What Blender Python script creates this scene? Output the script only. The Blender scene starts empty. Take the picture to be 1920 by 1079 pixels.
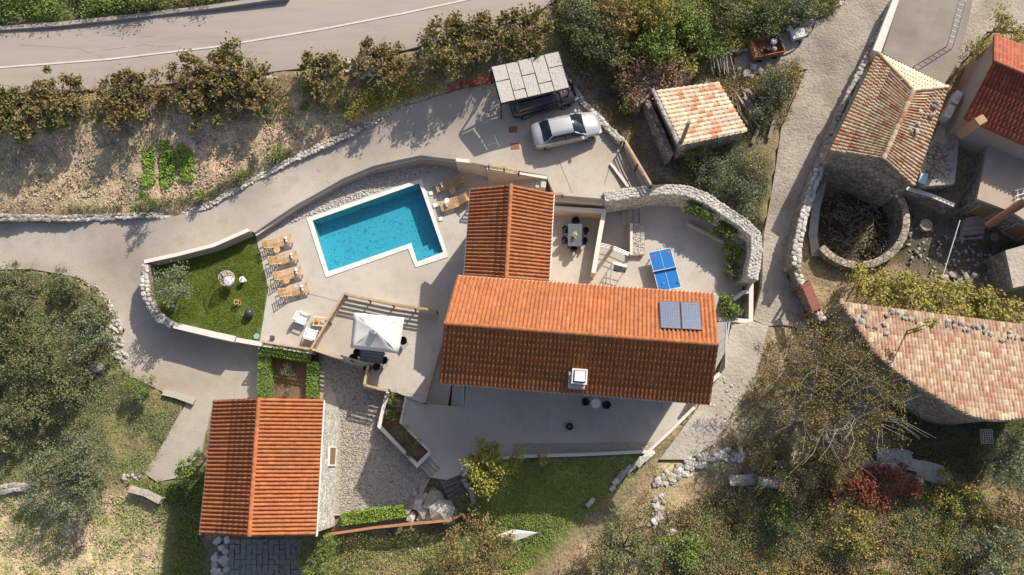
import bpy, bmesh, math, random
import numpy as np
from mathutils import Vector, Matrix, noise
R = math.radians
random.seed(7); rng = np.random.default_rng(7)
scene = bpy.context.scene

# ---------------------------------------------------------------- camera, world, sun, exposure
CAM_H = 48.0; FPX = 1400.0; TILT = math.atan(338.5 / FPX)
cam_d = bpy.data.cameras.new('camera'); cam = bpy.data.objects.new('camera', cam_d)
scene.collection.objects.link(cam); scene.camera = cam
cam.location = (0, 0, CAM_H); cam.rotation_euler = (TILT, 0, 0)
cam_d.lens = FPX / 1920 * 36; cam_d.sensor_width = 36; cam_d.clip_end = 900; cam_d.clip_start = 1
world = bpy.data.worlds.new('World'); scene.world = world; world.use_nodes = True
SUN_EL = R(37); SUN_AZ = math.atan2(0.565, 0.825)          # towards +X +Y
nt = world.node_tree; bg = nt.nodes['Background']
sky = nt.nodes.new('ShaderNodeTexSky'); sky.sky_type = 'NISHITA'; sky.sun_disc = False
sky.dust_density = 2.5; sky.air_density = 0.85; sky.sun_elevation = SUN_EL; sky.sun_rotation = SUN_AZ
nt.links.new(sky.outputs[0], bg.inputs[0]); bg.inputs[1].default_value = 0.115
sl = bpy.data.lights.new('sun', 'SUN'); sl.energy = 4.3; sl.angle = R(0.5); sl.color = (1.0, 0.93, 0.82)
so = bpy.data.objects.new('sun', sl); scene.collection.objects.link(so)
sdir = Vector((math.sin(SUN_AZ) * math.cos(SUN_EL), math.cos(SUN_AZ) * math.cos(SUN_EL), math.sin(SUN_EL)))
so.rotation_euler = sdir.to_track_quat('Z', 'Y').to_euler()
scene.view_settings.view_transform = 'Standard'; scene.view_settings.look = 'None'
scene.view_settings.exposure = 0.42; scene.view_settings.gamma = 1
scene.view_settings.use_curve_mapping = False

def P(px, py, z=0.0):
    """world point at height z for a survey mark read off the aerial photograph"""
    u = px - 960.0; v = -(py - 539.5); c, s = math.cos(TILT), math.sin(TILT)
    y = v * c + FPX * s; zz = v * s - FPX * c
    t = (z - CAM_H) / zz
    return Vector((u * t, y * t, z))

# ---------------------------------------------------------------- materials
MATS = {}
def mat(name, cols, rough=0.8, scale=3.0, bump=0.0, bscale=None, detail=6, metal=0.0, spec=0.3, rnd=False, second=None, coat=0.0, stretch=None, vor=None):
    """cols: one or more linear rgb colours mixed by noise; rnd: pick by per-piece random instead"""
    if name in MATS: return MATS[name]
    m = bpy.data.materials.new(name); m.use_nodes = True; MATS[name] = m
    n = m.node_tree.nodes; l = m.node_tree.links
    b = n['Principled BSDF']; b.inputs['Roughness'].default_value = rough; b.inputs['Metallic'].default_value = metal
    b.inputs['Specular IOR Level'].default_value = spec
    if coat: b.inputs['Coat Weight'].default_value = coat
    tc = n.new('ShaderNodeTexCoord')
    geo = n.new('ShaderNodeNewGeometry')
    pos = geo.outputs['Position']
    if stretch:
        mp = n.new('ShaderNodeMapping'); mp.inputs['Scale'].default_value = stretch[:3]
        if len(stretch) > 3: mp.inputs['Rotation'].default_value = (0, 0, stretch[3])
        l.new(pos, mp.inputs[0]); pos = mp.outputs[0]
    def ramp(cols, fac, spread=0.5):
        r = n.new('ShaderNodeValToRGB'); e = r.color_ramp.elements
        k = len(cols)
        lo, hi = (0.5 - spread / 2, 0.5 + spread / 2)
        while len(e) < k: e.new(0.5)
        for i, c in enumerate(cols):
            e[i].position = lo + (hi - lo) * i / max(1, k - 1); e[i].color = (*c, 1)
        l.new(fac, r.inputs[0]); return r.outputs[0]
    nz = n.new('ShaderNodeTexNoise'); nz.inputs['Scale'].default_value = scale; nz.inputs['Detail'].default_value = detail
    nz.inputs['Roughness'].default_value = 0.62
    l.new(pos, nz.inputs['Vector'])
    if rnd:
        at = n.new('ShaderNodeAttribute'); at.attribute_name = 'rnd'
        oi = n.new('ShaderNodeObjectInfo')
        ad = n.new('ShaderNodeMath'); ad.operation = 'ADD'; l.new(at.outputs['Fac'], ad.inputs[0]); l.new(oi.outputs['Random'], ad.inputs[1])
        fr = n.new('ShaderNodeMath'); fr.operation = 'FRACT'; l.new(ad.outputs[0], fr.inputs[0])
        col = ramp(cols, fr.outputs[0], 1.0)
        # grain
        mx = n.new('ShaderNodeMix'); mx.data_type = 'RGBA'; mx.blend_type = 'MULTIPLY'; mx.inputs[0].default_value = 0.75
        g = ramp([(0.55, 0.55, 0.55), (1.2, 1.2, 1.2)], nz.outputs[0], 0.5)
        l.new(col, mx.inputs[6]); l.new(g, mx.inputs[7]); col = mx.outputs[2]
    else:
        col = ramp(cols, nz.outputs[0]) if len(cols) > 1 else None
    if second:      # (colour, scale, amount) large soft stains
        n2 = n.new('ShaderNodeTexNoise'); n2.inputs['Scale'].default_value = second[1]; n2.inputs['Detail'].default_value = 5
        l.new(geo.outputs['Position'], n2.inputs['Vector'])
        f = ramp([(0, 0, 0), (second[2],) * 3], n2.outputs[0], 0.35)
        mx = n.new('ShaderNodeMix'); mx.data_type = 'RGBA'
        l.new(f, mx.inputs[0])
        if col: l.new(col, mx.inputs[6])
        else: mx.inputs[6].default_value = (*cols[0], 1)
        mx.inputs[7].default_value = (*second[0], 1); col = mx.outputs[2]
    vh = None
    if vor:         # stones: cell colour and mortar joints
        vp = geo.outputs['Position']; wn = n.new('ShaderNodeTexNoise'); wn.inputs['Scale'].default_value = vor * .8; l.new(vp, wn.inputs['Vector'])
        vm = n.new('ShaderNodeVectorMath'); vm.operation = 'MULTIPLY_ADD'; vm.inputs[1].default_value = (.25, .25, .25); l.new(wn.outputs[1], vm.inputs[0]); l.new(vp, vm.inputs[2])
        v1 = n.new('ShaderNodeTexVoronoi'); v1.inputs['Scale'].default_value = vor; l.new(vm.outputs[0], v1.inputs['Vector'])
        v2 = n.new('ShaderNodeTexVoronoi'); v2.feature = 'DISTANCE_TO_EDGE'; v2.inputs['Scale'].default_value = vor; l.new(vm.outputs[0], v2.inputs['Vector'])
        sx = n.new('ShaderNodeSeparateColor'); l.new(v1.outputs['Color'], sx.inputs[0])
        g = ramp([(0.62, 0.60, 0.56), (1.35, 1.32, 1.28)], sx.outputs[0], 1.0)
        e = n.new('ShaderNodeValToRGB'); e.color_ramp.elements[0].color = (.45, .42, .38, 1); e.color_ramp.elements[1].position = .09; l.new(v2.outputs[0], e.inputs[0])
        for q in (g, e.outputs[0]):
            mx = n.new('ShaderNodeMix'); mx.data_type = 'RGBA'; mx.blend_type = 'MULTIPLY'; mx.inputs[0].default_value = 0.8
            l.new(col, mx.inputs[6]); l.new(q, mx.inputs[7]); col = mx.outputs[2]
        vh = e.outputs[0]
    if col: l.new(col, b.inputs['Base Color'])
    else: b.inputs['Base Color'].default_value = (*cols[0], 1)
    if bump:
        nb = n.new('ShaderNodeTexNoise'); nb.inputs['Scale'].default_value = bscale or scale * 3; nb.inputs['Detail'].default_value = 5
        l.new(geo.outputs['Position'], nb.inputs['Vector'])
        bp = n.new('ShaderNodeBump'); bp.inputs['Strength'].default_value = bump; bp.inputs['Distance'].default_value = 0.1
        if vh is not None:
            ad = n.new('ShaderNodeMath'); ad.operation = 'ADD'; l.new(nb.outputs[0], ad.inputs[0]); l.new(vh, ad.inputs[1]); l.new(ad.outputs[0], bp.inputs['Height'])
        else: l.new(nb.outputs[0], bp.inputs['Height'])
        l.new(bp.outputs[0], b.inputs['Normal'])
    return m

def leafmat(name, cols, trans=0.15):
    m = mat(name, cols, rough=0.65, scale=1.2, rnd=True, spec=0.25)
    if not m.get('leaf'):
        m['leaf'] = 1
        n = m.node_tree.nodes; l = m.node_tree.links; b = n['Principled BSDF']
        tr = n.new('ShaderNodeBsdfTranslucent'); mx = n.new('ShaderNodeMixShader'); mx.inputs[0].default_value = trans
        src = b.inputs['Base Color'].links[0].from_socket
        l.new(src, tr.inputs[0]); l.new(b.outputs[0], mx.inputs[1]); l.new(tr.outputs[0], mx.inputs[2])
        l.new(mx.outputs[0], n['Material Output'].inputs[0])
    return m

conc = mat('pale_concrete', [(0.41, 0.37, 0.315), (0.54, 0.495, 0.43), (0.47, 0.43, 0.37)], 0.85, 1.1, 0.15, 9, second=((0.36, 0.31, 0.25), 0.22, 0.7))
drive = mat('driveway_concrete', [(0.38, 0.335, 0.27), (0.52, 0.465, 0.395), (0.44, 0.39, 0.32)], 0.88, 0.8, 0.2, 12, second=((0.33, 0.27, 0.205), 0.16, 0.75))
asph = mat('worn_asphalt', [(0.27, 0.24, 0.205), (0.37, 0.33, 0.285), (0.31, 0.28, 0.24)], 0.9, 0.5, 0.15, 25, second=((0.38, 0.31, 0.255), 0.12, 0.7), stretch=(0.3, 2.6, 1, 0.12))
oldconc = mat('rough_old_concrete', [(0.30, 0.255, 0.20), (0.50, 0.445, 0.37), (0.38, 0.335, 0.275)], 0.95, 1.6, 0.7, 5, second=((0.22, 0.18, 0.14), 0.35, 0.6))
alleym = mat('cracked_alley_concrete', [(0.27, 0.23, 0.18), (0.46, 0.405, 0.33), (0.35, 0.305, 0.245)], 0.95, 1.8, 0.8, 6, second=((0.20, 0.165, 0.125), 0.4, 0.7))
render_w = mat('cream_render', [(0.60, 0.49, 0.37), (0.68, 0.56, 0.43)], 0.9, 1.0, 0.1, 15)
cap_w = mat('pale_coping', [(0.62, 0.57, 0.49), (0.70, 0.65, 0.57)], 0.8, 3.0, 0.1, 20)
white = mat('white_paint', [(0.78, 0.77, 0.74)], 0.5)
beigewall = mat('pinkish_render', [(0.36, 0.28, 0.215), (0.44, 0.34, 0.265)], 0.9, 1.3, 0.15, 14)
limestone = mat('limestone', [(0.34, 0.30, 0.245), (0.56, 0.52, 0.45), (0.68, 0.64, 0.57), (0.46, 0.42, 0.35)], 0.9, 7.0, 0.6, 14, rnd=True)
greystone = mat('grey_stone', [(0.22, 0.20, 0.17), (0.40, 0.37, 0.32), (0.50, 0.46, 0.40)], 0.92, 5.0, 0.6, 12, rnd=True)
masonry = mat('rubble_masonry', [(0.26, 0.22, 0.17), (0.44, 0.385, 0.31), (0.35, 0.305, 0.245)], 0.95, 4.5, 0.9, 5.0, second=((0.22, 0.19, 0.15), 0.8, 0.5), vor=3.2)
whitestone = mat('whitewashed_stone', [(0.50, 0.47, 0.42), (0.70, 0.68, 0.63), (0.62, 0.60, 0.55)], 0.9, 4.0, 0.7, 5.0, vor=3.6)
terra = mat('terracotta_new', [(0.40, 0.14, 0.05), (0.45, 0.165, 0.06), (0.37, 0.125, 0.045), (0.48, 0.19, 0.075)], 0.8, 4.0, 0.1, 20, rnd=True, second=((0.24, 0.10, 0.05), 0.55, 0.38))
terra_c = mat('terracotta_cottage', [(0.40, 0.125, 0.045), (0.46, 0.155, 0.055), (0.42, 0.135, 0.05), (0.50, 0.18, 0.065)], 0.8, 4.0, 0.1, 20, rnd=True, second=((0.24, 0.10, 0.05), 0.55, 0.38))
terra_r = mat('terracotta_red', [(0.30, 0.075, 0.035), (0.38, 0.105, 0.05), (0.25, 0.06, 0.03), (0.40, 0.13, 0.06)], 0.7, 6.0, 0.1, 20, rnd=True)
tile_old = mat('old_tiles_cream_red', [(0.62, 0.47, 0.29), (0.52, 0.36, 0.22), (0.58, 0.43, 0.27), (0.40, 0.15, 0.08), (0.60, 0.45, 0.27), (0.46, 0.24, 0.13), (0.65, 0.52, 0.34)], 0.9, 5.0, 0.2, 14, rnd=True)
tile_barn = mat('old_tiles_pink_mix', [(0.31, 0.18, 0.12), (0.42, 0.31, 0.20), (0.28, 0.155, 0.105), (0.46, 0.36, 0.235), (0.34, 0.165, 0.095), (0.34, 0.22, 0.155), (0.52, 0.43, 0.29), (0.30, 0.20, 0.145)], 0.9, 5.0, 0.2, 14, rnd=True)
tile_hut = mat('old_tiles_cream', [(0.56, 0.46, 0.33), (0.64, 0.54, 0.39), (0.50, 0.41, 0.30), (0.60, 0.49, 0.35), (0.54, 0.20, 0.09), (0.58, 0.48, 0.35)], 0.9, 5.0, 0.3, 12, rnd=True)
teak = mat('teak_slats', [(0.50, 0.31, 0.15), (0.62, 0.41, 0.21), (0.56, 0.35, 0.17)], 0.6, 3, rnd=True)
fencewood = mat('fence_timber', [(0.42, 0.30, 0.18), (0.54, 0.40, 0.25), (0.47, 0.34, 0.21)], 0.75, 3, rnd=True)
oldwood = mat('weathered_wood', [(0.28, 0.23, 0.17), (0.42, 0.36, 0.28)], 0.9, 4, 0.3, 20, rnd=True)
darkmetal = mat('dark_metal', [(0.05, 0.05, 0.055)], 0.5, metal=0.3)
steel = mat('galvanised_steel', [(0.45, 0.45, 0.45)], 0.45, metal=0.6)
black = mat('black_plastic', [(0.018, 0.018, 0.02)], 0.5)
rubber = mat('rubber', [(0.02, 0.02, 0.02)], 0.85)
glass_d = mat('dark_glass', [(0.015, 0.022, 0.03)], 0.08, spec=0.6)
rust = mat('rusty_steel', [(0.17, 0.075, 0.04), (0.30, 0.14, 0.075), (0.20, 0.09, 0.05)], 0.85, 3, 0.2, 14)
soilm = mat('planting_soil', [(0.13, 0.075, 0.045), (0.22, 0.13, 0.08)], 0.95, 5, 0.5, 14)
bark = mat('bark', [(0.11, 0.09, 0.065), (0.20, 0.165, 0.125)], 0.95, 6, 0.5, 25)
palebark = mat('pale_bark', [(0.22, 0.19, 0.15), (0.34, 0.30, 0.25)], 0.95, 6, 0.4, 25)
L_fig = leafmat('fig_leaves', [(0.173, 0.153, 0.050), (0.281, 0.240, 0.078), (0.114, 0.126, 0.037), (0.346, 0.268, 0.106), (0.216, 0.170, 0.065), (0.292, 0.186, 0.074)])
L_olive = leafmat('olive_leaves', [(0.162, 0.191, 0.101), (0.250, 0.282, 0.163), (0.119, 0.144, 0.068), (0.318, 0.341, 0.213)])
L_dolive = leafmat('dark_olive_leaves', [(0.123, 0.145, 0.063), (0.200, 0.222, 0.095), (0.262, 0.252, 0.114), (0.100, 0.123, 0.051)])
L_green = leafmat('green_leaves', [(0.147, 0.226, 0.047), (0.255, 0.339, 0.072), (0.177, 0.246, 0.064), (0.313, 0.377, 0.096)])
L_bright = leafmat('bright_leaves', [(0.230, 0.368, 0.046), (0.322, 0.437, 0.069), (0.172, 0.299, 0.046)])
L_yellow = leafmat('yellow_leaves', [(0.459, 0.409, 0.079), (0.357, 0.355, 0.068), (0.561, 0.451, 0.090), (0.241, 0.273, 0.056)])
L_vine = leafmat('vine_leaves', [(0.328, 0.312, 0.072), (0.468, 0.406, 0.098), (0.203, 0.227, 0.058), (0.530, 0.374, 0.104)])
L_brown = leafmat('brown_leaves', [(0.378, 0.269, 0.101), (0.244, 0.210, 0.072), (0.504, 0.302, 0.115), (0.162, 0.168, 0.058), (0.432, 0.353, 0.158)])
L_scrub = leafmat('dry_scrub', [(0.450, 0.341, 0.180), (0.332, 0.272, 0.120), (0.576, 0.426, 0.240), (0.234, 0.222, 0.083), (0.396, 0.256, 0.134)])
L_red = leafmat('red_creeper_leaves', [(0.330, 0.077, 0.044), (0.209, 0.055, 0.039), (0.396, 0.132, 0.055), (0.165, 0.099, 0.050)])
L_grass = leafmat('grass_blades', [(0.237, 0.338, 0.075), (0.321, 0.423, 0.101), (0.406, 0.423, 0.152)])
L_lawn = leafmat('lawn_blades', [(0.127, 0.199, 0.018), (0.182, 0.257, 0.030), (0.231, 0.285, 0.050)])

# ---------------------------------------------------------------- mesh helpers
C = scene.collection
class MB:
    def __init__(s): s.v = []; s.f = []
    def quadbox(s, base, top):
        i = len(s.v); n = len(base); s.v += [tuple(p) for p in base] + [tuple(p) for p in top]
        s.f.append(tuple(range(i + n - 1, i - 1, -1))); s.f.append(tuple(range(i + n, i + 2 * n)))
        for k in range(n):
            k2 = (k + 1) % n; s.f.append((i + k, i + k2, i + n + k2, i + n + k))
    def box(s, c, sx, sy, sz, rz=0.0, tilt=None):
        """box of size sx,sy,sz whose base centre is c"""
        cs, sn = math.cos(rz), math.sin(rz); pts = []
        for z in (0, sz):
            for (a, b) in ((-1, -1), (1, -1), (1, 1), (-1, 1)):
                x, y = a * sx / 2, b * sy / 2
                pts.append((c[0] + x * cs - y * sn, c[1] + x * sn + y * cs, c[2] + z))
        s.quadbox(pts[:4], pts[4:])
    def bar(s, a, b, w, h):
        a = Vector(a); b = Vector(b); d = (b - a)
        if d.length < 1e-6: return
        d.normalize(); up = Vector((0, 0, 1))
        if abs(d.z) > 0.95: up = Vector((1, 0, 0))
        sd = d.cross(up).normalized(); up = sd.cross(d).normalized()
        o = [(-w / 2, -h / 2), (w / 2, -h / 2), (w / 2, h / 2), (-w / 2, h / 2)]
        s.quadbox([a + sd * x + up * y for x, y in o], [b + sd * x + up * y for x, y in o])
    def tube(s, pts, rads, n=6, closed=True):
        pts = [Vector(p) for p in pts]
        if not hasattr(rads, '__len__'): rads = [rads] * len(pts)
        i0 = len(s.v); pd = None
        for k, p in enumerate(pts):
            d = (pts[min(k + 1, len(pts) - 1)] - pts[max(k - 1, 0)]).normalized()
            up = Vector((0, 0, 1)) if abs(d.z) < 0.9 else Vector((1, 0, 0))
            sd = d.cross(up).normalized(); u2 = sd.cross(d)
            for j in range(n):
                a = 2 * math.pi * j / n; s.v.append(tuple(p + (sd * math.cos(a) + u2 * math.sin(a)) * rads[k]))
        for k in range(len(pts) - 1):
            for j in range(n):
                j2 = (j + 1) % n; a = i0 + k * n
                s.f.append((a + j, a + j2, a + n + j2, a + n + j))
        if closed:
            s.f.append(tuple(range(i0 + n - 1, i0 - 1, -1))); e = i0 + (len(pts) - 1) * n; s.f.append(tuple(range(e, e + n)))
    def lathe(s, c, prof, n=14):
        """prof: (r,z) list from bottom to top"""
        i0 = len(s.v)
        for r, z in prof:
            for j in range(n):
                a = 2 * math.pi * j / n; s.v.append((c[0] + r * math.cos(a), c[1] + r * math.sin(a), c[2] + z))
        for k in range(len(prof) - 1):
            for j in range(n):
                j2 = (j + 1) % n; a = i0 + k * n; s.f.append((a + j, a + j2, a + n + j2, a + n + j))
        s.f.append(tuple(range(i0 + n - 1, i0 - 1, -1))); e = i0 + (len(prof) - 1) * n; s.f.append(tuple(range(e, e + n)))
    def build(s, name, m, parent=None, smooth=False):
        me = bpy.data.meshes.new(name); me.from_pydata(s.v, [], s.f); me.materials.append(m)
        if smooth: me.shade_smooth()
        o = bpy.data.objects.new(name, me); C.objects.link(o)
        if parent: o.parent = parent; o.matrix_parent_inverse = parent.matrix_world.inverted() if False else Matrix.Translation(-parent.location)
        return o

def tag(o, label=None, cat=None, group=None, kind=None):
    if label: o['label'] = label
    if cat: o['category'] = cat
    if group: o['group'] = group
    if kind: o['kind'] = kind
    return o
def thing(name, loc, label, cat, group=None):
    o = bpy.data.objects.new(name, None); C.objects.link(o); o.location = loc
    o.empty_display_size = 0.3
    return tag(o, label, cat, group)
def child(name, me, parent, M):
    """part sharing a mesh; M is its world matrix (parent unrotated)"""
    o = bpy.data.objects.new(name, me); C.objects.link(o); o.parent = parent
    o.matrix_basis = Matrix.Translation(-parent.location) @ M if parent else M
    return o
def copy_tree(o, parent=None):
    c = o.copy(); C.objects.link(c)
    if parent is not None: c.parent = parent
    for ch in list(o.children): copy_tree(ch, c)
    return c
def fastmesh(name, V, F, m, rnd=None, smooth=False):
    """V (n,3), F (k,3 or 4) numpy -> mesh, rnd per face"""
    me = bpy.data.meshes.new(name); V = np.asarray(V, dtype=np.float32); F = np.asarray(F, dtype=np.int32)
    k, w = F.shape
    me.vertices.add(len(V)); me.vertices.foreach_set('co', V.ravel())
    me.loops.add(k * w); me.loops.foreach_set('vertex_index', F.ravel())
    me.polygons.add(k); me.polygons.foreach_set('loop_start', np.arange(0, k * w, w, dtype=np.int32))
    if rnd is not None:
        a = me.attributes.new('rnd', 'FLOAT', 'FACE'); a.data.foreach_set('value', np.asarray(rnd, dtype=np.float32))
    me.materials.append(m); me.update(calc_edges=True)
    if smooth: me.shade_smooth()
    return me
def inpoly(X, Y, poly):
    inside = np.zeros(X.shape, bool); n = len(poly)
    for i in range(n):
        x1, y1 = poly[i][0], poly[i][1]; x2, y2 = poly[(i + 1) % n][0], poly[(i + 1) % n][1]
        if y1 == y2: continue
        cnd = ((y1 > Y) != (y2 > Y)) & (X < (x2 - x1) * (Y - y1) / (y2 - y1) + x1)
        inside ^= cnd
    return inside

# ---------------------------------------------------------------- ground heights (survey points)
CP = [(0, 20, 3.0), (300, 10, 3.2), (0, 110, 2.2), (300, 90, 2.5), (500, 60, 2.9), (750, 30, 3.4), (1000, 0, 3.8),
      (0, 190, 1.5), (250, 200, 1.7), (450, 200, 2.0), (700, 150, 2.7), (900, 110, 2.9),
      (0, 350, 0.5), (100, 320, 0.8), (200, 380, 0.6), (300, 330, 1.0), (420, 310, 1.3), (550, 260, 1.5), (700, 190, 2.1),
      (0, 450, -0.5), (120, 450, -0.3), (250, 440, -0.1), (400, 420, 0.3), (450, 390, 0.35), (550, 340, 0.5), (600, 325, .6), (650, 290, 0.75), (700, 285, .8), (750, 250, 1.1), (790, 280, 1.1), (850, 240, 1.5),
      (950, 270, 1.9), (1100, 300, 1.9), (1100, 340, 1.9), (1000, 200, 1.9), (1060, 300, 1.9),
      (200, 530, -0.7), (240, 600, -1.1), (300, 660, -1.4), (420, 700, -1.5), (380, 760, -1.6), (300, 860, -1.9), (460, 660, -1.4),
      (50, 560, -0.9), (100, 640, -1.3), (200, 680, -1.4), (50, 750, -1.9), (200, 800, -2.0), (100, 870, -2.4), (60, 1000, -2.8), (250, 1000, -2.8), (340, 950, -2.4),
      (640, 720, -0.85), (540, 700, -0.85), (700, 850, -0.85), (650, 950, -0.9), (450, 1040, -1.6), (600, 1050, -1.7), (740, 1020, -1.8),
      (800, 1000, -1.6), (880, 980, -1.4), (960, 1050, -1.6), (950, 930, -.5), (1000, 875, -.15), (1050, 900, -0.2), (1150, 900, -0.1), (1100, 870, -.1), (1100, 1000, -1.2),
      (1200, 960, -0.5), (1260, 880, -0.1), (1300, 960, -0.2), (1350, 800, 0.3), (1300, 820, 0.1), (1400, 680, 0.7), (1420, 600, 0.9), (1200, 1060, -0.8),
      (1440, 500, 1.2), (1450, 420, 1.4), (1480, 300, 1.8), (1530, 180, 2.3), (1590, 60, 2.8), (1700, 20, 3.2), (1850, 20, 3.2),
      (1150, 60, 3.0), (1300, 40, 3.0), (1420, 110, 2.4), (1350, 170, 1.9), (1180, 200, 1.7), (1150, 180, 1.8), (1210, 300, 1.2), (1250, 320, 1.1),
      (1340, 300, 1.3), (1400, 250, 1.6), (1380, 360, 1.3), (1430, 160, 2.1),
      (1610, 405, 0.2), (1760, 450, 1.0), (1820, 500, 1.0), (1600, 530, 1.3), (1560, 560, 1.0), (1500, 600, 0.9),
      (1500, 700, 0.7), (1600, 800, 0.5), (1750, 820, 0.2), (1900, 850, 0.3), (1450, 850, 0.3), (1550, 900, 0.4), (1700, 920, 0.5),
      (1450, 1000, -0.2), (1650, 1000, 0.2), (1850, 1000, 0.0), (1350, 1050, -0.6), (1700, 660, 1.0), (1850, 700, 1.0), (1750, 250, 2.4), (1880, 300, 2.6)]
for k_ in range(-2, 17):
    f_ = k_ / 14; xr = 1040 * f_; yc = 118 - 128 * f_ ** 1.15 if f_ > 0 else 118 - 60 * f_; zr = 2.3 + 1.5 * f_
    for dy_ in (-62, -30, 0, 30, 50): CP.append((xr, yc + dy_ * (1 - .2 * f_), zr))
CP = [c for i_, c in enumerate(CP) if not (c in ((0, 110, 2.2), (300, 90, 2.5), (500, 60, 2.9), (750, 30, 3.4), (1000, 0, 3.8), (0, 190, 1.5)))]
cpw = np.array([tuple(P(x, y, z)) for x, y, z in CP])
def terr_arr(X, Y):
    d2 = (X[..., None] - cpw[:, 0]) ** 2 + (Y[..., None] - cpw[:, 1]) ** 2 + 3.0
    w = 1.0 / d2 ** 1.7
    return (w * cpw[:, 2]).sum(-1) / w.sum(-1)
def terr(x, y): return float(terr_arr(np.array([x]), np.array([y]))[0])
def G(px, py, dz=0.0):
    """ground point under a survey mark (mark read dz above the ground)"""
    z = 0.0
    for _ in range(5):
        p = P(px, py, z + dz); z = terr(p.x, p.y)
    p = P(px, py, z + dz); p.z = z; return p

# ---------------------------------------------------------------- the setting: slabs and sheets
HOLES = []      # (world polygon, ground height there)
def slab(name, pxs, z, m, depth=0.6, kind='structure', label=None, cat=None, hole=True, parent=None):
    pts = [P(x, y, z) for x, y in pxs]
    mb = MB(); mb.quadbox([(p.x, p.y, z - depth) for p in pts], [(p.x, p.y, z) for p in pts])
    # orient
    o = mb.build(name, m, parent)
    bm = bmesh.new(); bm.from_mesh(o.data); bmesh.ops.recalc_face_normals(bm, faces=bm.faces); bm.to_mesh(o.data); bm.free()
    if not parent: tag(o, label, cat, None, kind)
    if hole: HOLES.append(([(p.x, p.y) for p in pts], z - 0.35))
    return o
def drape(name, pxs, m, dz=0.05, hole=True, zpts=None, kind='structure'):
    pts = [G(x, y) for x, y in pxs]
    bm = bmesh.new(); vs = [bm.verts.new((p.x, p.y, 0)) for p in pts]; bm.faces.new(vs)
    xs = [p.x for p in pts]; ys = [p.y for p in pts]
    for a, lo, hi in ((0, min(xs), max(xs)), (1, min(ys), max(ys))):
        q = lo + 1.2
        while q < hi:
            no = (1, 0, 0) if a == 0 else (0, 1, 0); co = (q, 0, 0) if a == 0 else (0, q, 0)
            bmesh.ops.bisect_plane(bm, geom=bm.verts[:] + bm.edges[:] + bm.faces[:], plane_co=co, plane_no=no); q += 1.2
    V = np.array([v.co[:] for v in bm.verts]); Z = terr_arr(V[:, 0], V[:, 1])
    for v, z in zip(bm.verts, Z): v.co.z = z + dz
    bmesh.ops.recalc_face_normals(bm, faces=bm.faces)
    if bm.faces[0].normal.z < 0: bmesh.ops.reverse_faces(bm, faces=bm.faces)
    ed = [e for e in bm.edges if e.is_boundary]
    r = bmesh.ops.extrude_edge_only(bm, edges=ed)
    for v in [g for g in r['geom'] if isinstance(g, bmesh.types.BMVert)]: v.co.z -= 0.5
    me = bpy.data.meshes.new(name); bm.to_mesh(me); bm.free(); me.materials.append(m); me.shade_smooth(); me.set_sharp_from_angle(angle=0.6)
    o = bpy.data.objects.new(name, me); C.objects.link(o); tag(o, kind=kind)
    if hole: HOLES.append(([(p.x, p.y) for p in pts], None))
    return o
# ================================================================ SETTING
gravel = mat('grey_gravel', [(0.17, 0.145, 0.115), (0.42, 0.37, 0.31), (0.26, 0.225, 0.18)], 0.95, 9.0, 0.9, 9)
gravel_l = mat('pale_gravel', [(0.26, 0.24, 0.21), (0.54, 0.50, 0.44), (0.38, 0.35, 0.31)], 0.95, 9.0, 0.9, 9)
lawn_m = mat('lawn_soil', [(0.07, 0.12, 0.015), (0.13, 0.17, 0.035)], 0.95, 2.0, 0.6, 12, second=((0.19, 0.19, 0.07), .6, .7))
caustic_mosaic = mat('pool_mosaic_caustics', [(0.07, 0.21, 0.25), (0.42, 0.55, 0.57), (0.13, 0.30, 0.335)], 0.4, 4.0, 0.0)  # blue mosaic, its pale mottling painted in to suggest caustic light
drape('road', [(-90, 62), (0, 56), (250, 32), (400, 14), (540, -6), (700, -40), (1100, -60), (1060, -10), (1010, 22), (940, 48), (760, 95), (560, 130), (300, 160), (-90, 185)], asph, 0.06)
DRV = [(-90, 420), (0, 412), (130, 415), (220, 412), (320, 408), (385, 395), (455, 355), (555, 303), (655, 258), (755, 203), (850, 172), (925, 158), (1000, 120), (1062, 140), (1095, 190), (1130, 230), (1168, 268), (1222, 350), (1140, 362), (1134, 374), (1040, 366), (1028, 340), (1025, 330), (915, 312), (855, 300), (790, 292), (700, 312), (640, 337), (560, 382), (478, 437), (465, 431), (400, 459), (330, 477), (270, 490), (266, 540), (288, 592), (325, 612), (400, 632), (487, 650), (484, 752), (400, 756), (378, 850), (330, 897), (295, 904), (274, 890), (283, 870), (345, 765), (350, 752), (305, 735), (235, 700), (215, 665), (235, 620), (212, 590), (195, 550), (150, 522), (60, 505), (-90, 505)]
drape('driveway', DRV, drive, 0.05)
ALLEY = [(1590, -40), (1900, -60), (2000, -20), (1990, 60), (1850, 60), (1800, 130), (1640, 110), (1560, 290), (1520, 350), (1490, 440), (1475, 520), (1500, 560), (1520, 620), (1470, 610), (1440, 612), (1412, 600), (1428, 540), (1432, 440), (1445, 370), (1465, 240), (1512, 130), (1440, 145), (1380, 130), (1375, 110), (1480, 55), (1560, 30), (1585, 0)]
drape('alley', ALLEY, alleym, 0.05)
pathm = mat('footpath_concrete', [(0.38, 0.335, 0.27), (0.54, 0.49, 0.41), (0.45, 0.40, 0.33)], .95, 1.4, .6, 5, second=((0.30, 0.25, 0.19), .4, .6))
drape('footpath', [(1412, 603), (1440, 612), (1424, 680), (1408, 722), (1372, 775), (1340, 832), (1290, 862), (1236, 862), (1262, 828), (1306, 768), (1345, 705), (1372, 610)], pathm, .07)
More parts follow.
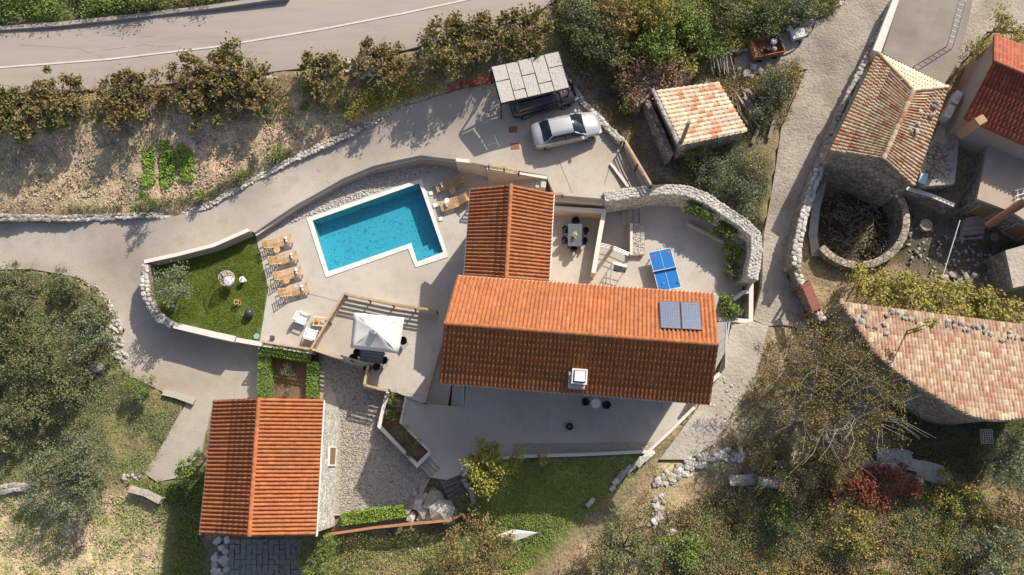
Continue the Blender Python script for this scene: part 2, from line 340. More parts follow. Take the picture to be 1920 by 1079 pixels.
# centre line of the road
def strip(name, pxl, w, m, dz, label=None):
    pts = [G(x, y) for x, y in pxl]; V = []; F = []
    # resample
    q = [pts[0]]
    for a, b in zip(pts, pts[1:]):
        k = max(1, int((b - a).length / 0.9))
        for i in range(1, k + 1): q.append(a.lerp(b, i / k))
    for i, p in enumerate(q):
        d = (q[min(i + 1, len(q) - 1)] - q[max(i - 1, 0)]); n = Vector((-d.y, d.x, 0)).normalized() * w / 2
        z = terr(p.x, p.y) + dz
        V += [(p.x + n.x, p.y + n.y, z), (p.x - n.x, p.y - n.y, z)]
    F = [(2 * i, 2 * i + 1, 2 * i + 3, 2 * i + 2) for i in range(len(q) - 1)]
    me = bpy.data.meshes.new(name); me.from_pydata(V, [], F); me.materials.append(m)
    o = bpy.data.objects.new(name, me); C.objects.link(o); return tag(o, label, None, None, 'structure')
strip('road_line', [(-80, 133), (0, 128), (200, 113), (400, 90), (600, 57), (750, 28), (880, 0), (960, -20)], 0.13, mat('worn_line_paint', [(0.50, 0.47, 0.42), (0.66, 0.63, 0.58)], 0.8, 4), 0.085)

DECK_A = [(575, 410), (478, 446), (503, 540), (487, 642), (585, 657), (686, 690), (680, 727), (745, 737), (793, 757), (830, 640), (960, 600), (960, 560), (841, 482), (779, 502), (765, 467), (611, 521)]
slab('pool_deck', DECK_A, 0.0, conc, 2.4)
slab('pool_deck', [(790, 335), (841, 482), (960, 560), (1000, 560), (1036, 385), (1040, 365), (1025, 336), (915, 318), (855, 308), (862, 312), (800, 328)], 0.0, conc, 2.4)
slab('gravel_strip', [(478, 446), (478, 438), (560, 383), (640, 338), (700, 313), (790, 294), (858, 302), (862, 312), (800, 328), (790, 335), (575, 410)], -0.03, gravel_l, 2.0)
slab('lawn', [(280, 492), (335, 480), (400, 462), (465, 434), (480, 446), (503, 540), (487, 642), (400, 628), (330, 612), (288, 575), (276, 530)], 0.0, lawn_m, 2.2)
slab('dining_patio', [(1030, 380), (1134, 380), (1134, 394), (1113, 515), (1120, 556), (1026, 550)], 0.0, conc, 2.0)
slab('stair_landing', [(1134, 372), (1166, 372), (1166, 422), (1184, 422), (1184, 480), (1121, 458)], -0.5, conc, 2.0)
slab('games_patio', [(1210, 372), (1290, 365), (1350, 385), (1425, 440), (1420, 530), (1392, 530), (1392, 560), (1350, 560), (1335, 602), (1330, 575), (1120, 556), (1113, 515), (1122, 459), (1184, 480), (1208, 480), (1209, 422)], 0.0, conc, 2.0)
slab('lower_terrace', [(762, 738), (790, 742), (793, 757), (870, 764), (874, 715), (1335, 725), (1300, 765), (1215, 846), (960, 855), (890, 858), (868, 888), (838, 900), (808, 896), (832, 872), (805, 846), (769, 811), (751, 792)], -0.12, conc, 2.0)
slab('stairwell_floor', [(830, 636), (800, 758), (840, 762), (846, 722), (880, 700), (890, 640)], -0.75, conc, 1.6)
slab('gravel_yard', [(597, 650), (686, 688), (680, 727), (727, 732), (719, 760), (709, 799), (780, 873), (808, 895), (790, 930), (765, 965), (590, 968), (595, 955), (600, 760), (600, 745)], -0.85, gravel, 1.4)
slab('planting_bed', [(485, 644), (598, 655), (600, 752), (485, 752)], -0.85, soilm, 1.4)
slab('east_steps_base', [(1392, 530), (1420, 530), (1412, 606), (1335, 602), (1350, 560), (1392, 560)], -0.45, conc, 1.5)
HOLES.append(([tuple(P(x, y, 0).xy) for x, y in [(575, 410), (790, 335), (841, 482), (779, 502), (765, 467), (611, 521)]], -2.0))
HOLES.append(([tuple(P(x, y, 0).xy) for x, y in [(1030, 378), (1134, 372), (1215, 360), (1290, 360), (1350, 385), (1415, 440), (1412, 600), (1335, 602), (1330, 575), (1120, 556), (1026, 550)]], -1.0))
HOLES.append(([tuple(P(x, y, -.75).xy) for x, y in [(795, 770), (832, 630), (900, 640), (880, 775)]], -1.4))
HOLES.append(([tuple(P(x, y, 0).xy) for x, y in [(478, 442), (560, 387), (640, 342), (700, 317), (790, 300), (855, 306), (1025, 338), (1036, 385), (1000, 560), (793, 757), (680, 727), (686, 690), (487, 640), (330, 608), (285, 570), (280, 495), (465, 437)]], -0.5))
# house footprint keeps soil down
HOLES.append(([tuple(P(x, y, 0).xy) for x, y in [(900, 430), (1040, 430), (1040, 560), (1330, 590), (1330, 750), (850, 720), (860, 600)]], -1.6))
HOLES.append(([tuple(P(x, y, 0.2).xy) for x, y in [(1530, 360), (1590, 320), (1670, 350), (1695, 410), (1680, 480), (1600, 500), (1540, 485), (1525, 430)]], 0.0))

# ---- terrain sheet
def terrain():
    def axis(lo, hi, a, b, st):
        fine = np.arange(a, b + st / 2, st); out1 = a - np.cumsum(np.geomspace(st, 16, 26)); out2 = fine[-1] + np.cumsum(np.geomspace(st, 16, 26))
        return np.concatenate([out1[::-1], fine, out2])
    xs = axis(-200, 200, -39, 39, 0.34); ys = axis(-150, 150, -10, 36, 0.34)
    X, Y = np.meshgrid(xs, ys); Z = terr_arr(X, Y)
    rough = np.zeros_like(Z)
    for j in range(len(ys)):
        for i in range(len(xs)):
            x, y = xs[i], ys[j]
            if abs(x) < 40 and -11 < y < 37:
                rough[j, i] = 0.16 * noise.noise((x * 0.9, y * 0.9, 0)) + 0.09 * noise.noise((x * 2.6, y * 2.6, 5))
    Zr = Z + rough + 0.02
    for poly, zz in HOLES:
        ins = inpoly(X, Y, poly)
        if zz is None: Zr[ins] = Z[ins] - 0.3
        else: Zr[ins] = np.minimum(Zr[ins], zz)
    nx, ny = len(xs), len(ys)
    V = np.stack([X.ravel(), Y.ravel(), Zr.ravel()], 1)
    idx = np.arange(nx * ny).reshape(ny, nx)
    F = np.stack([idx[:-1, :-1], idx[:-1, 1:], idx[1:, 1:], idx[1:, :-1]], -1).reshape(-1, 4)
    # cover: ground colour by zone, courtyard and pit with shade painted in
    base = np.tile(np.array([0.27, 0.215, 0.14]), (nx * ny, 1))
    zones = [([(-80, 200), (500, 190), (700, 170), (900, 140), (925, 155), (850, 170), (650, 258), (450, 352), (380, 392), (220, 408), (-80, 408)], (0.53, 0.40, 0.28)),
             ([(-80, -80), (560, -80), (520, 0), (0, 52), (-80, 60)], (0.10, 0.115, 0.05)),
             ([(1040, 0), (1560, -60), (1590, 0), (1480, 60), (1320, 110), (1320, 160), (1180, 150), (1100, 190), (1060, 110)], (0.10, 0.105, 0.05)),
             ([(1060, 110), (1150, 170), (1215, 180), (1280, 290), (1235, 350), (1170, 270)], (0.20, 0.17, 0.13)),
             ([(1240, 300), (1420, 230), (1460, 300), (1430, 420), (1280, 350)], (0.16, 0.15, 0.085)),
             ([(1320, 120), (1500, 100), (1470, 240), (1400, 260), (1380, 200)], (0.15, 0.12, 0.085)),
             ([(-80, 500), (190, 550), (230, 680), (345, 765), (280, 880), (230, 920), (-80, 910)], (0.21, 0.195, 0.10)),
             ([(-80, 920), (240, 920), (310, 960), (320, 1140), (-80, 1140)], (0.50, 0.39, 0.27)),
             ([(310, 900), (380, 860), (380, 1010), (400, 1140), (312, 1140)], (0.11, 0.115, 0.05)),
             ([(880, 880), (960, 858), (1230, 848), (1150, 920), (1060, 1010), (960, 1100), (760, 1100), (860, 1000)], (0.15, 0.19, 0.055)),
             ([(1230, 850), (1250, 860), (1200, 930), (1120, 1000), (1040, 1100), (1180, 1140), (1300, 960), (1320, 860)], (0.44, 0.36, 0.23)),
             ([(1240, 960), (1400, 880), (1600, 860), (1760, 880), (2000, 960), (2000, 1140), (1180, 1140)], (0.34, 0.26, 0.16)),
             ([(1700, 900), (1860, 930), (1830, 1060), (1720, 1050)], (0.15, 0.20, 0.055)),
             ([(1700, 730), (2000, 790), (2000, 930), (1750, 880), (1660, 820)], (0.10, 0.11, 0.05)),
             ([(1695, 400), (2000, 400), (2000, 520), (1690, 520)], (0.12, 0.105, 0.085)),  # courtyard floor, colour darkened in place of cast shade
             ([(1530, 360), (1690, 330), (1700, 490), (1530, 495)], (0.085, 0.065, 0.045)),  # pit floor, its deep shade put into the brown
             ([(1520, 510), (1700, 500), (1640, 620), (1540, 600)], (0.30, 0.24, 0.165)),
             ([(390, 1000), (560, 1000), (560, 1140), (390, 1140)], (0.16, 0.15, 0.13)),
             ([(1300, 760), (1420, 690), (1440, 620), (1480, 640), (1500, 900), (1300, 860)], (0.44, 0.38, 0.29))]
    for poly, c in zones:
        w = [tuple(G(x, y).xy) for x, y in poly]
        base[inpoly(X, Y, w).ravel()] = c
    g = base.reshape(ny, nx, 3)
    for _ in range(3): g[1:-1, 1:-1] = (g[1:-1, 1:-1] * 2 + g[:-2, 1:-1] + g[2:, 1:-1] + g[1:-1, :-2] + g[1:-1, 2:]) / 6
    m = bpy.data.materials.new('ground_cover'); m.use_nodes = True; n = m.node_tree.nodes; l = m.node_tree.links; b = n['Principled BSDF']
    b.inputs['Roughness'].default_value = 0.95; b.inputs['Specular IOR Level'].default_value = 0.1
    at = n.new('ShaderNodeAttribute'); at.attribute_name = 'cover'
    ge = n.new('ShaderNodeNewGeometry')
    def nz(s, d=6):
        t = n.new('ShaderNodeTexNoise'); t.inputs['Scale'].default_value = s; t.inputs['Detail'].default_value = d; t.inputs['Roughness'].default_value = 0.7
        l.new(ge.outputs['Position'], t.inputs['Vector']); return t.outputs[0]
    def rp(f, a, bb, lo, hi):
        r = n.new('ShaderNodeValToRGB'); r.color_ramp.elements[0].color = (*a, 1); r.color_ramp.elements[1].color = (*bb, 1)
        r.color_ramp.elements[0].position = lo; r.color_ramp.elements[1].position = hi; l.new(f, r.inputs[0]); return r.outputs[0]
    def mixm(a, bb, mode, f):
        x = n.new('ShaderNodeMix'); x.data_type = 'RGBA'; x.blend_type = mode; x.inputs[0].default_value = f
        l.new(a, x.inputs[6]); l.new(bb, x.inputs[7]); return x.outputs[2]
    c = mixm(at.outputs['Color'], rp(nz(6.0), (0.6,) * 3, (1.75,) * 3, 0.33, 0.68), 'MULTIPLY', 1.0)
    c = mixm(c, rp(nz(0.5), (0.72, 0.8, 0.62), (1.25, 1.12, 1.05), 0.35, 0.65), 'MULTIPLY', 1.0)
    l.new(c, b.inputs['Base Color'])
    bp = n.new('ShaderNodeBump'); bp.inputs['Strength'].default_value = 0.9; bp.inputs['Distance'].default_value = 0.12
    l.new(nz(7.0), bp.inputs['Height']); l.new(bp.outputs[0], b.inputs['Normal'])
    me = fastmesh('ground', V, F, m, smooth=True)
    ca = me.color_attributes.new('cover', 'FLOAT_COLOR', 'POINT')
    ca.data.foreach_set('color', np.concatenate([g.reshape(-1, 3), np.ones((nx * ny, 1))], 1).astype(np.float32).ravel())
    o = bpy.data.objects.new('ground', me); C.objects.link(o); tag(o, kind='structure')
terrain()

# ---- rock meshes shared by every loose or walled stone
def rockmesh(k, m):
    bm = bmesh.new(); bmesh.ops.create_icosphere(bm, subdivisions=1, radius=0.5)
    for v in bm.verts:
        v.co *= 1 + 0.30 * noise.noise((v.co * 3 + Vector((k * 9.1, k * 3.3, 0)))); v.co.z *= 0.8
        for a in range(3): v.co[a] = max(-0.30, min(0.30, v.co[a])) * 1.34
    me = bpy.data.meshes.new('rock'); bm.to_mesh(me); bm.free(); me.materials.append(m); return me
ROCK = {m.name: [rockmesh(i, m) for i in range(5)] for m in (limestone, greystone)}
class _R(dict):
    def __missing__(s, k): s[k] = [rockmesh(i, MATS[k]) for i in range(5)]; return s[k]
ROCK = _R(ROCK)
def rock_at(name, parent, p, sx, sy, sz, m, rz=None):
    M = Matrix.Translation(p) @ Matrix.Rotation(random.uniform(0, 6.28) if rz is None else rz, 4, 'Z') @ Matrix.Rotation(random.uniform(-.3, .3), 4, 'X') @ Matrix.Diagonal((sx * 1.15, sy * 1.15, sz * 1.2, 1))
    return child(name, random.choice(ROCK[m.name]), parent, M)
def rocks_joined(name, items, m, parent=None):
    """many small stones as one stuff mesh; items (p,s)"""
    t = ROCK[m.name][0]; base = np.array([v.co[:] for v in t.vertices]); fs = np.array([p.vertices[:] for p in t.polygons])
    n = len(items); S = np.array([[i[1] * random.uniform(.8, 1.3), i[1] * random.uniform(.7, 1.2), i[1] * random.uniform(.5, .9)] for i in items]); Pp = np.array([tuple(i[0]) for i in items])
    a = rng.uniform(0, 6.28, n); ca, sa = np.cos(a), np.sin(a)
    B = base[None] * S[:, None]; V = np.stack([B[..., 0] * ca[:, None] - B[..., 1] * sa[:, None], B[..., 0] * sa[:, None] + B[..., 1] * ca[:, None], B[..., 2]], -1) + Pp[:, None]
    F = fs[None] + (np.arange(n) * len(base))[:, None, None]
    me = fastmesh(name, V.reshape(-1, 3), F.reshape(-1, 3), m, np.repeat(rng.uniform(0, 1, n), len(fs)))
    o = bpy.data.objects.new(name, me); C.objects.link(o); o['kind'] = 'stuff'
    if parent: o.parent = parent; o.matrix_parent_inverse = Matrix.Translation(-parent.location)
    return o
def scatter_px(pxpoly, n, z=None):
    w = [tuple((P(x, y, z) if z is not None else G(x, y)).xy) for x, y in pxpoly]
    xs = [q[0] for q in w]; ys = [q[1] for q in w]; out = []
    while len(out) < n:
        X = rng.uniform(min(xs), max(xs), n * 3); Y = rng.uniform(min(ys), max(ys), n * 3); k = inpoly(X, Y, w)
        out += list(zip(X[k], Y[k]))
    return out[:n]
# gravel beds: loose pebbles over the sheet
def pebbles(name, poly, n, z, s, m):
    q = [(Vector((x, y, z + random.uniform(-.01, .02))), random.uniform(.6, 1.4) * s) for x, y in scatter_px(poly, n, z)]
    o = rocks_joined(name, q, m); return o
pebbles('gravel_pebbles', [(480, 444), (560, 386), (640, 341), (700, 316), (790, 297), (856, 305), (800, 326), (578, 406)], 3600, -0.03, 0.11, limestone)
pebbles('gravel_pebbles', [(600, 668), (684, 693), (680, 729), (723, 735), (707, 800), (778, 875), (803, 897), (762, 960), (638, 960), (640, 775)], 5200, -0.85, 0.085, greystone)

# ---- walls
def offset_line(pts, w):
    L = []; Rr = []
    for i, p in enumerate(pts):
        a = pts[max(i - 1, 0)]; b = pts[min(i + 1, len(pts) - 1)]
        d1 = (p - a).to_2d() if i else (b - p).to_2d(); d2 = (b - p).to_2d() if i < len(pts) - 1 else d1
        d1.normalize(); d2.normalize(); t = (d1 + d2).normalized(); n = Vector((-t.y, t.x)); k = w / 2 / max(0.5, n.dot(Vector((-d1.y, d1.x))))
        L.append(p + Vector((n.x * k, n.y * k, 0))); Rr.append(p - Vector((n.x * k, n.y * k, 0)))
    return L, Rr
def wall_strip(mb, pts, w, zbot, ztop_off=0.0):
    L, Rr = offset_line(pts, w); i0 = len(mb.v); n = len(pts)
    zb = zbot if hasattr(zbot, '__len__') else [zbot] * n
    for k in range(n):
        for q, z in ((L[k], L[k].z + ztop_off), (Rr[k], Rr[k].z + ztop_off), (Rr[k], zb[k]), (L[k], zb[k])): mb.v.append((q.x, q.y, z))
    for k in range(n - 1):
        a = i0 + 4 * k; b = a + 4
        for j in range(4): j2 = (j + 1) % 4; mb.f.append((a + j, b + j, b + j2, a + j2))
    mb.f.append((i0, i0 + 1, i0 + 2, i0 + 3)); e = i0 + 4 * (n - 1); mb.f.append((e + 3, e + 2, e + 1, e))
def line3(pxs, zs): return [P(x, y, z) for (x, y), z in zip(pxs, zs if hasattr(zs, '__len__') else [zs] * len(pxs))]
def plain_wall(pxs, zs, w, zbot, m, label, capm=None, capw=0.06, name='garden_wall', cat='wall'):
    pts = line3(pxs, zs); t = thing(name, (pts[0].x, pts[0].y, zbot if not hasattr(zbot, '__len__') else zbot[0]), label, cat)
    mb = MB(); wall_strip(mb, pts, w, zbot, -0.05 if capm else 0); mb.build('wall_body', m, t)
    if capm:
        mb = MB(); wall_strip(mb, pts, w + capw, [p.z - 0.052 for p in pts]); mb.build('coping', capm, t)
    return t
def stone_wall(pxs, zs, w, zbot, label, m=limestone, body=masonry, size=0.28, rows=2, nmax=300, name='dry_stone_wall', jitter=0.05):
    pts = line3(pxs, zs) if zs is not None else None
    t = thing(name, tuple(pts[0].to_2d()) + ((zbot if not hasattr(zbot, '__len__') else zbot[0]),), label, 'wall')
    mb = MB(); wall_strip(mb, pts, w * 0.92, zbot, -size * 0.35); mb.build('wall_core', body, t)
    spots = []
    for a, b in zip(pts, pts[1:]):
        L = (b - a).length; k = max(1, round(L / (size * 0.95))); d = (b - a).normalized(); nrm = Vector((-d.y, d.x, 0))
        for i in range(k):
            for r in range(rows):
                off = ((r + 0.5) / rows - 0.5) * w * 0.95
                p = a.lerp(b, (i + 0.5 + (0.5 if r % 2 else 0) * 0.8) / k) + nrm * (off + random.uniform(-jitter, jitter)); p.z -= size * 0.22 + random.uniform(0, .05)
                spots.append((p, math.atan2(d.y, d.x)))
    random.shuffle(spots); s2 = w / rows * 1.08
    for p, a in spots[:nmax]: rock_at('stone', t, p, size * random.uniform(.7, 1.35), s2 * random.uniform(.7, 1.2), size * random.uniform(.35, .6), m, a + random.uniform(-.4, .4))
    if spots[nmax:]: rocks_joined('stone_rest', [(p, (size + s2) / 2) for p, a in spots[nmax:]], m, t)
    return t
plain_wall([(478, 439), (560, 384), (640, 339), (700, 314), (790, 294), (826, 296), (855, 301)], [.5, .58, .68, .82, 1.05, 1.2, 1.55], 0.22, -0.3, beigewall, 'curved low retaining wall with pale coping between gravel strip and driveway', cap_w, 0.1)
plain_wall([(855, 300), (885, 303), (913, 309)], 1.9, 0.2, -0.3, render_w, 'cream wall stub with light coping above the pool deck sun loungers', cap_w, 0.04)
plain_wall([(913, 318), (970, 323), (1026, 333)], 1.98, 0.2, -0.3, beigewall, 'beige wall with small dark vents beside the stairs from parking', cap_w, 0.04)
plain_wall([(270, 491), (330, 478), (400, 460), (466, 431)], [1.0, 1.05, 1.1, 1.1], 0.2, -0.2, beigewall, 'brown rendered wall with pale coping along the upper edge of the lawn', cap_w, 0.05)
stone_wall([(272, 494), (269, 515), (271, 545), (280, 572), (296, 594), (322, 609)], [1.0, .9, .8, .6, .5, .45], 0.55, -1.8, 'curved stone wall round the left end of the lawn', limestone, size=.3, rows=2)
plain_wall([(326, 610), (398, 627), (440, 636)], 0.42, 0.35, -1.8, beigewall, 'grey capped wall along the bottom edge of the lawn', cap_w, 0.04)
plain_wall([(440, 637), (487, 645), (586, 660)], 0.12, 0.25, -1.8, beigewall, 'low kerb wall under the timber rail between deck and hedged bed', cap_w, 0.04)
stone_wall([(-60, 408), (0, 407), (60, 408), (130, 409), (170, 407), (215, 406)], [.75, .7, .65, .6, .6, .6], 0.5, -1.0, 'overgrown grey wall along the driveway at the left end of the field', greystone, size=.34, rows=2)
stone_wall([(215, 405), (320, 402), (385, 388), (455, 347), (555, 295)], [.65, .65, .75, 1.05, 1.32], 0.42, -.8, 'white dry stone wall curving along the driveway below the vegetable patch', size=.26, rows=2)
stone_wall([(555, 295), (655, 250), (755, 196), (850, 165), (922, 152)], [1.35, 1.65, 2.05, 2.4, 2.6], 0.5, .3, 'long white dry stone wall along the parking ramp to the carport', size=.26, rows=2)
stone_wall([(1058, 136), (1066, 146), (1092, 190), (1128, 226), (1166, 264)], [2.6, 2.55, 2.5, 2.45, 2.4], 0.45, 1.0, 'white rubble wall curving behind the two parked cars', size=.24, rows=2)
# big whitewashed wall round the games patio
pts = [(1134, 368), (1215, 357), (1250, 354), (1290, 357), (1325, 371), (1360, 395), (1395, 418), (1418, 440), (1420, 470), (1412, 522)]
stone_wall(pts, 2.25, 0.75, -0.2, 'thick whitewashed stone wall curving round the games patio', mat('whitewashed_cap_stone', [(0.42, 0.385, 0.33), (0.60, 0.56, 0.49), (0.51, 0.47, 0.41)], .9, 6, .5, 14, rnd=True), whitestone, size=.24, rows=4, jitter=.03)
plain_wall([(1036, 372), (1132, 380)], 1.55, 0.22, -.2, render_w, 'cream wall between the parking area and the dining patio', cap_w, .04)
t = plain_wall([(1036, 390), (1133, 396), (1125, 440), (1113, 512)], 1.25, 0.25, -.2, render_w, 'cream L shaped wall enclosing the dining table patio', cap_w, .04)
plain_wall([(1184, 419), (1184, 478)], 0.42, 0.14, -.5, render_w, 'narrow cream kerb on the left of the gravel planter', cap_w, .03)
slab('planter_gravel', [(1187, 419), (1209, 420), (1207, 479), (1186, 479)], .3, gravel_l, .8, hole=False)
pebbles('gravel_pebbles', [(1188, 420), (1208, 421), (1206, 477), (1187, 478)], 420, .3, .11, limestone)
plain_wall([(1395, 416 + 96), (1409, 530), (1408, 603), (1345, 598)], .95, .25, -.6, conc, 'grey concrete wall boxing the steps at the right of the house', cap_w, .03)
plain_wall([(1376, 562), (1394, 548), (1409, 547)], .9, .2, -.6, conc, 'short grey concrete wall beside the corner planter steps', cap_w, .03)
plain_wall([(1288, 419), (1365, 458)], .25, .12, -.1, conc, 'thin concrete kerb in front of the citrus planter', cap_w, .02)
plain_wall([(729, 730), (720, 760), (711, 799), (782, 873), (807, 848)], 0.0, .2, -1.1, conc, 'pale concrete edge round the sunken shrub bed', cap_w, .03)
plain_wall([(762, 738), (751, 792), (769, 811), (805, 846)], -.06, .12, -1.0, conc, 'narrow kerb between shrub bed and lower terrace', cap_w, .02)
slab('shrub_bed', [(730, 733), (761, 740), (751, 792), (769, 811), (803, 846), (782, 868), (713, 799), (721, 760)], -.3, soilm, .9)
plain_wall([(868, 893), (885, 868), (960, 857), (1090, 853), (1216, 847), (1260, 806), (1302, 764)], .18, .16, -1.4, conc, 'low parapet along the outer edge of the lower terrace', cap_w, .03)
slab('gravel_border', [(962, 832), (1232, 829), (1216, 843), (962, 852)], -.1, gravel, .4, hole=False)
plain_wall([(1368, 604), (1362, 645), (1361, 690)], 1.3, .1, -.4, steel, 'thin grey wall beam beside the narrow passage right of the house', None)
plain_wall([(1350, 700), (1320, 730), (1302, 748)], 1.0, .2, -.6, conc, 'slanting concrete wall behind the lower right house corner', cap_w, .02)
plain_wall([(1145, 306), (1178, 350)], 2.0, .16, 1.4, conc, 'short low concrete kerb beside the parking area fence', cap_w, .02)
# grove edging, slabs and alley walls
stone_wall([(130, 518), (165, 530), (195, 553), (213, 590), (222, 610)], [-.5, -.5, -.6, -.8, -.9], .4, -2.2, 'pale curved stone edging between driveway and olive grove', size=.3, rows=2)
plain_wall([(305, 736), (330, 742), (363, 754)], -1.2, .35, -2.6, conc, 'short concrete kerb at the corner of the driveway and lower grove', None)
plain_wall([(242, 917), (272, 925), (300, 940)], -1.7, .4, -3.2, oldconc, 'short concrete retaining slab below the olive shrub', None)
stone_wall([(-40, 925), (20, 915), (60, 912)], -1.9, .6, -3.3, 'grey rubble wall at the left edge above the lower field', greystone, size=.35)
plain_wall([(1688, -12), (1664, 48), (1645, 97)], [4.2, 4.1, 4.0], .5, 1.5, render_w, 'cream parapet wall beside the concrete roof terrace', cap_w, .1)
stone_wall([(1672, 10), (1642, 75), (1610, 140), (1580, 200), (1556, 262), (1545, 300)], [3.7, 3.5, 3.4, 3.3, 3.1, 3.0], .35, 1.0, 'long grey wall following the alley beside the old tiled house', greystone, masonry, size=.35, rows=1)
stone_wall([(1549, 290), (1525, 350), (1507, 410), (1495, 470), (1494, 500)], 3.0, .6, .2, 'sunlit pale stone wall between alley and round walled pit', limestone, masonry, size=.36, rows=2)
ring = [(1612 + 88 * math.cos(R(t_)), 413 + 84 * math.sin(R(t_))) for t_ in range(-72, 152, 8)]
plain_wall(ring, 1.9, .42, -.2, masonry, 'curved rough wall closing the round pit on the right and below', masonry, .04)
plain_wall([(1545, 330), (1530, 390), (1524, 440), (1530, 480)], 1.4, .5, -.2, masonry, 'inner ledge wall on the left of the round pit', oldconc, .04)
stone_wall([(1494, 500), (1500, 520), (1520, 555), (1545, 600)], 2.2, .5, .4, 'pale broken wall next to the rust red gate canopy', limestone, masonry, size=.34)
plain_wall([(1700, 353), (1745, 366), (1790, 385)], 2.6, .25, .6, masonry, 'old yard wall with white edge strips below the stone house', cap_w, .02)
# retaining edge along the road
plain_wall([(-80, 60), (0, 53), (120, 44), (250, 30), (400, 12), (540, -8)], [2.62, 2.62, 2.75, 2.95, 3.2, 3.5], .3, 1.8, mat('kerb_concrete', [(0.30, 0.26, 0.22), (0.40, 0.36, 0.31)], .9, 3), 'concrete kerb wall along the upper side of the road', None, name='kerb_wall')
stone_wall([(150, 186), (320, 172), (440, 158), (560, 134), (640, 122), (760, 118)], [2.3, 2.5, 2.7, 2.9, 3.0, 3.1], .4, 1.4, 'broken pale stone edging under the fig trees beside the road', size=.35, rows=1)
# steps
def steps(label, quad, z0, z1, n, m=conc, name='stone_steps'):
    """quad px: low-left, low-right, high-right, high-left"""
    a, b, c2, d = [P(x, y, (z0 + z1) / 2) for x, y in quad]
    t = thing(name, (a.x, a.y, z0), label, 'steps')
    for i in range(n):
        f0, f1 = i / n, (i + 1) / n; z = z0 + (z1 - z0) * (i + 1) / n
        q = [a.lerp(d, f0), b.lerp(c2, f0), b.lerp(c2, f1), a.lerp(d, f1)]
        mb = MB(); mb.quadbox([(p.x, p.y, min(z0, z1) - .4 + i * .003) for p in q], [(p.x, p.y, z) for p in q]); mb.build('step', m, t)
    return t
steps('three concrete steps down from the games patio to the sunken landing', [(1166, 422), (1166, 376), (1210, 376), (1210, 422)], -.5, 0.02, 4)
steps('concrete steps at the foot of the sunken stairwell by the house corner', [(845, 765), (848, 722), (872, 724), (870, 767)], -.75, -.1, 5)
steps('four pale steps from gravel yard up to the lower terrace', [(808, 896), (783, 873), (806, 846), (833, 872)], -.85, -.13, 4)
steps('grey steps beside the corner planter below the big stone wall', [(1348, 558), (1348, 528), (1392, 530), (1392, 560)], .02, -.5, 4)
steps('wide steps from pool deck up to the parking area', [(938, 345), (938, 325), (1026, 336), (1022, 362)], 0.0, 1.85, 9)
steps('curved worn stone steps before the old house door', [(1802, 448), (1848, 446), (1846, 405), (1806, 412)], 1.0, 1.8, 5, oldconc)
st = steps('dark rocky garden stairs curving round the stone terrace corner', [(852, 960), (884, 925), (868, 882), (822, 892)], -1.6, -.2, 8, mat('dark_step_stone', [(0.13, 0.12, 0.105), (0.26, 0.24, 0.21)], .9, 4, .5))
# drain covers, hatch
for (x, y), lab in (((962, 244), 'upper square rusty drain cover on the parking area'), ((966, 275), 'lower square rusty drain cover on the parking area')):
    p = G(x, y); mb = MB(); mb.box((0, 0, 0.03), .55, .42, .05, .05); o = mb.build('drain_cover', rust); o.location = (p.x, p.y, p.z + .005); tag(o, lab, 'drain cover', 'drain covers on the parking area')
# pool
pool_in = [(586, 414), (786, 344), (831, 473), (782.5, 491), (771, 456), (616, 509.5)]
pool_out = [(575, 410), (790, 335), (841, 482), (779, 502), (765, 467), (611, 521)]
pin = [P(x, y, .03) for x, y in pool_in]; pout = [P(x, y, .03) for x, y in pool_out]
pool = thing('swimming_pool', (pin[0].x, pin[0].y, 0), 'L shaped blue swimming pool with pale coping in the middle of the deck', 'swimming pool')
mb = MB(); n = 6; D = -1.05
for p in pin: mb.v.append((p.x, p.y, .0))
for p in pin: mb.v.append((p.x, p.y, D))
for k in range(n): mb.f.append((k, (k + 1) % n, n + (k + 1) % n, n + k))
mb.f.append(tuple(range(n, 2 * n))); mb.build('basin', caustic_mosaic, pool)
for k in range(n):
    a, b, c2, d = pout[k], pout[(k + 1) % n], pin[(k + 1) % n], pin[k]
    mb = MB(); mb.quadbox([(q.x, q.y, -.12) for q in (a, b, c2, d)], [(q.x, q.y, .045) for q in (a, b, c2, d)]); mb.build('coping', mat('pool_coping', [(0.66, 0.63, 0.57), (0.74, 0.71, 0.65)], .7, 2, .05), pool)
st2 = [P(x, y, 0) for x, y in [(831, 473), (782.5, 491), (771, 456), (819, 438)]]
for i, (f, z) in enumerate(((.0, -.75), (.35, -.5), (.65, -.28))):
    q = [st2[0].lerp(st2[0], 0), st2[1], st2[1].lerp(st2[2], 1 - f - .2), st2[0].lerp(st2[3], 1 - f - .2)]
    mb = MB(); mb.quadbox([(v.x, v.y, D) for v in q], [(v.x, v.y, z) for v in q]); mb.build('pool_step', caustic_mosaic, pool)
wm = bpy.data.materials.new('pool_water'); wm.use_nodes = True; n_ = wm.node_tree.nodes; l_ = wm.node_tree.links; n_.remove(n_['Principled BSDF'])
tr = n_.new('ShaderNodeBsdfTransparent'); tr.inputs[0].default_value = (0.33, 0.80, 0.91, 1)
gl = n_.new('ShaderNodeBsdfGlossy'); gl.inputs['Roughness'].default_value = .04
ms = n_.new('ShaderNodeMixShader')
nb = n_.new('ShaderNodeTexNoise'); nb.inputs['Scale'].default_value = 5; ge = n_.new('ShaderNodeNewGeometry'); l_.new(ge.outputs['Position'], nb.inputs['Vector'])
bp = n_.new('ShaderNodeBump'); bp.inputs['Strength'].default_value = .35; bp.inputs['Distance'].default_value = .05; l_.new(nb.outputs[0], bp.inputs['Height'])
l_.new(bp.outputs[0], gl.inputs['Normal'])
lw = n_.new('ShaderNodeLayerWeight'); lw.inputs[0].default_value = .5; l_.new(bp.outputs[0], lw.inputs['Normal'])
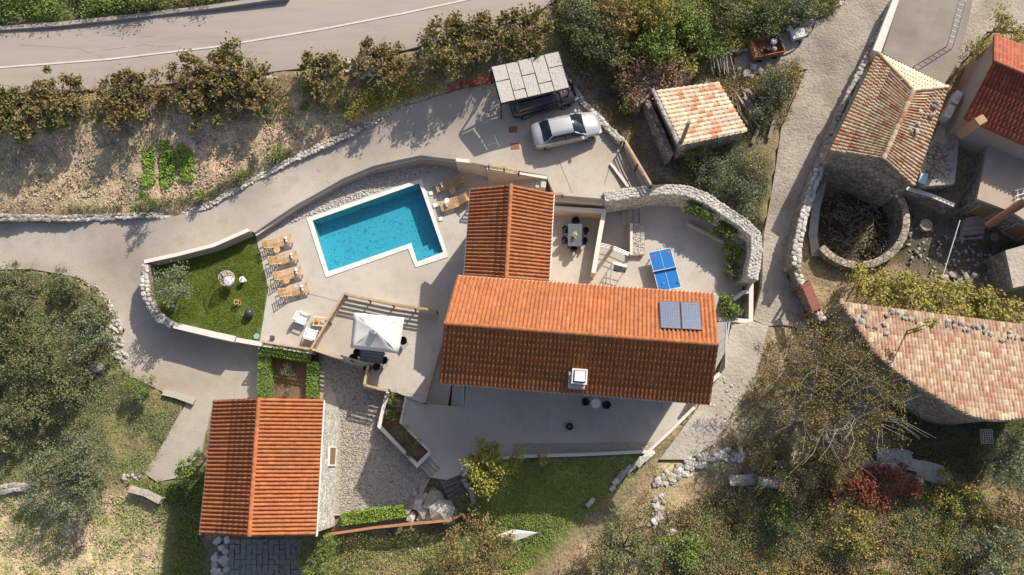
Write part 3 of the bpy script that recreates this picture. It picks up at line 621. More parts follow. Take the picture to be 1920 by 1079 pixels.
pw = n_.new('ShaderNodeMath'); pw.operation = 'POWER'; pw.inputs[1].default_value = 4; l_.new(lw.outputs['Facing'], pw.inputs[0])
ma = n_.new('ShaderNodeMath'); ma.operation = 'MULTIPLY_ADD'; ma.inputs[1].default_value = .5; ma.inputs[2].default_value = .025; l_.new(pw.outputs[0], ma.inputs[0])
l_.new(ma.outputs[0], ms.inputs[0]); l_.new(tr.outputs[0], ms.inputs[1]); l_.new(gl.outputs[0], ms.inputs[2]); l_.new(ms.outputs[0], n_['Material Output'].inputs[0])
mb = MB(); mb.v = [(p.x, p.y, -.06) for p in pin]; mb.f = [tuple(range(6))]; w = mb.build('water', wm, pool)
if w.data.polygons[0].normal.z < 0: w.data.flip_normals()

# ================================================================ BUILDINGS
def tile_proto(pan=True):
    xs = [0, .16, .28, .5, .72, .84, 1] if pan else [0, .1, .28, .5, .72, .9, 1]
    hs = [0, .0, .72, 1, .72, .0, 0]
    V = []
    for y, lift in ((-.06, .34), (1.0, 0.0)):
        for x, h in zip(xs, hs): V.append((x, y, h + lift + .02))
    for x, h in zip(xs, hs): V.append((x, -.06, h * .6 - .35))     # front lip
    F = []
    for i in range(6): F.append((i, i + 1, 8 + i, 7 + i)); F.append((i + 1, i, 14 + i, 15 + i))
    return np.array(V), np.array(F)
TP, TF = tile_proto()
TILEMESH = {}
def roof_slope(parent, E0, E1, R1, R0, tw, tl, m, h=.08, nind=130, clip=None, lift=.03, vend=None):
    """E0,E1 eave corners, R1,R0 ridge corners, each counterclockwise seen from outside"""
    n = max(1, round(((E1 - E0).length + (R1 - R0).length) / 2 / tw)); mm = max(1, round(((R0 - E0).length + (R1 - E1).length) / 2 / tl))
    if m.name not in TILEMESH: TILEMESH[m.name] = fastmesh('roof_tile', TP, TF, m, None)
    def pt(u, v): return (E0.lerp(E1, u)).lerp(R0.lerp(R1, u), v)
    N = (E1 - E0).cross(R0 - E0).normalized()
    ind = []; rest = []
    for j in range(mm):
        for i in range(n):
            v0 = j / mm
            if vend:
                ve = vend[i] if i < len(vend) else 1
                if v0 > ve - .15 / mm: continue
                v0 = min(v0, ve - 1 / mm)
            o = pt(i / n, v0); U = pt((i + 1) / n, v0) - o; W = pt(i / n, v0 + 1 / mm) - o
            if clip is not None:
                c = o + U / 2 + W / 2
                if not clip(c): continue
            o = o + N * lift
            (ind if len(ind) < nind else rest).append((o, U * 1.0, W, N))
    for o, U, W, N_ in ind:
        sx = U.length; X = U.normalized(); Y = (W - X * W.dot(X)); sy = Y.length; Y.normalize(); Z = X.cross(Y)
        hh = h * random.uniform(.92, 1.08)
        M = Matrix(((X.x * sx, Y.x * sy, Z.x * hh, o.x), (X.y * sx, Y.y * sy, Z.y * hh, o.y), (X.z * sx, Y.z * sy, Z.z * hh, o.z), (0, 0, 0, 1)))
        child('roof_tile', TILEMESH[m.name], parent, M)
    if rest:
        O = np.array([tuple(r[0]) for r in rest]); U = np.array([tuple(r[1]) for r in rest]); W = np.array([tuple(r[2]) for r in rest]); Nn = np.array(N)
        jz = rng.uniform(.92, 1.08, len(rest)); jy = rng.normal(0, .02, len(rest))
        V = O[:, None] + U[:, None] * TP[None, :, :1] + W[:, None] * (TP[None, :, 1:2] + jy[:, None, None]) + Nn[None, None] * (TP[None, :, 2:3] * h * jz[:, None, None])
        F = TF[None] + (np.arange(len(rest)) * len(TP))[:, None, None]
        me = fastmesh('roof_tiles', V.reshape(-1, 3), F.reshape(-1, 4), m, np.repeat(rng.uniform(0, 1, len(rest)), len(TF)))
        o = bpy.data.objects.new('roof_tiles', me); C.objects.link(o); o['kind'] = 'stuff'; o.parent = parent; o.matrix_parent_inverse = Matrix.Translation(-parent.location)
CAPMESH = {}
def ridge_caps(parent, A, B, m, r=.13, ln=.42):
    if m.name not in CAPMESH:
        V = []; F = []
        for y, s in ((-.04, 1.08), (1.0, .95)):
            for k in range(7):
                a = math.pi * k / 6; V.append((math.cos(a) * s, y, math.sin(a) * s * .8))
        for k in range(6): F.append((k, k + 1, 8 + k, 7 + k))
        F.append((0, 6, 5, 4)); F.append((0, 4, 3, 2)); F.append((0, 2, 1, 1))
        F = F[:-1]
        CAPMESH[m.name] = fastmesh('ridge_tile', np.array(V), np.array(F), m)
    n = max(1, round((B - A).length / ln)); Y = (B - A) / n
    for i in range(n):
        o = A + Y * i; X = Y.cross(Vector((0, 0, 1))).normalized(); Z = X.cross(Y).normalized()
        M = Matrix(((X.x * r, Y.x, Z.x * r, o.x), (X.y * r, Y.y, Z.y * r, o.y), (X.z * r, Y.z, Z.z * r, o.z), (0, 0, 0, 1)))
        child('ridge_tile', CAPMESH[m.name], parent, M)
def roof_deck(parent, faces, m, th=.14, name='roof_deck'):
    for f in faces:
        mb = MB(); mb.quadbox([(p.x, p.y, p.z - th) for p in f], [(p.x, p.y, p.z) for p in f]); mb.build(name, m, parent)
def walls(parent, poly, z0, tops, m, name='wall'):
    """each side of the footprint its own wall"""
    k = len(poly)
    for i in range(k):
        a, b = poly[i], poly[(i + 1) % k]; mb = MB(); d = (b - a).normalized(); n = Vector((-d.y, d.x, 0)) * .3
        a2 = a + n + d * 0; b2 = b + n
        mb.v = [(a.x, a.y, z0), (b.x, b.y, z0), (b2.x, b2.y, z0), (a2.x, a2.y, z0), (a.x, a.y, tops[i]), (b.x, b.y, tops[(i + 1) % k]), (b2.x, b2.y, tops[(i + 1) % k]), (a2.x, a2.y, tops[i])]
        mb.f = [(3, 2, 1, 0), (4, 5, 6, 7), (0, 1, 5, 4), (1, 2, 6, 5), (2, 3, 7, 6), (3, 0, 4, 7)]
        mb.build(name, m, parent)
V2 = lambda t: Vector(t)
def flat(p, z): return Vector((p.x, p.y, z))
def inset(poly, k):
    n = len(poly); ar = sum(poly[i].x * poly[(i + 1) % n].y - poly[(i + 1) % n].x * poly[i].y for i in range(n)); sg = 1 if ar > 0 else -1; out = []
    for i in range(n):
        p0, p, p1 = poly[i - 1], poly[i], poly[(i + 1) % n]; d1 = (p - p0).to_2d().normalized(); d2 = (p1 - p).to_2d().normalized()
        n1 = V2((-d1.y, d1.x)) * sg; n2 = V2((-d2.y, d2.x)) * sg; bb = n1 + n2; q = k * 2 / max(.6, bb.length_squared); out.append(p + Vector((bb.x * q, bb.y * q, 0)))
    return out
def opening(parent, a, b, u, z, w, h, fm, pm, name='window', out=.03):
    """window or door on wall a->b, centred at fraction u, sill height z"""
    d = (b - a).normalized(); n = Vector((d.y, -d.x, 0)); c = a.lerp(b, u); rz = math.atan2(d.y, d.x)
    mb = MB(); 
    for s in (-1, 1): mb.box(c + d * s * w / 2 + n * out / 2 + Vector((0, 0, z - c.z)), .1, .12, h, rz)
    for zz in (z - .1, z + h): mb.box(c + n * out / 2 + Vector((0, 0, zz - c.z)), w + .1, .12, .1, rz)
    f = mb.build(name, fm, parent)
    mb = MB(); mb.box(c + n * out / 2 + Vector((0, 0, z - c.z)), w - .1, .06, h, rz)
    o = mb.build('pane', pm, f); o.matrix_parent_inverse = Matrix.Identity(4)
    o.parent = f; o.matrix_parent_inverse = Matrix.Identity(4) if f.parent is None else (Matrix.Translation(Vector((0, 0, 0))))
    return f
def gable_house(name, label, cat, W, z_e1, z_r, z_e2, zb, tilem, wallm, tw, tl, gutter=None, h=.11, nind=130, overhang=.35, capr=.13):
    """W: px of eave1 start,end, ridge start,end, eave2 start,end (start=left/top end)"""
    a0, a1 = P(*W[0], z_e1), P(*W[1], z_e1); r0, r1 = P(*W[2], z_r), P(*W[3], z_r); b0, b1 = P(*W[4], z_e2), P(*W[5], z_e2)
    t = thing(name, (a0.x, a0.y, zb), label, cat)
    # slope 1: eave a, slope 2: eave b
    for (e0, e1, q1, q0) in ((a1, a0, r0, r1), (b0, b1, r1, r0)):
        if (e1 - e0).cross(q0 - e0).z < 0: e0, e1, q0, q1 = e1, e0, q1, q0
        roof_slope(t, e0, e1, q1, q0, tw, tl, tilem, h, nind)
        roof_deck(t, [[e0, e1, q1, q0]], mat('roof_underlay', [(0.22, 0.11, 0.06)], .9))
    ridge_caps(t, r0 + Vector((0, 0, .07)), r1 + Vector((0, 0, .07)), tilem, capr)
    fp = [flat(a0, 0), flat(b0, 0), flat(b1, 0), flat(a1, 0)]
    if sum((fp[i].x * fp[(i + 1) % 4].y - fp[(i + 1) % 4].x * fp[i].y) for i in range(4)) < 0: fp = [fp[0], fp[3], fp[2], fp[1]]; zz = [z_e1, z_e1, z_e2, z_e2]
    else: zz = [z_e1, z_e2, z_e2, z_e1]
    fp = inset(fp, overhang); k = .18
    walls(t, fp, zb, [z + .05 for z in zz], wallm)
    # gable infill
    for (a, r, b) in ((a0, r0, b0), (a1, r1, b1)):
        c = (a0 + a1 + b0 + b1) / 4; s = (c - r); s.z = 0; s.normalize(); s *= overhang
        mb = MB(); A, B, Rr = a.lerp(b, .06) + s, b.lerp(a, .06) + s, r + s
        tri = [Vector((A.x, A.y, A.z - .05)), Vector((B.x, B.y, B.z - .05)), Vector((Rr.x, Rr.y, Rr.z - .16))]; s2 = s.normalized() * .25
        mb.quadbox(tri, [q + s2 for q in tri]); mb.build('gable', wallm, t)
    if gutter:
        for e0, e1, c in ((a0, a1, r0), (b0, b1, r0)):
            o = ((e0 + e1) / 2 - c); o.z = 0; o = o.normalized() * .08; mb = MB()
            mb.bar(e0 + o - Vector((0, 0, .02)), e1 + o - Vector((0, 0, .02)), .11, .1); mb.build('gutter', gutter, t)
    return t, fp, (a0, a1, r0, r1, b0, b1)
guttr = mat('gutter_white', [(0.72, 0.72, 0.70)], .4)
mainh, fpm, mc = gable_house('main_house', 'long house with orange tiled gable roof carrying solar panels', 'house', [(857, 519), (1339, 553), (833, 607), (1347, 647), (823, 717), (1331, 757)], 5.9, 7.3, 5.5, -.9, terra, render_w, .235, .36, guttr, overhang=.75)
wing, fpw, wc = gable_house('house_wing', 'north wing of the main house with lower orange tiled roof', 'house', [(884, 354), (872, 519), (958, 347), (949, 524), (1037, 363), (1028, 530)], 4.5, 5.4, 4.5, -.4, terra, render_w, .235, .36, guttr)
cott, fpc, cc = gable_house('cottage', 'small cottage with orange tiled roof and whitewashed wall by the gravel yard', 'house', [(403, 750), (377, 1001), (486, 747), (468, 1006), (606, 749), (592, 1004)], 4.0, 5.1, 4.0, -2.4, terra_c, whitestone, .225, .36, guttr, h=.11, overhang=.12)
hutt, fph, hc = None, None, None
# window and door on visible walls
def sides(fp): return [(fp[i], fp[(i + 1) % len(fp)]) for i in range(len(fp))]
brownp = mat('brown_shutter', [(0.30, 0.17, 0.09)], .6)
for a, b in sides(fpc):
    d = b - a
    if abs(d.y) > abs(d.x) and a.x > (fpc[0].x + fpc[2].x) / 2 - .1: opening(cott, flat(a, 0), flat(b, 0), .58, -.2, 1.1, 1.6, white, brownp)
for a, b in sides(fpm):
    if abs(b.x - a.x) > 5 and a.y < mc[2].y:
        for u in (.12, .3, .5, .7, .88): opening(mainh, flat(a, 0), flat(b, 0), u, 0.0 if u in (.3, .7) else .9, 1.2, 2.1 if u in (.3, .7) else 1.2, white, glass_d)
for a, b in sides(fpw):
    if abs(b.y - a.y) > 3:
        for u in (.3, .7): opening(wing, flat(a, 0), flat(b, 0), u, .9, 1.1, 1.3, white, glass_d)
    elif a.y > 15: opening(wing, flat(a, 0), flat(b, 0), .5, 1.0, 1.0, 1.2, white, glass_d)
# chimney (part of the house)
cp = P(1087, 706, 6.7); mb = MB(); mb.box((cp.x, cp.y, 5.4), .72, .72, 1.15, -.08); ch = mb.build('chimney', render_w, mainh)
mb = MB(); mb.box((cp.x, cp.y, 6.55), .86, .86, .1, -.08); o = mb.build('chimney_cap', cap_w, ch); o.matrix_parent_inverse = Matrix.Identity(4)
mb = MB(); mb.box((cp.x, cp.y, 6.652), .66, .66, .03, -.08); o = mb.build('painted_gap_shade', darkmetal, ch); o.matrix_parent_inverse = Matrix.Identity(4)  # dark plate standing in for the shaded gap below the flue cover
mb = MB(); mb.box((cp.x, cp.y, 6.684), .56, .56, .1, -.08); o = mb.build('flue_cover', white, ch); o.matrix_parent_inverse = Matrix.Identity(4)
mb = MB(); mb.box((cp.x - .12, cp.y - .15, 5.7), .95, .95, .55, -.08); mb.build('flashing', steel, mainh)
# solar panels lying on the north slope
a0, a1, r0, r1, b0, b1 = mc
solar_m = mat('solar_cells', [(0.035, 0.07, 0.16), (0.10, 0.15, 0.26)], .25, 8, spec=.6)
nrm = (a0 - a1).cross(r1 - a1).normalized(); nrm = nrm if nrm.z > 0 else -nrm
def on_slope(px, py, lift=.22):
    # intersect view ray with slope plane lifted
    p1 = P(px, py, 4); p2 = P(px, py, 8); d = p2 - p1; q = a0 + nrm * lift; t = (q - p1).dot(nrm) / d.dot(nrm); return p1 + d * t
for quad, lab in (([(1236, 564), (1274, 566), (1277, 617), (1239, 615)], 'left solar panel lying on the orange house roof'), ([(1276, 566), (1312, 567), (1316, 619), (1279, 617)], 'right solar panel lying on the orange house roof')):
    q = [on_slope(x, y) for x, y in quad]; t = thing('solar_panel', tuple(q[3]), lab, 'solar panel', 'solar panels on the house roof')
    mb = MB(); mb.quadbox([p - nrm * .09 for p in q], q); mb.build('frame', darkmetal, t)
    e = [(a, b) for a, b in ((0, 0),)]
    gx, gy = 8, 12
    for i in range(gx):
        for j in range(gy):
            def pp(u, v): return (q[0].lerp(q[1], u)).lerp(q[3].lerp(q[2], u), v) + nrm * .003
            u0, u1 = .03 + .94 * (i + .08) / gx, .03 + .94 * (i + .92) / gx; v0, v1 = .02 + .96 * (j + .08) / gy, .02 + .96 * (j + .92) / gy
            if i == 0 and j == 0: mb = MB()
            k = len(mb.v); mb.v += [tuple(pp(*c)) for c in ((u0, v0), (u0, v1), (u1, v1), (u1, v0))]; mb.f.append((k, k + 1, k + 2, k + 3))
    o = mb.build('cells', solar_m, t); o['kind'] = 'stuff'
# ---- stone hut
def shed(name, label, cat, quadpx, zs, zb, tilem, wallm, tw, tl, h, nind=200, along=0, ov=.12, th=.12):
    """quad px: four roof corners (eave0, eave1, top1, top0), heights zs"""
    q = [P(x, y, z) for (x, y), z in zip(quadpx, zs)]; t = thing(name, (q[0].x, q[0].y, zb), label, cat)
    if (q[1] - q[0]).cross(q[3] - q[0]).z < 0: q = [q[1], q[0], q[3], q[2]]
    roof_slope(t, q[0], q[1], q[2], q[3], tw, tl, tilem, h, nind); roof_deck(t, [q], oldwood, th)
    fp = inset([flat(p, 0) for p in q], ov); ar = sum((fp[i].x * fp[(i + 1) % 4].y - fp[(i + 1) % 4].x * fp[i].y) for i in range(4)); zz = [p.z - .06 for p in q]
    if ar < 0: fp = fp[::-1]; zz = zz[::-1]
    walls(t, fp, zb, zz, wallm); return t, fp, q
hut, fph, _ = shed('stone_hut', 'old stone hut with cream barrel tile roof above the parking area', 'hut', [(1400, 247), (1345, 154), (1229, 170), (1278, 272)], [3.3, 3.3, 4.2, 4.2], .6, tile_hut, masonry, .31, .42, .1, 300)
plain_wall([(1213, 188), (1240, 245), (1258, 290)], 3.0, .35, .8, masonry, 'leaning rough side wall of the old stone hut', None, name='stone_buttress')
for i in range(26):
    q = P(1229, 170, 4.25).lerp(P(1278, 272, 4.25), i / 25); rock_at('stone', hut, q + Vector((-.15, 0, 0)), .28, .25, .2, greystone)
# ---- barn, curved front
bz1, bz2 = 3.6, 6.0
barn_pts = [(1575, 567), (1604, 610), (1640, 662), (1668, 688), (1700, 712), (1730, 731), (1760, 748), (1785, 763), (1810, 777), (1830, 784), (1855, 789), (1880, 790), (1920, 786), (1990, 775), (2040, 625), (1920, 608), (1740, 590)]
A0, A1, A2, A3 = P(1560, 790, bz1), P(2040, 830, bz1), P(2060, 640, bz2), P(1578, 566, bz2)
T_ = [P(1575, 567, 4.0), P(2060, 628, 4.0)]; S0 = P(1540, 800, 5.7)      # low northern eave, high curved southern edge
nb_ = (T_[1] - T_[0]).cross(S0 - T_[0]).normalized(); nb_ = nb_ if nb_.z > 0 else -nb_
def onplane(px, py):
    p1 = P(px, py, 2); p2 = P(px, py, 7); d = p2 - p1; t = (T_[0] - p1).dot(nb_) / d.dot(nb_); return p1 + d * t
bw = [onplane(*p) for p in barn_pts]; bxy = [(p.x, p.y) for p in bw]
barn = thing('stone_barn', (bw[0].x, bw[0].y, 0), 'large stone barn with patchy pink and cream tile roof weighted with stones', 'barn')
u_ = (T_[1] - T_[0]); nrow = u_.length / .2; w_ = nb_.cross(u_).normalized(); w_ = w_ if w_.y < 0 else -w_; LN = 11.0
nB = round(nrow); vend = []
for i in range(nB):
    vs = np.linspace(0, 1, 150); p = [T_[0].lerp(T_[1], (i + .5) / nB) + w_ * (LN * v) for v in vs]
    ins = inpoly(np.array([q.x for q in p]), np.array([q.y for q in p]), bxy); vend.append(float(vs[len(vs) - 1 - ins[::-1].argmax()]) if ins.any() else -1)
roof_slope(barn, T_[1], T_[0], T_[0] + w_ * LN, T_[1] + w_ * LN, u_.length / nB, .36, tile_barn, .065, 300, vend=vend[::-1])
mb = MB(); mb.quadbox([p - nb_ * .2 for p in bw], bw); mb.build('roof_deck', oldwood, barn)
ci = sum(bw, Vector()) / len(bw); fpb = [flat(p.lerp(ci, .03), 0) for p in bw]; zz = [p.z - .2 for p in bw]
if sum((fpb[i].x * fpb[(i + 1) % len(fpb)].y - fpb[(i + 1) % len(fpb)].x * fpb[i].y) for i in range(len(fpb))) < 0: fpb = fpb[::-1]; zz = zz[::-1]
walls(barn, fpb, -.4, zz, masonry)
for i, (x, y) in enumerate([(1621, 585), (1617, 594), (1602, 601), (1614, 603), (1625, 612), (1641, 615), (1660, 594), (1657, 610), (1671, 585), (1682, 587), (1660, 627), (1694, 598), (1700, 591), (1707, 600), (1717, 602), (1775, 611), (1776, 604), (1787, 606), (1787, 613), (1800, 607), (1807, 618), (1813, 613), (1813, 620), (1822, 614), (1831, 615), (1844, 614), (1844, 623), (1855, 628), (1877, 640), (1892, 625), (1892, 632), (1905, 634), (1917, 637)]):
    p = onplane(x, y) + nb_ * .17
    o = rock_at('roof_stone', None, p - nb_ * .05, random.uniform(.24, .38), random.uniform(.18, .28), .2, greystone); tag(o, 'loose grey stone weighing down the barn roof tiles', 'stone', 'loose stones on the barn roof')
# ---- old stone house, three slopes
zE, zR = 5.2, 5.95
h_apex = P(1712, 170, zR); h_r2 = P(1655, 299, zR - .2); w0 = P(1645, 100, zE + .3); w1 = P(1556, 284, zE - .2); e0 = P(1776, 164, zE + .3); e1 = P(1712, 350, zE - .5)
oldh = thing('old_stone_house', (w1.x, w1.y, 1), 'old stone house with mottled cream and red tile roof beside the alley', 'house')
def slope4(par, a, b, c2, d, tw, tl, m, h, nind, clip=None):
    if (b - a).cross(d - a).z < 0: a, b, c2, d = b, a, d, c2
    roof_slope(par, a, b, c2, d, tw, tl, m, h, nind, clip)
slope4(oldh, w1, w0, h_apex, h_r2, .21, .32, tile_old, .07, 110); roof_deck(oldh, [[w1, w0, h_apex, h_r2]], oldwood)
slope4(oldh, e0, e1, h_r2, h_apex, .21, .32, tile_old, .07, 110); roof_deck(oldh, [[e0, e1, h_r2, h_apex]], oldwood)
tile_pale = mat('old_tiles_pale', [(0.66, 0.56, 0.42), (0.72, 0.62, 0.47), (0.62, 0.48, 0.32), (0.70, 0.59, 0.44)], .9, 5, .2, 14, rnd=True)
mid = w0.lerp(e0, .5)
tri = [(p.x, p.y) for p in (w0, e0, h_apex)]
slope4(oldh, w0, e0, e0.lerp(w0, 0) + (h_apex - mid), w0 + (h_apex - mid), .2, .32, tile_pale, .07, 80, clip=lambda c: bool(inpoly(np.array([c.x]), np.array([c.y]), tri)[0]))
mb = MB(); mb.quadbox([q - Vector((0, 0, .15)) for q in (w0, e0, h_apex)], [w0, e0, h_apex]); mb.build('roof_deck', oldwood, oldh)
up = Vector((0, 0, .08)); ridge_caps(oldh, h_r2 + up, h_apex + up, tile_old, .15); ridge_caps(oldh, w0 + up, h_apex + up, tile_old, .12); ridge_caps(oldh, e0 + up, h_apex + up, tile_pale, .12)
fpo = [flat(p, 0) for p in (w1, h_r2.lerp(w1, -.0), e1, e0, w0)]; co = sum(fpo, Vector()) / 5; fpo = [p.lerp(co, .04) for p in fpo]; zz = [w1.z, h_r2.z - .3, e1.z, e0.z, w0.z]
if sum((fpo[i].x * fpo[(i + 1) % 5].y - fpo[(i + 1) % 5].x * fpo[i].y) for i in range(5)) < 0: fpo = fpo[::-1]; zz = zz[::-1]
walls(oldh, fpo, 0.2, [z - .08 for z in zz], masonry)
for i, (x, y) in enumerate([(1725, 210), (1752, 200), (1749, 215), (1720, 232), (1707, 245), (1719, 246), (1757, 192)]):
    p = P(x, y, 5.65); o = rock_at('roof_stone', None, p, .42, .24, .2, greystone); tag(o, 'loose grey stone lying on the right slope of the old house roof', 'stone', 'loose stones on the old house roof')
# ---- beige house top right with red roofs
bh, fpbh, bc = gable_house('beige_house', 'beige two storey house with orange and dark red tile roof at the upper right', 'house', [(1864, 66), (2010, 125), (1863, 116), (2010, 178), (1808, 222), (1985, 300)], 6.0, 7.2, 5.5, 1.8, terra_r, beigewall, .24, .36, None, h=.085, overhang=.2)
for a, b in sides(fpbh):
    if a.x < bc[2].x and abs((b - a).y) > abs((b - a).x) * .9:
        for u in (.3, .62): opening(bh, flat(a, 0), flat(b, 0), u, 3.6, .9, 1.4, beigewall, brownp, 'shutter_window')
ch2 = MB(); q = P(1838, 226, 6.9); ch2.box((q.x, q.y, 5.0), .6, .5, 2.0, .5); ch2.build('chimney', mat('ochre_render', [(0.36, 0.22, 0.12), (0.44, 0.30, 0.18)], .9, 3), bh)
# flat roofed block with rust stain
def flat_block(name, label, pxs, zt, zb, wallm, topm, ov=0.0, par=0.0):
    q = [P(x, y, zt) for x, y in pxs]; t = thing(name, (q[0].x, q[0].y, zb), label, 'building'); k = len(q)
    if sum((q[i].x * q[(i + 1) % k].y - q[(i + 1) % k].x * q[i].y) for i in range(k)) < 0: q = q[::-1]
    walls(t, [flat(p, 0) for p in inset(q, ov)], zb, [zt - .25] * k, wallm)
    mb = MB(); mb.quadbox([(p.x, p.y, zt - .25) for p in q], [(p.x, p.y, zt) for p in q]); mb.build('roof_slab', topm, t)
    return t, q
greyroof = mat('flat_roof_screed', [(0.33, 0.29, 0.245), (0.44, 0.395, 0.34)], .9, .8, .1, 10, second=((0.42, 0.24, 0.11), .5, .55))
fb, q = flat_block('flat_roofed_house', 'house block with flat grey roof stained with rust', [(1858, 247), (1985, 300), (1980, 450), (1898, 398), (1832, 373)], 3.8, .8, masonry, greyroof, .1)
for a, b in sides(q):
    if (b - a).length > 3 and ((a + b) / 2).y < q[0].y + 30 and abs((b - a).x) > .5: pass
a, b = P(1785, 405, 3), P(1870, 440, 3)
for a, b in sides(inset(q, .1)):
    if (b - a).length > 1.2 and (b - a).x > .5 and abs((b - a).y) < (b - a).x and (a + b).y / 2 < sum(p.y for p in q) / 5: opening(fb, flat(a, 0), flat(b, 0), .5 if (b - a).length < 4 else .2, 1.5, 1.1, 1.7, oldconc, brownp, 'door')
ft, q = flat_block('roof_terrace_building', 'building with broad flat concrete roof terrace at the top right', [(1696, -30), (1830, -30), (1818, 30), (1798, 112), (1770, 158), (1655, 100)], 4.2, 1.5, render_w, mat('terrace_screed', [(0.235, 0.205, 0.17), (0.34, 0.30, 0.25)], .9, .8, .2, 10, second=((0.17, 0.14, 0.11), .35, .6)))
yb, q = flat_block('yard_annex', 'low rough concrete annex between old stone house and flat roofed block', [(1775, 215), (1800, 230), (1795, 300), (1790, 345), (1730, 350), (1722, 300), (1745, 270)], 3.2, .8, masonry, oldconc)
ab, q = flat_block('side_annex', 'small grey lean to block at the right edge by the yard rubble', [(1885, 470), (1990, 440), (1990, 520), (1900, 540)], 3.2, .8, masonry, oldconc)
mb = MB(); mb.quadbox([P(1727, 325, 3.25), P(1740, 326, 3.25), P(1735, 347, 3.25), P(1722, 342, 3.25)], [P(1727, 325, 3.45), P(1740, 326, 3.45), P(1735, 347, 3.45), P(1722, 342, 3.45)]); tag(mb.build('water_tank', mat('pale_blue_plastic', [(0.30, 0.48, 0.66)], .5)), 'small pale blue tank lid on the concrete annex', 'tank')
# rust red canopy over the gate
cq = [P(x, y, 2.8) for x, y in ((1503, 535), (1518, 527), (1540, 578), (1524, 585))]; t = thing('gate_canopy', tuple(cq[0].xy) + (1,), 'rust red sheet metal gate canopy beside the alley wall', 'canopy')
for i in range(5):
    f0, f1 = i / 5, (i + .97) / 5; w_ = [cq[0].lerp(cq[3], f0), cq[1].lerp(cq[2], f0), cq[1].lerp(cq[2], f1), cq[0].lerp(cq[3], f1)]
    mb = MB(); mb.quadbox([(p.x, p.y, p.z - .05) for p in w_], [tuple(p) for p in w_]); mb.build('panel', mat('red_sheet', [(0.20, 0.06, 0.035), (0.26, 0.09, 0.05)], .6, 2), t)
for p in cq:
    mb = MB(); mb.box((p.x, p.y, .8), .12, .12, 1.98); mb.build('post', rust, t)

rs, q = flat_block('ruined_shed', 'roofless ruined shed with debris under rusty creeper above the stone hut', [(1160, 128), (1290, 108), (1300, 145), (1225, 172), (1195, 200)], 3.1, .8, masonry, mat('debris_floor', [(0.26, 0.21, 0.16), (0.46, 0.40, 0.33), (0.34, 0.24, 0.17)], .95, 4, .9, 6))
# ================================================================ VEGETATION
L_autumn = leafmat('autumn_leaves', [(0.29, 0.21, 0.085), (0.14, 0.16, 0.05), (0.42, 0.25, 0.09), (0.08, 0.10, 0.03), (0.31, 0.24, 0.12), (0.13, 0.14, 0.045), (0.36, 0.20, 0.08)])
def leaf_arrays(C_, S, up=0.5, aspect=0.55, droop=None):
    """quads with random facing around centres C_, sizes S"""
    n = len(C_); N = rng.normal(0, 1, (n, 3)); N /= np.linalg.norm(N, axis=1)[:, None]; N[:, 2] = np.abs(N[:, 2]) + up; N /= np.linalg.norm(N, axis=1)[:, None]
    T = rng.normal(0, 1, (n, 3)); T -= N * (T * N).sum(1)[:, None]; T /= np.linalg.norm(T, axis=1)[:, None]; B = np.cross(N, T)
    T = T * S[:, None] * .5; B = B * S[:, None] * .5 * aspect
    V = np.stack([C_ - T, C_ + B - T * .1, C_ + T, C_ - B - T * .1], 1).reshape(-1, 3)
    return V, np.arange(n * 4).reshape(-1, 4)
CL = []
def crnd(n):
    a = np.concatenate(CL) if CL else rng.uniform(0, 1, n)
    return np.resize(a, n) * .62 + rng.uniform(0, .38, n)
def cloud(blobs, n, clump, shell=.55):
    vol = np.array([b[3] * b[4] for b in blobs]) ; vol = vol / vol.sum(); nc = max(8, int(n / 80)); out = []; CL.clear()
    for b, f in zip(blobs, vol):
        k = max(2, int(nc * f)); d = rng.normal(0, 1, (k, 3)); d /= np.linalg.norm(d, axis=1)[:, None]; d[:, 2] = np.abs(d[:, 2]) * .95 - .25
        r = (shell + (1 - shell) * rng.uniform(0, 1, k) ** .6) * rng.uniform(.82, 1.12, k)
        cc = np.array(b[:3]) + d * r[:, None] * np.array(b[3:6]); m = int(n * f / k) + 1
        s = clump * rng.uniform(.55, 1.35, k)
        CL.append(np.repeat(rng.uniform(0, 1, k), m))
        out.append((cc[:, None] + rng.normal(0, 1, (k, m, 3)) * s[:, None, None] * np.array([1, 1, .9])).reshape(-1, 3))
    return np.concatenate(out)
def crown_blobs(c, rx, ry, rz, k, spread=.55, size=(.42, .62), rot=0.0):
    bl = []
    for i in range(k):
        a = 2 * math.pi * (i + random.uniform(-.3, .3)) / k; r = spread * random.uniform(.75, 1.1) if i else .1
        s = random.uniform(*size); x, y = math.cos(a) * r * rx, math.sin(a) * r * ry
        cs, sn = math.cos(rot), math.sin(rot)
        bl.append((c[0] + x * cs - y * sn, c[1] + x * sn + y * cs, c[2] + random.uniform(-.2, .25) * rz, rx * s, ry * s if rot == 0 else rx * s, rz * random.uniform(.6, .85)))
    return bl
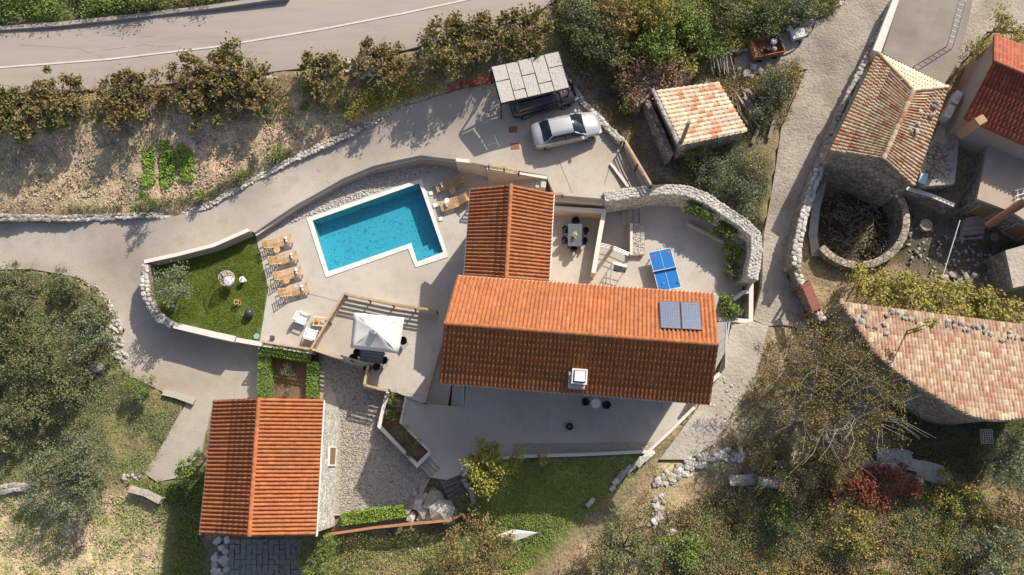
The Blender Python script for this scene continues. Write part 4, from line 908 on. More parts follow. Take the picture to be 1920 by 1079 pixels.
def tree(name, px, py, rpx, h, lm, label, cat='tree', dens=210, leaf=.17, asp=1.0, k=7, trunk=True, group=None, bm=None, base=None, rot=0.0, clump=.2, twigs=0, up=.1, shell=.55, spread=.55):
    g = G(px, py, h * .62) if base is None else P(px, py, base + h * .6) * 1; r = rpx / 28.5 * .87
    if base is not None: g.z = base
    c = Vector((g.x, g.y, g.z + h * .6)); t = thing(name, (g.x, g.y, g.z), label, cat, group)
    bl = crown_blobs(c, r, r * asp, h * .42, k, rot=rot, spread=spread)
    clump *= 1.15; dens *= 1.3; n = int(dens * math.pi * r * r * asp)
    A = cloud(bl, n, clump, shell); A = A[A[:, 2] > g.z + .04]; S = leaf * rng.uniform(.6, 1.35, len(A)); V, F = leaf_arrays(A, S, up)
    me = fastmesh('crown', V, F, lm, crnd(len(A)))
    o = bpy.data.objects.new('crown' if trunk else 'foliage', me); C.objects.link(o); o.parent = t; o.matrix_parent_inverse = Matrix.Translation(-t.location)
    if trunk:
        mb = MB(); b0 = Vector((g.x, g.y, g.z - .2)); tr = max(.07, r * .06); mid = b0.lerp(c, .45) + Vector((random.uniform(-.15, .15), random.uniform(-.15, .15), 0))
        mb.tube([b0, b0.lerp(mid, .5), mid], [tr * 1.3, tr, tr * .85], 7); mb.build('trunk', bm or bark, t)
        mb = MB()
        for b in bl:
            e = Vector(b[:3]); q = mid.lerp(e, .5) + Vector((0, 0, .1 * h)); mb.tube([mid, q, e], [tr * .5, min(.07, tr * .3), .02], 5, False)
            for _ in range(3 + twigs):
                d = Vector((random.uniform(-1, 1) * b[3], random.uniform(-1, 1) * b[4], random.uniform(0, 1) * b[5])); mb.tube([q.lerp(e, random.uniform(.2, 1)), e + d * .5, e + d * .92], [min(.028, tr * .12), min(.018, tr * .08), .007], 4, False)
        o = mb.build('branches', bm or bark, t); o['kind'] = 'stuff'
    return t
figs = [(28, 212, 62, 3.6, 'fig tree at the far left edge beside the road'), (108, 188, 60, 3.4, 'second brown leaved fig tree from the left beside the road'), (243, 183, 64, 3.6, 'round fig tree standing alone between gaps beside the road'),
        (362, 158, 52, 3.8, 'fig tree left part of the widest clump beside the road'), (430, 138, 58, 4.2, 'tallest fig tree reaching over the road edge'), (478, 178, 50, 3.2, 'low fig tree at the field side of the widest clump'), (385, 205, 46, 2.6, 'small fig tree shading the field above the vegetable patch'),
        (604, 138, 46, 3.4, 'fig tree with twin tufts midway along the road'), (712, 120, 48, 3.6, 'fig tree right of the white stones beside the road'), (840, 85, 56, 4.0, 'fig tree nearest left of the carport by the road'), (905, 75, 56, 4.0, 'fig tree with pale bare branches above the carport'), (985, 68, 52, 3.6, 'fig tree between road bend and carport corner')]
for x, y, r, h, lab in figs: tree('fig_tree', x, y - 4, r * 1.2, h * .5, L_fig, lab, dens=210, leaf=.22, clump=.16, k=10, group='fig trees along the road', bm=palebark, twigs=1, shell=.35, spread=.62)
for x, y, r, h, lm, lab, lf in [
    (1115, 62, 62, 4.2, L_dolive, 'dense dark evergreen tree at the bend above the carport', .15), (1160, 25, 50, 4.0, L_brown, 'brownish broad bush at the top edge right of the road', .17), (1085, 25, 38, 3.0, L_olive, 'greyish green bush touching the top edge by the road', .15),
    (1240, 75, 50, 3.0, L_green, 'bright green rounded shrub in the thicket above the stone hut', .17), (1300, 45, 44, 3.0, L_green, 'green leafy shrub in the middle of the upper thicket', .17), (1230, 15, 48, 3.2, L_vine, 'yellow green shrub at the top edge of the thicket', .16),
    (1370, 20, 46, 3.4, L_dolive, 'dark shrub at the top edge left of the concrete alley', .15), (1440, 30, 46, 3.2, L_dolive, 'dark green shrub beside the rubble edge of the alley', .15), (1500, 15, 40, 2.8, L_olive, 'grey green shrub at the top edge next to the alley', .14), (1330, 85, 38, 2.4, L_green, 'low green shrub behind the pile of sticks', .16),
    (1150, 100, 44, 3.0, L_dolive, 'dark shrub overhanging the sunken path by the carport', .15), (1175, 150, 36, 2.2, L_brown, 'brown green shrub beside the vine covered ruin', .15),
    (1455, 165, 44, 2.4, L_olive, 'round grey green bush beside the alley below the rusty trailer', .14), (1485, 150, 28, 1.6, L_brown, 'small brownish bush at the alley edge', .14), (1430, 205, 30, 1.8, L_olive, 'low bush among the scrap wood right of the hut', .14)]:
    tree('thicket_shrub', x, y, r, h * .72, lm, lab, 'shrub', dens=290, leaf=lf, k=8, twigs=0, clump=.17) if True else None
for x, y, r, h, lm, lab in [(1312, 388, 37, 2.2, L_green, 'glossy citrus tree in the triangular planter by the thick wall'), (1360, 432, 31, 1.9, L_green, 'smaller citrus tree lower in the triangular planter'), (1374, 474, 20, 1.3, L_green, 'round shrub between citrus tree and bottom shrub in the planter'), (1372, 510, 20, 1.1, L_dolive, 'flowering shrub at the bottom of the patio planter'), (1366, 575, 26, 1.8, L_green, 'leafy shrub in the corner planter right of the solar panels'), (350, 885, 28, 2.2, L_green, 'bright citrus tree left of the cottage roof')]:
    tree('citrus_tree', x, y, r, h, lm, lab, 'tree', dens=620, leaf=.15, k=7, twigs=0, clump=.12, base=0.0 if y < 600 else None)
tree('olive_tree', 322, 537, 45, 3.6, L_olive, 'silvery olive tree in the left corner of the lawn', dens=300, leaf=.13, k=7, bm=palebark, clump=.18, twigs=2)
for x, y, r, h, lab, lm in [(30, 545, 60, 4.2, 'olive tree at the left edge just below the driveway', L_dolive), (62, 655, 74, 4.4, 'largest olive tree in the middle of the left grove', L_dolive), (172, 622, 58, 3.8, 'olive tree spreading over the white driveway edge', L_olive), (8, 620, 48, 3.6, 'olive tree at the far left of the grove', L_dolive),
                       (60, 752, 62, 3.4, 'low olive tree at the bottom of the grove', L_dolive), (8, 800, 44, 3.2, 'olive tree cut by the left edge low in the grove', L_dolive), (140, 892, 96, 3.8, 'wide grey olive tree above the lower field', L_olive), (140, 706, 56, 3.4, 'olive tree behind the grey boulder by the driveway', L_dolive)]:
    tree('olive_tree', x, y, r, h * .8, lm, lab, dens=300, leaf=.13, k=12, bm=bark, clump=.17, group='olive trees in the left grove', twigs=1, shell=.4, spread=.6)
for x, y, r, h, lab in [(108, 522, 22, 1.6, 'first round clipped shrub along the driveway edge'), (138, 537, 24, 1.8, 'second round shrub along the driveway edge'), (165, 558, 26, 1.8, 'largest round shrub along the driveway edge'), (190, 575, 20, 1.5, 'last round shrub before the driveway narrows')]:
    tree('edge_shrub', x, y, r, h, L_dolive, lab, 'shrub', dens=330, leaf=.11, k=6, clump=.12, group='round shrubs along the driveway edge')
tree('oval_shrub', 267, 723, 38, 1.5, L_green, 'oval clipped evergreen shrub beside the driveway', 'shrub', dens=420, leaf=.1, asp=.62, k=8, rot=0, clump=.12)
tree('round_shrub', 376, 857, 17, 1.3, L_dolive, 'small round clipped shrub at the left eave of the cottage', 'shrub', dens=450, leaf=.1, k=5, clump=.1)
tree('conifer_shrub', 603, 1043, 52, 2.6, L_green, 'dense rounded green conifer below the cottage corner', 'shrub', dens=420, leaf=.1, k=9, clump=.14)
tree('yellow_tree', 916, 880, 58, 3.0, L_yellow, 'yellow green leafy tree beside the dark garden stairs', dens=330, leaf=.15, k=10, clump=.17)
tree('yellow_shrub', 1017, 864, 15, 1.4, L_yellow, 'tiny yellow green shrub against the terrace parapet', 'shrub', dens=300, leaf=.13, k=4, clump=.1)
tree('autumn_tree', 908, 1048, 88, 4.0, L_brown, 'sparse autumn coloured tree at the bottom below the garden stairs', dens=270, leaf=.13, k=14, clump=.18, twigs=2, shell=.3)
tree('grey_shrub_tree', 1170, 1035, 85, 3.6, L_dolive, 'broad grey green tree at the bottom of the meadow', dens=200, leaf=.14, k=10, clump=.2, twigs=2)
tree('deciduous_tree', 1562, 742, 138, 6.0, L_autumn, 'large thinning deciduous tree with brown green leaves left of the barn', dens=270, leaf=.12, k=22, clump=.2, twigs=6, bm=palebark, shell=.25, spread=.62)
tree('deciduous_tree', 1510, 672, 52, 4.2, L_scrub, 'half bare tree with pale twigs at the gate side of the barn', dens=110, leaf=.12, k=9, clump=.2, twigs=7, bm=palebark, shell=.3)
for x, y, r, h, lm, lab in [(1895, 865, 52, 3.6, L_olive, 'bright leafy tree at the right edge below the barn'), (1870, 1045, 62, 3.0, L_olive, 'dense bush in the bottom right corner'), (1905, 960, 40, 2.4, L_scrub, 'dry twiggy bush at the right edge'), (1800, 930, 46, 1.6, L_vine, 'yellow green mound of brush below the boulders'), (1500, 905, 50, 2.2, L_scrub, 'dry brown thicket left of the red creeper'),
                           (1600, 990, 42, 1.6, L_vine, 'yellowish bramble mound in the lower right meadow'), (1465, 960, 38, 1.8, L_green, 'green bush in front of the dry thicket'), (1570, 880, 48, 2.4, L_brown, 'brown bush under the large deciduous tree'), (1430, 860, 34, 1.6, L_brown, 'low brown bush by the white rubble row'), (1290, 1040, 40, 1.6, L_green, 'green weedy mound at the bottom centre right')]:
    tree('wild_bush', x, y, r, h, lm, lab, 'bush', dens=230, leaf=.14, k=8, twigs=3, clump=.2)
for x, y, r, h, lm, lab in [(1340, 325, 42, 1.6, L_olive, 'sage green bush below the stone hut'), (1390, 350, 38, 1.5, L_olive, 'grey green bush between hut and alley wall'), (1415, 310, 30, 1.4, L_scrub, 'brown twiggy bush beside the alley'), (1310, 285, 34, 1.8, L_green, 'green bush growing against the hut corner'), (1400, 385, 28, 1.1, L_olive, 'low bush at the foot of the thick white wall')]:
    tree('slope_bush', x, y, r, h, lm, lab, 'bush', dens=260, leaf=.12, k=7, twigs=2, clump=.17)
for x, y, r, h, lab in [(519, 287, 16, 1.2, 'young shrub by the stone wall right of the vegetables'), (453, 330, 13, 1.0, 'small shrub on the wall near the ramp bend'), (277, 375, 27, 1.7, 'bushy green shrub directly below the vegetable patch'), (376, 366, 15, 1.0, 'small spiky shrub right of the shrub below the vegetables')]:
    tree('field_shrub', x, y, r, h, L_green, lab, 'shrub', dens=260, leaf=.13, k=5, clump=.13)
for x, y, r, h, lm, lab in [(740, 748, 12, .9, L_green, 'green shrub at the top of the sunken shrub bed'), (747, 763, 10, .8, L_olive, 'silver grey shrub in the sunken bed'), (733, 780, 11, .7, L_green, 'low green shrub beside the silver grey one'), (757, 812, 14, 1.2, L_dolive, 'tall dark shrub in the middle of the sunken bed'), (775, 840, 14, 1.0, L_dolive, 'dark shrub at the bottom end of the sunken bed'),
                           (540, 695, 11, .8, L_olive, 'silvery shrub in the middle of the hedged bed'), (539, 735, 6, .5, L_olive, 'tiny plant by the cottage ridge in the hedged bed')]:
    tree('bed_shrub', x, y, r * 1.25, h, lm, lab, 'shrub', dens=700, leaf=.1, k=6, clump=.09, trunk=False, base=-.3 if x > 600 else -.85)
for x, y, r, h, lab in [(1880, 45, 28, 1.8, 'vine shrub between concrete yard and beige house'), (1835, 92, 22, 1.6, 'yellow green shrub beside the beige house wall'), (1905, 70, 20, 1.6, 'shrub behind the orange roof at the top right')]:
    tree('yard_shrub', x, y, r, h + 1.2, L_vine, lab, 'shrub', dens=260, leaf=.15, k=5)
# grape vine over the pergola behind the barn
def mass(name, label, cat, blobpx, n, lm, leaf, clump=.2, kind=None, stems=None, group=None, up=.5):
    bl = []
    for x, y, rx, h in blobpx:
        g = G(x, y, h * .7); r = rx / 28.5; bl.append((g.x, g.y, g.z + h * .6, r, r, h * .4))
    A = cloud(bl, n, clump, .3); zz = terr_arr(A[:, 0], A[:, 1]); A = A[A[:, 2] > zz + .02]; S = leaf * rng.uniform(.6, 1.35, len(A)); V, F = leaf_arrays(A, S, up)
    if kind: o = bpy.data.objects.new(name, fastmesh(name, V, F, lm, rng.uniform(0, 1, len(A)))); C.objects.link(o); return tag(o, label, cat, None, kind)
    t = thing(name, (bl[0][0], bl[0][1], G(*blobpx[0][:2]).z), label, cat, group)
    o = bpy.data.objects.new('foliage', fastmesh('foliage', V, F, lm, rng.uniform(0, 1, len(A)))); C.objects.link(o); o.parent = t; o.matrix_parent_inverse = Matrix.Translation(-t.location)
    mb = MB()
    for b in bl:
        b0 = Vector((b[0], b[1], terr(b[0], b[1]))); mb.tube([b0, b0 + Vector((.1, .05, (b[2] - b0.z) * .5)), Vector(b[:3])], [.07, .05, .03], 5)
    o = mb.build('stems', bark, t); o['kind'] = 'stuff'
    return t
mass('grape_vine', 'broad yellow green grape vine spreading between round pit and barn roof', 'vine', [(1625, 525, 30, 2.4), (1655, 545, 34, 2.8), (1690, 535, 36, 3.0), (1725, 560, 36, 3.0), (1690, 575, 26, 2.8), (1765, 555, 36, 3.0), (1805, 565, 38, 3.0), (1850, 570, 36, 3.0), (1885, 585, 34, 2.8), (1780, 585, 26, 3.0), (1835, 595, 26, 2.8)], 9500, L_vine, .19, .22)
mass('creeper', 'small creeper growing over the barn roof edge', 'vine', [(1755, 603, 7, 9.5), (1745, 612, 5, 9.0)], 240, L_vine, .15, .1)
mass('ivy_ruin', 'sparse reddish brown creeper covering the ruined shed above the stone hut', 'vine', [(1175, 130, 24, 1.9), (1210, 120, 26, 1.9), (1245, 125, 26, 1.9), (1275, 140, 24, 1.9), (1200, 155, 24, 1.8), (1235, 160, 24, 1.8), (1190, 180, 22, 1.6), (1265, 155, 20, 1.6)], 3000, leafmat('rusty_leaves', [(0.36, 0.17, 0.09), (0.26, 0.15, 0.09), (0.42, 0.28, 0.17), (0.22, 0.10, 0.06), (0.34, 0.30, 0.22)]), .17, .25)
mass('ivy_ruin', 'yellow brown creeper fringe around the ruined shed', 'vine', [(1165, 105, 18, 1.8), (1200, 95, 18, 1.9), (1240, 98, 20, 1.8), (1280, 110, 20, 1.8), (1300, 135, 14, 1.7), (1165, 150, 16, 1.5), (1175, 195, 18, 1.2)], 2600, L_vine, .16, .22)
mass('red_creeper', 'dark red virginia creeper sprawling under the boulders', 'vine', [(1590, 900, 30, .9), (1625, 905, 30, 1.0), (1655, 895, 26, 1.1), (1685, 900, 26, 1.1), (1708, 915, 22, 1.3), (1640, 925, 28, .7), (1560, 915, 24, .8), (1655, 950, 14, .6)], 4200, L_red, .15, .2)
mass('red_flowers', 'red flowering creeper on the stone wall left of the carport', 'flowers', [(845, 164, 6, .9), (862, 160, 7, .9), (880, 156, 6, .9), (897, 151, 6, .9), (915, 149, 6, .9)], 520, leafmat('red_petals', [(0.45, 0.07, 0.04), (0.34, 0.06, 0.04)]), .1, .12)
# hedges
def hedge(pxa, pxb, w, h, z, lm, label, n):
    a, b = P(*pxa, z + h), P(*pxb, z + h); t = thing('hedge', (a.x, a.y, z), label, 'hedge'); d = (b - a); L = d.length; d.normalize(); s = Vector((-d.y, d.x, 0))
    q = []
    for _ in range(n):
        f = rng.uniform(0, 1); u = rng.uniform(-.5, .5); zz = rng.uniform(.1, 1)
        if rng.uniform() < .55: zz = 1.0
        else: u = .5 * (1 if rng.uniform() < .5 else -1)
        p = a + d * L * f + s * (w * u); q.append((p.x + rng.normal(0, .03), p.y + rng.normal(0, .03), z + h * zz + rng.normal(0, .04)))
    A = np.array(q); S = .12 * rng.uniform(.6, 1.3, n); V, F = leaf_arrays(A, S, .6)
    o = bpy.data.objects.new('foliage', fastmesh('foliage', V, F, lm, rng.uniform(0, 1, n))); C.objects.link(o); o.parent = t; o.matrix_parent_inverse = Matrix.Translation(-t.location)
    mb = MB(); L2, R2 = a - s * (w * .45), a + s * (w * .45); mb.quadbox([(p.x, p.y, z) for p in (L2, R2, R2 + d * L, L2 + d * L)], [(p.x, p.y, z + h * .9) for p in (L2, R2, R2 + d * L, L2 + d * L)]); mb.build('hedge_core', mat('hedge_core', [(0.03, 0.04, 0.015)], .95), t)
L_hedge = leafmat('hedge_leaves', [(0.16, 0.25, 0.05), (0.22, 0.32, 0.07), (0.12, 0.20, 0.04)])
hedge((495, 652), (494, 746), .72, .95, -.85, L_hedge, 'clipped light green hedge along the left side of the planting bed', 2600)
hedge((506, 656), (582, 668), .72, .95, -.85, L_hedge, 'clipped light green hedge along the top of the planting bed', 2000)
hedge((586, 680), (583, 746), .62, .8, -.85, L_hedge, 'clipped hedge on the right of the planting bed striped by fence shadows', 1700)
hedge((640, 975), (758, 958), .7, .5, -.9, L_bright, 'bright green low planting row behind the rust coloured fence', 1900)
for x, y, r, lab in [(665, 963, 11, 'first clipped round shrub at the gravel yard edge'), (690, 962, 9, 'second clipped round shrub at the gravel yard edge'), (708, 960, 12, 'third clipped round shrub at the gravel yard edge'), (742, 958, 14, 'largest clipped shrub at the gravel yard edge')]:
    tree('clipped_shrub', x, y, r, .9, L_green, lab, 'shrub', dens=520, leaf=.09, k=5, clump=.08, trunk=False, group='clipped shrubs at the gravel yard edge')
# vegetables
for (poly, n, lab) in (([(269, 278), (288, 274), (292, 350), (273, 350)], 60, 'left'), ([(296, 266), (324, 268), (326, 352), (298, 354)], 95, 'mid'), ([(328, 275), (358, 285), (362, 340), (335, 344), (326, 310)], 80, 'right')):
    q = scatter_px(poly, n)
    for i, (x, y) in enumerate(q[:0]): pass
def lettuce_mesh():
    A = []; 
    for i in range(22):
        a = rng.uniform(0, 6.28); r = rng.uniform(.03, .2); A.append((math.cos(a) * r, math.sin(a) * r, .06 + .12 * rng.uniform()))
    A = np.array(A); V, F = leaf_arrays(A, .15 * rng.uniform(.7, 1.3, len(A)), .7, .8); return fastmesh('vegetable_plant', V, F, L_bright, rng.uniform(0, .3, len(A)))
LM = [lettuce_mesh() for _ in range(4)]
for poly, n, lab in (([(268, 276), (286, 272), (288, 350), (271, 352)], 62, 'bright green leafy vegetable in the left row of the patch'), ([(299, 264), (327, 268), (325, 352), (300, 354)], 90, 'bright green leafy vegetable in the middle rows of the patch'), ([(334, 272), (358, 283), (363, 312), (361, 340), (340, 345), (335, 325), (345, 312), (334, 300)], 70, 'bright green leafy vegetable in the right rows of the patch')):
    for x, y in scatter_px(poly, n):
        o = bpy.data.objects.new('vegetable_plant', random.choice(LM)); C.objects.link(o); s = random.uniform(.65, 1.15); o.location = (x, y, terr(x, y) + .02); o.scale = (s, s, s); o.rotation_euler = (0, 0, random.uniform(0, 6))
        tag(o, lab, 'vegetable', 'leafy vegetables ' + lab.split(' in ')[1])
# ground cover: tufts of small leaves following the ground
def tufts(name, poly, n, lm, leaf, h, per=14, spread=.16, up=.3, z=None, asp=.4):
    q = np.array(scatter_px(poly, n, z)); zz = terr_arr(q[:, 0], q[:, 1]) if z is None else np.full(len(q), z)
    m = np.array([0.5 + 0.5 * noise.noise((x * .45, y * .45, 3)) for x, y in q]); keep = rng.uniform(0, 1, len(q)) < np.clip(m * 2.6 - .55, .12, 1); q = q[keep]; zz = zz[keep]; m = m[keep]
    k = len(q); hh = h * (0.4 + 1.2 * m) * rng.uniform(.5, 1.4, k)
    A = np.zeros((k, per, 3)); A[..., 0] = q[:, :1] + rng.normal(0, spread, (k, per)); A[..., 1] = q[:, 1:] + rng.normal(0, spread, (k, per)); A[..., 2] = zz[:, None] + .02 + hh[:, None] * rng.uniform(0, 1, (k, per))
    A = A.reshape(-1, 3); S = leaf * rng.uniform(.6, 1.4, len(A)); V, F = leaf_arrays(A, S, up, asp)
    o = bpy.data.objects.new(name, fastmesh(name, V, F, lm, (rng.uniform(0, 1, len(A)) * .6 + np.repeat(rng.uniform(0, .4, k), per)))); C.objects.link(o); return tag(o, None, None, None, 'stuff')
tufts('thicket_undergrowth', [(-60, -60), (520, -60), (400, 6), (250, 24), (0, 45), (-60, 50)], 2400, L_green, .17, 1.0, 20, .22)
tufts('thicket_undergrowth', [(300, -40), (540, -40), (490, -6), (250, 24)], 350, L_scrub, .15, .5)
tufts('thicket_undergrowth', [(1045, -20), (1570, -40), (1570, 20), (1480, 50), (1320, 110), (1300, 150), (1190, 110), (1100, 130), (1050, 60)], 3600, L_green, .16, .8, 18, .2)
tufts('thicket_undergrowth', [(1045, -20), (1570, -40), (1570, 20), (1480, 60), (1320, 110), (1320, 150), (1180, 150), (1090, 160), (1050, 60)], 2000, L_brown, .15, .9, 18, .2)
tufts('field_weeds', [(-60, 210), (520, 200), (650, 200), (560, 280), (450, 345), (380, 385), (220, 400), (-60, 400)], 1500, L_olive, .09, .14, 9, .12)
tufts('field_weeds', [(-60, 180), (700, 140), (900, 110), (900, 160), (760, 190), (620, 210), (-60, 240)], 1500, L_brown, .14, .4, 12, .2)
tufts('field_weeds', [(680, 180), (760, 160), (830, 160), (800, 175), (690, 215), (640, 240)], 420, L_vine, .12, .7, 18, .2)
tufts('wall_ivy', [(120, 398), (220, 397), (250, 404), (380, 382), (450, 342), (555, 288), (545, 278), (440, 330), (375, 368), (250, 388), (120, 390)], 620, L_dolive, .1, .35, 16, .13)
tufts('grove_grass', [(-60, 500), (130, 520), (200, 600), (235, 690), (345, 765), (280, 885), (230, 915), (-60, 905)], 4200, L_olive, .1, .14, 10, .14)
tufts('grove_grass', [(-60, 500), (130, 520), (200, 600), (235, 690), (345, 765), (280, 885), (230, 915), (-60, 905)], 2200, L_grass, .1, .12, 10, .14)
tufts('field_grass', [(-60, 930), (240, 930), (310, 960), (315, 1120), (-60, 1120)], 1700, L_grass, .12, .16, 10, .13)
tufts('shade_grass', [(235, 900), (330, 905), (385, 870), (380, 1010), (400, 1120), (312, 1120), (300, 950)], 900, L_green, .12, .25, 14, .15)
tufts('meadow_grass', [(890, 890), (965, 862), (1215, 855), (1140, 930), (1050, 1010), (960, 1100), (840, 1100), (880, 1000)], 5200, L_grass, .09, .1, 10, .12)
tufts('meadow_scrub', [(1215, 860), (1235, 900), (1130, 1000), (1040, 1100), (1180, 1120), (1260, 980), (1240, 900)], 1300, L_scrub, .09, .12, 10, .13)
tufts('meadow_scrub', [(620, 1010), (860, 985), (860, 1120), (560, 1120)], 1700, L_scrub, .11, .25, 12, .16)
tufts('meadow_scrub', [(620, 1000), (860, 985), (860, 1120), (560, 1120)], 1200, L_grass, .11, .25, 12, .16)
RS = [(1240, 970), (1380, 900), (1500, 870), (1620, 900), (1760, 900), (1990, 980), (1990, 1130), (1180, 1130)]
tufts('slope_scrub', RS, 8500, L_scrub, .12, .38, 14, .17)
tufts('slope_scrub', RS, 5200, L_olive, .12, .42, 14, .17)
tufts('slope_scrub', RS, 3200, L_brown, .12, .5, 14, .17)
tufts('slope_grass', [(1700, 920), (1850, 940), (1830, 1060), (1740, 1080), (1690, 1000)], 1500, L_grass, .12, .3, 16, .17)
tufts('slope_grass', [(1300, 960), (1480, 940), (1500, 1010), (1400, 1060), (1290, 1040)], 1100, L_grass, .11, .3, 16, .17)
tufts('dry_verge', [(1375, 790), (1412, 722), (1440, 640), (1500, 640), (1480, 860), (1380, 870), (1345, 835)], 1800, L_scrub, .1, .15, 9, .14)
tufts('slope_scrub', [(1240, 300), (1420, 260), (1440, 330), (1420, 420), (1280, 350)], 1500, L_olive, .1, .35, 14, .16)
tufts('yard_scrub', [(1320, 130), (1500, 110), (1480, 230), (1400, 260), (1380, 200)], 1300, L_scrub, .1, .3, 12, .16)
tufts('yard_scrub', [(1060, 110), (1150, 180), (1200, 220), (1215, 330), (1180, 270)], 350, L_brown, .1, .15, 10, .16)
tufts('barn_shade_scrub', [(1690, 740), (1990, 800), (1990, 940), (1750, 890), (1650, 800)], 1700, L_dolive, .12, .25, 12, .16)
tufts('pit_brush', [(1535, 370), (1600, 335), (1680, 380), (1680, 470), (1600, 495), (1540, 480)], 220, L_scrub, .13, .2, 12, .2)
tufts('lawn_grass', [(284, 497), (335, 484), (465, 440), (478, 450), (500, 540), (485, 638), (400, 622), (330, 605), (292, 570)], 9000, L_lawn, .07, .05, 8, .09, z=0.0, asp=.35)
tufts('vine_courtyard_scrub', [(1560, 520), (1700, 505), (1660, 600), (1560, 590)], 300, L_scrub, .1, .15, 9, .14)

clodm = mat('soil_clods', [(0.30, 0.22, 0.15), (0.60, 0.48, 0.36), (0.45, 0.34, 0.24)], .95, 5, .3, 14, rnd=True)
def clods(name, poly, n, s): 
    q = [(Vector((x, y, terr(x, y) + .03)), random.uniform(.5, 1.6) * s) for x, y in scatter_px(poly, n)]; rocks_joined(name, q, clodm)
clods('field_clods', [(-60, 210), (520, 200), (660, 190), (640, 235), (555, 285), (450, 335), (380, 375), (220, 392), (-60, 395)], 4200, .10)
clods('field_clods', [(-60, 930), (240, 930), (310, 960), (315, 1120), (-60, 1120)], 2600, .10)
clods('field_clods', [(1245, 960), (1400, 900), (1750, 920), (1960, 980), (1960, 1120), (1180, 1120)], 1500, .11)

# low bushes scattered over the wild slopes
def brush(name, poly, n, r0, r1, lm, leaf=.12, dens=260, h=.7):
    bl = []
    for x, y in scatter_px(poly, n):
        r = random.uniform(r0, r1); z = terr(x, y); bl.append((x, y, z + r * h * .35, r, r * random.uniform(.6, 1), r * h))
    tot = int(dens * sum(math.pi * q[3] * q[4] for q in bl)); A = cloud(bl, tot, .13, .45); rn = crnd(len(A)); zz = terr_arr(A[:, 0], A[:, 1]); k = A[:, 2] > zz + .02; A = A[k]; rn = rn[k]
    S = leaf * rng.uniform(.6, 1.35, len(A)); V, F = leaf_arrays(A, S, .1); o = bpy.data.objects.new(name, fastmesh(name, V, F, lm, rn)); C.objects.link(o); o['kind'] = 'stuff'
SL = [(1250, 985), (1400, 915), (1560, 905), (1760, 930), (1960, 990), (1960, 1110), (1190, 1110)]
brush('slope_bushes', SL, 46, .35, .85, L_green); brush('slope_bushes', SL, 46, .4, .95, L_vine); brush('slope_bushes', SL, 60, .35, .9, L_brown); brush('slope_bushes', SL, 40, .3, .8, L_autumn)
brush('slope_bushes', [(1380, 870), (1560, 840), (1720, 850), (1560, 910), (1400, 915)], 26, .35, .8, L_brown)
brush('grove_bushes', [(-40, 500), (140, 530), (210, 600), (230, 680), (230, 760), (120, 850), (-40, 900)], 60, .3, .8, L_dolive)
brush('thicket_bushes', [(-40, -60), (520, -60), (400, -4), (250, 12), (0, 30), (-40, 36)], 40, .5, 1.1, L_green, .15, 240)
brush('thicket_bushes', [(1060, -20), (1560, -30), (1540, 10), (1440, 60), (1320, 110), (1180, 110), (1070, 80)], 50, .5, 1.0, L_vine, .14)
brush('field_edge_bushes', [(-40, 225), (180, 215), (420, 215), (560, 175), (800, 150), (690, 205), (560, 215), (200, 240), (-40, 250)], 46, .25, .6, L_green)
brush('path_weeds', [(1370, 800), (1400, 740), (1430, 700), (1440, 760), (1400, 850), (1360, 860)], 16, .25, .6, L_scrub)
brush('yard_bushes', [(1390, 140), (1500, 120), (1480, 220), (1420, 250), (1400, 200)], 16, .25, .6, L_vine)
# ================================================================ OBJECTS
V3 = Vector
def rotz(mesh_objs, a): pass
def place(t, p, a): t.location = p; t.rotation_euler = (0, 0, a)
def ang(pa, pb, z=0): a, b = P(*pa, z), P(*pb, z); return math.atan2(b.y - a.y, b.x - a.x)
# ---- timber rails / fences
def rail_fence(pxs, z, h, boards, label, bw=.1, m=fencewood, post_m=None, name='timber_fence', spacing=1.75, top=True, zend=None):
    """pxs read at the top rail"""
    ze = z if zend is None else zend; n = len(pxs); pts = [P(x, y, z + (ze - z) * i / max(1, n - 1) + h) for i, (x, y) in enumerate(pxs)]
    t = thing(name, (pts[0].x, pts[0].y, z), label, 'fence')
    if not boards: return t
    for a, b in zip(pts, pts[1:]):
        L = (b - a).length; k = max(1, round(L / spacing)); d = (b - a).normalized(); s = V3((-d.y, d.x, 0)).normalized() * .04
        for i in range(k + 1):
            if i == 0 and a is not pts[0]: continue
            p = a.lerp(b, i / k); mb = MB(); mb.box((p.x, p.y, p.z - h - .1), .08, .08, h + .06, math.atan2(d.y, d.x)); mb.build('post', post_m or darkmetal, t)
        for j in range(boards):
            zz = -h * (j + .5) / (boards + .3) 
            mb = MB(); mb.bar(a + V3((0, 0, zz)) + s, b + V3((0, 0, zz)) + s, .035, h / (boards + .3) * .52); mb.build('board', m, t)
        if top: mb = MB(); mb.bar(a + V3((0, 0, .03)), b + V3((0, 0, .03)), .14, .035); mb.build('top_rail', m, t)
    return t
rail_fence([(583, 655), (645, 551)], 0, 1.05, 4, 'timber slat fence along the left side of the parasol terrace')
rail_fence([(645, 551), (735, 570), (818, 583)], 0, 1.05, 4, 'long timber slat fence between pool deck and parasol terrace')
rail_fence([(487, 640), (583, 655), (640, 668), (690, 684)], 0, 1.0, 4, 'timber slat fence above hedge and gravel yard')
rail_fence([(690, 684), (683, 722)], 0, 1.0, 4, 'short timber slat fence on the terrace corner above the gravel')
rail_fence([(683, 722), (728, 733)], 0, 1.0, 4, 'last short piece of timber slat fence above the shrub bed')
rail_fence([(830, 633), (812, 694), (795, 755)], 0, .95, 4, 'timber slat fence guarding the sunken stairwell')
rail_fence([(916, 309), (945, 314), (973, 320)], 1.9, .8, 3, 'short timber rail at the top of the steps to the parking')
rail_fence([(1028, 363), (1055, 364)], 1.9, .6, 2, 'tiny timber rail at the corner of the house wing')
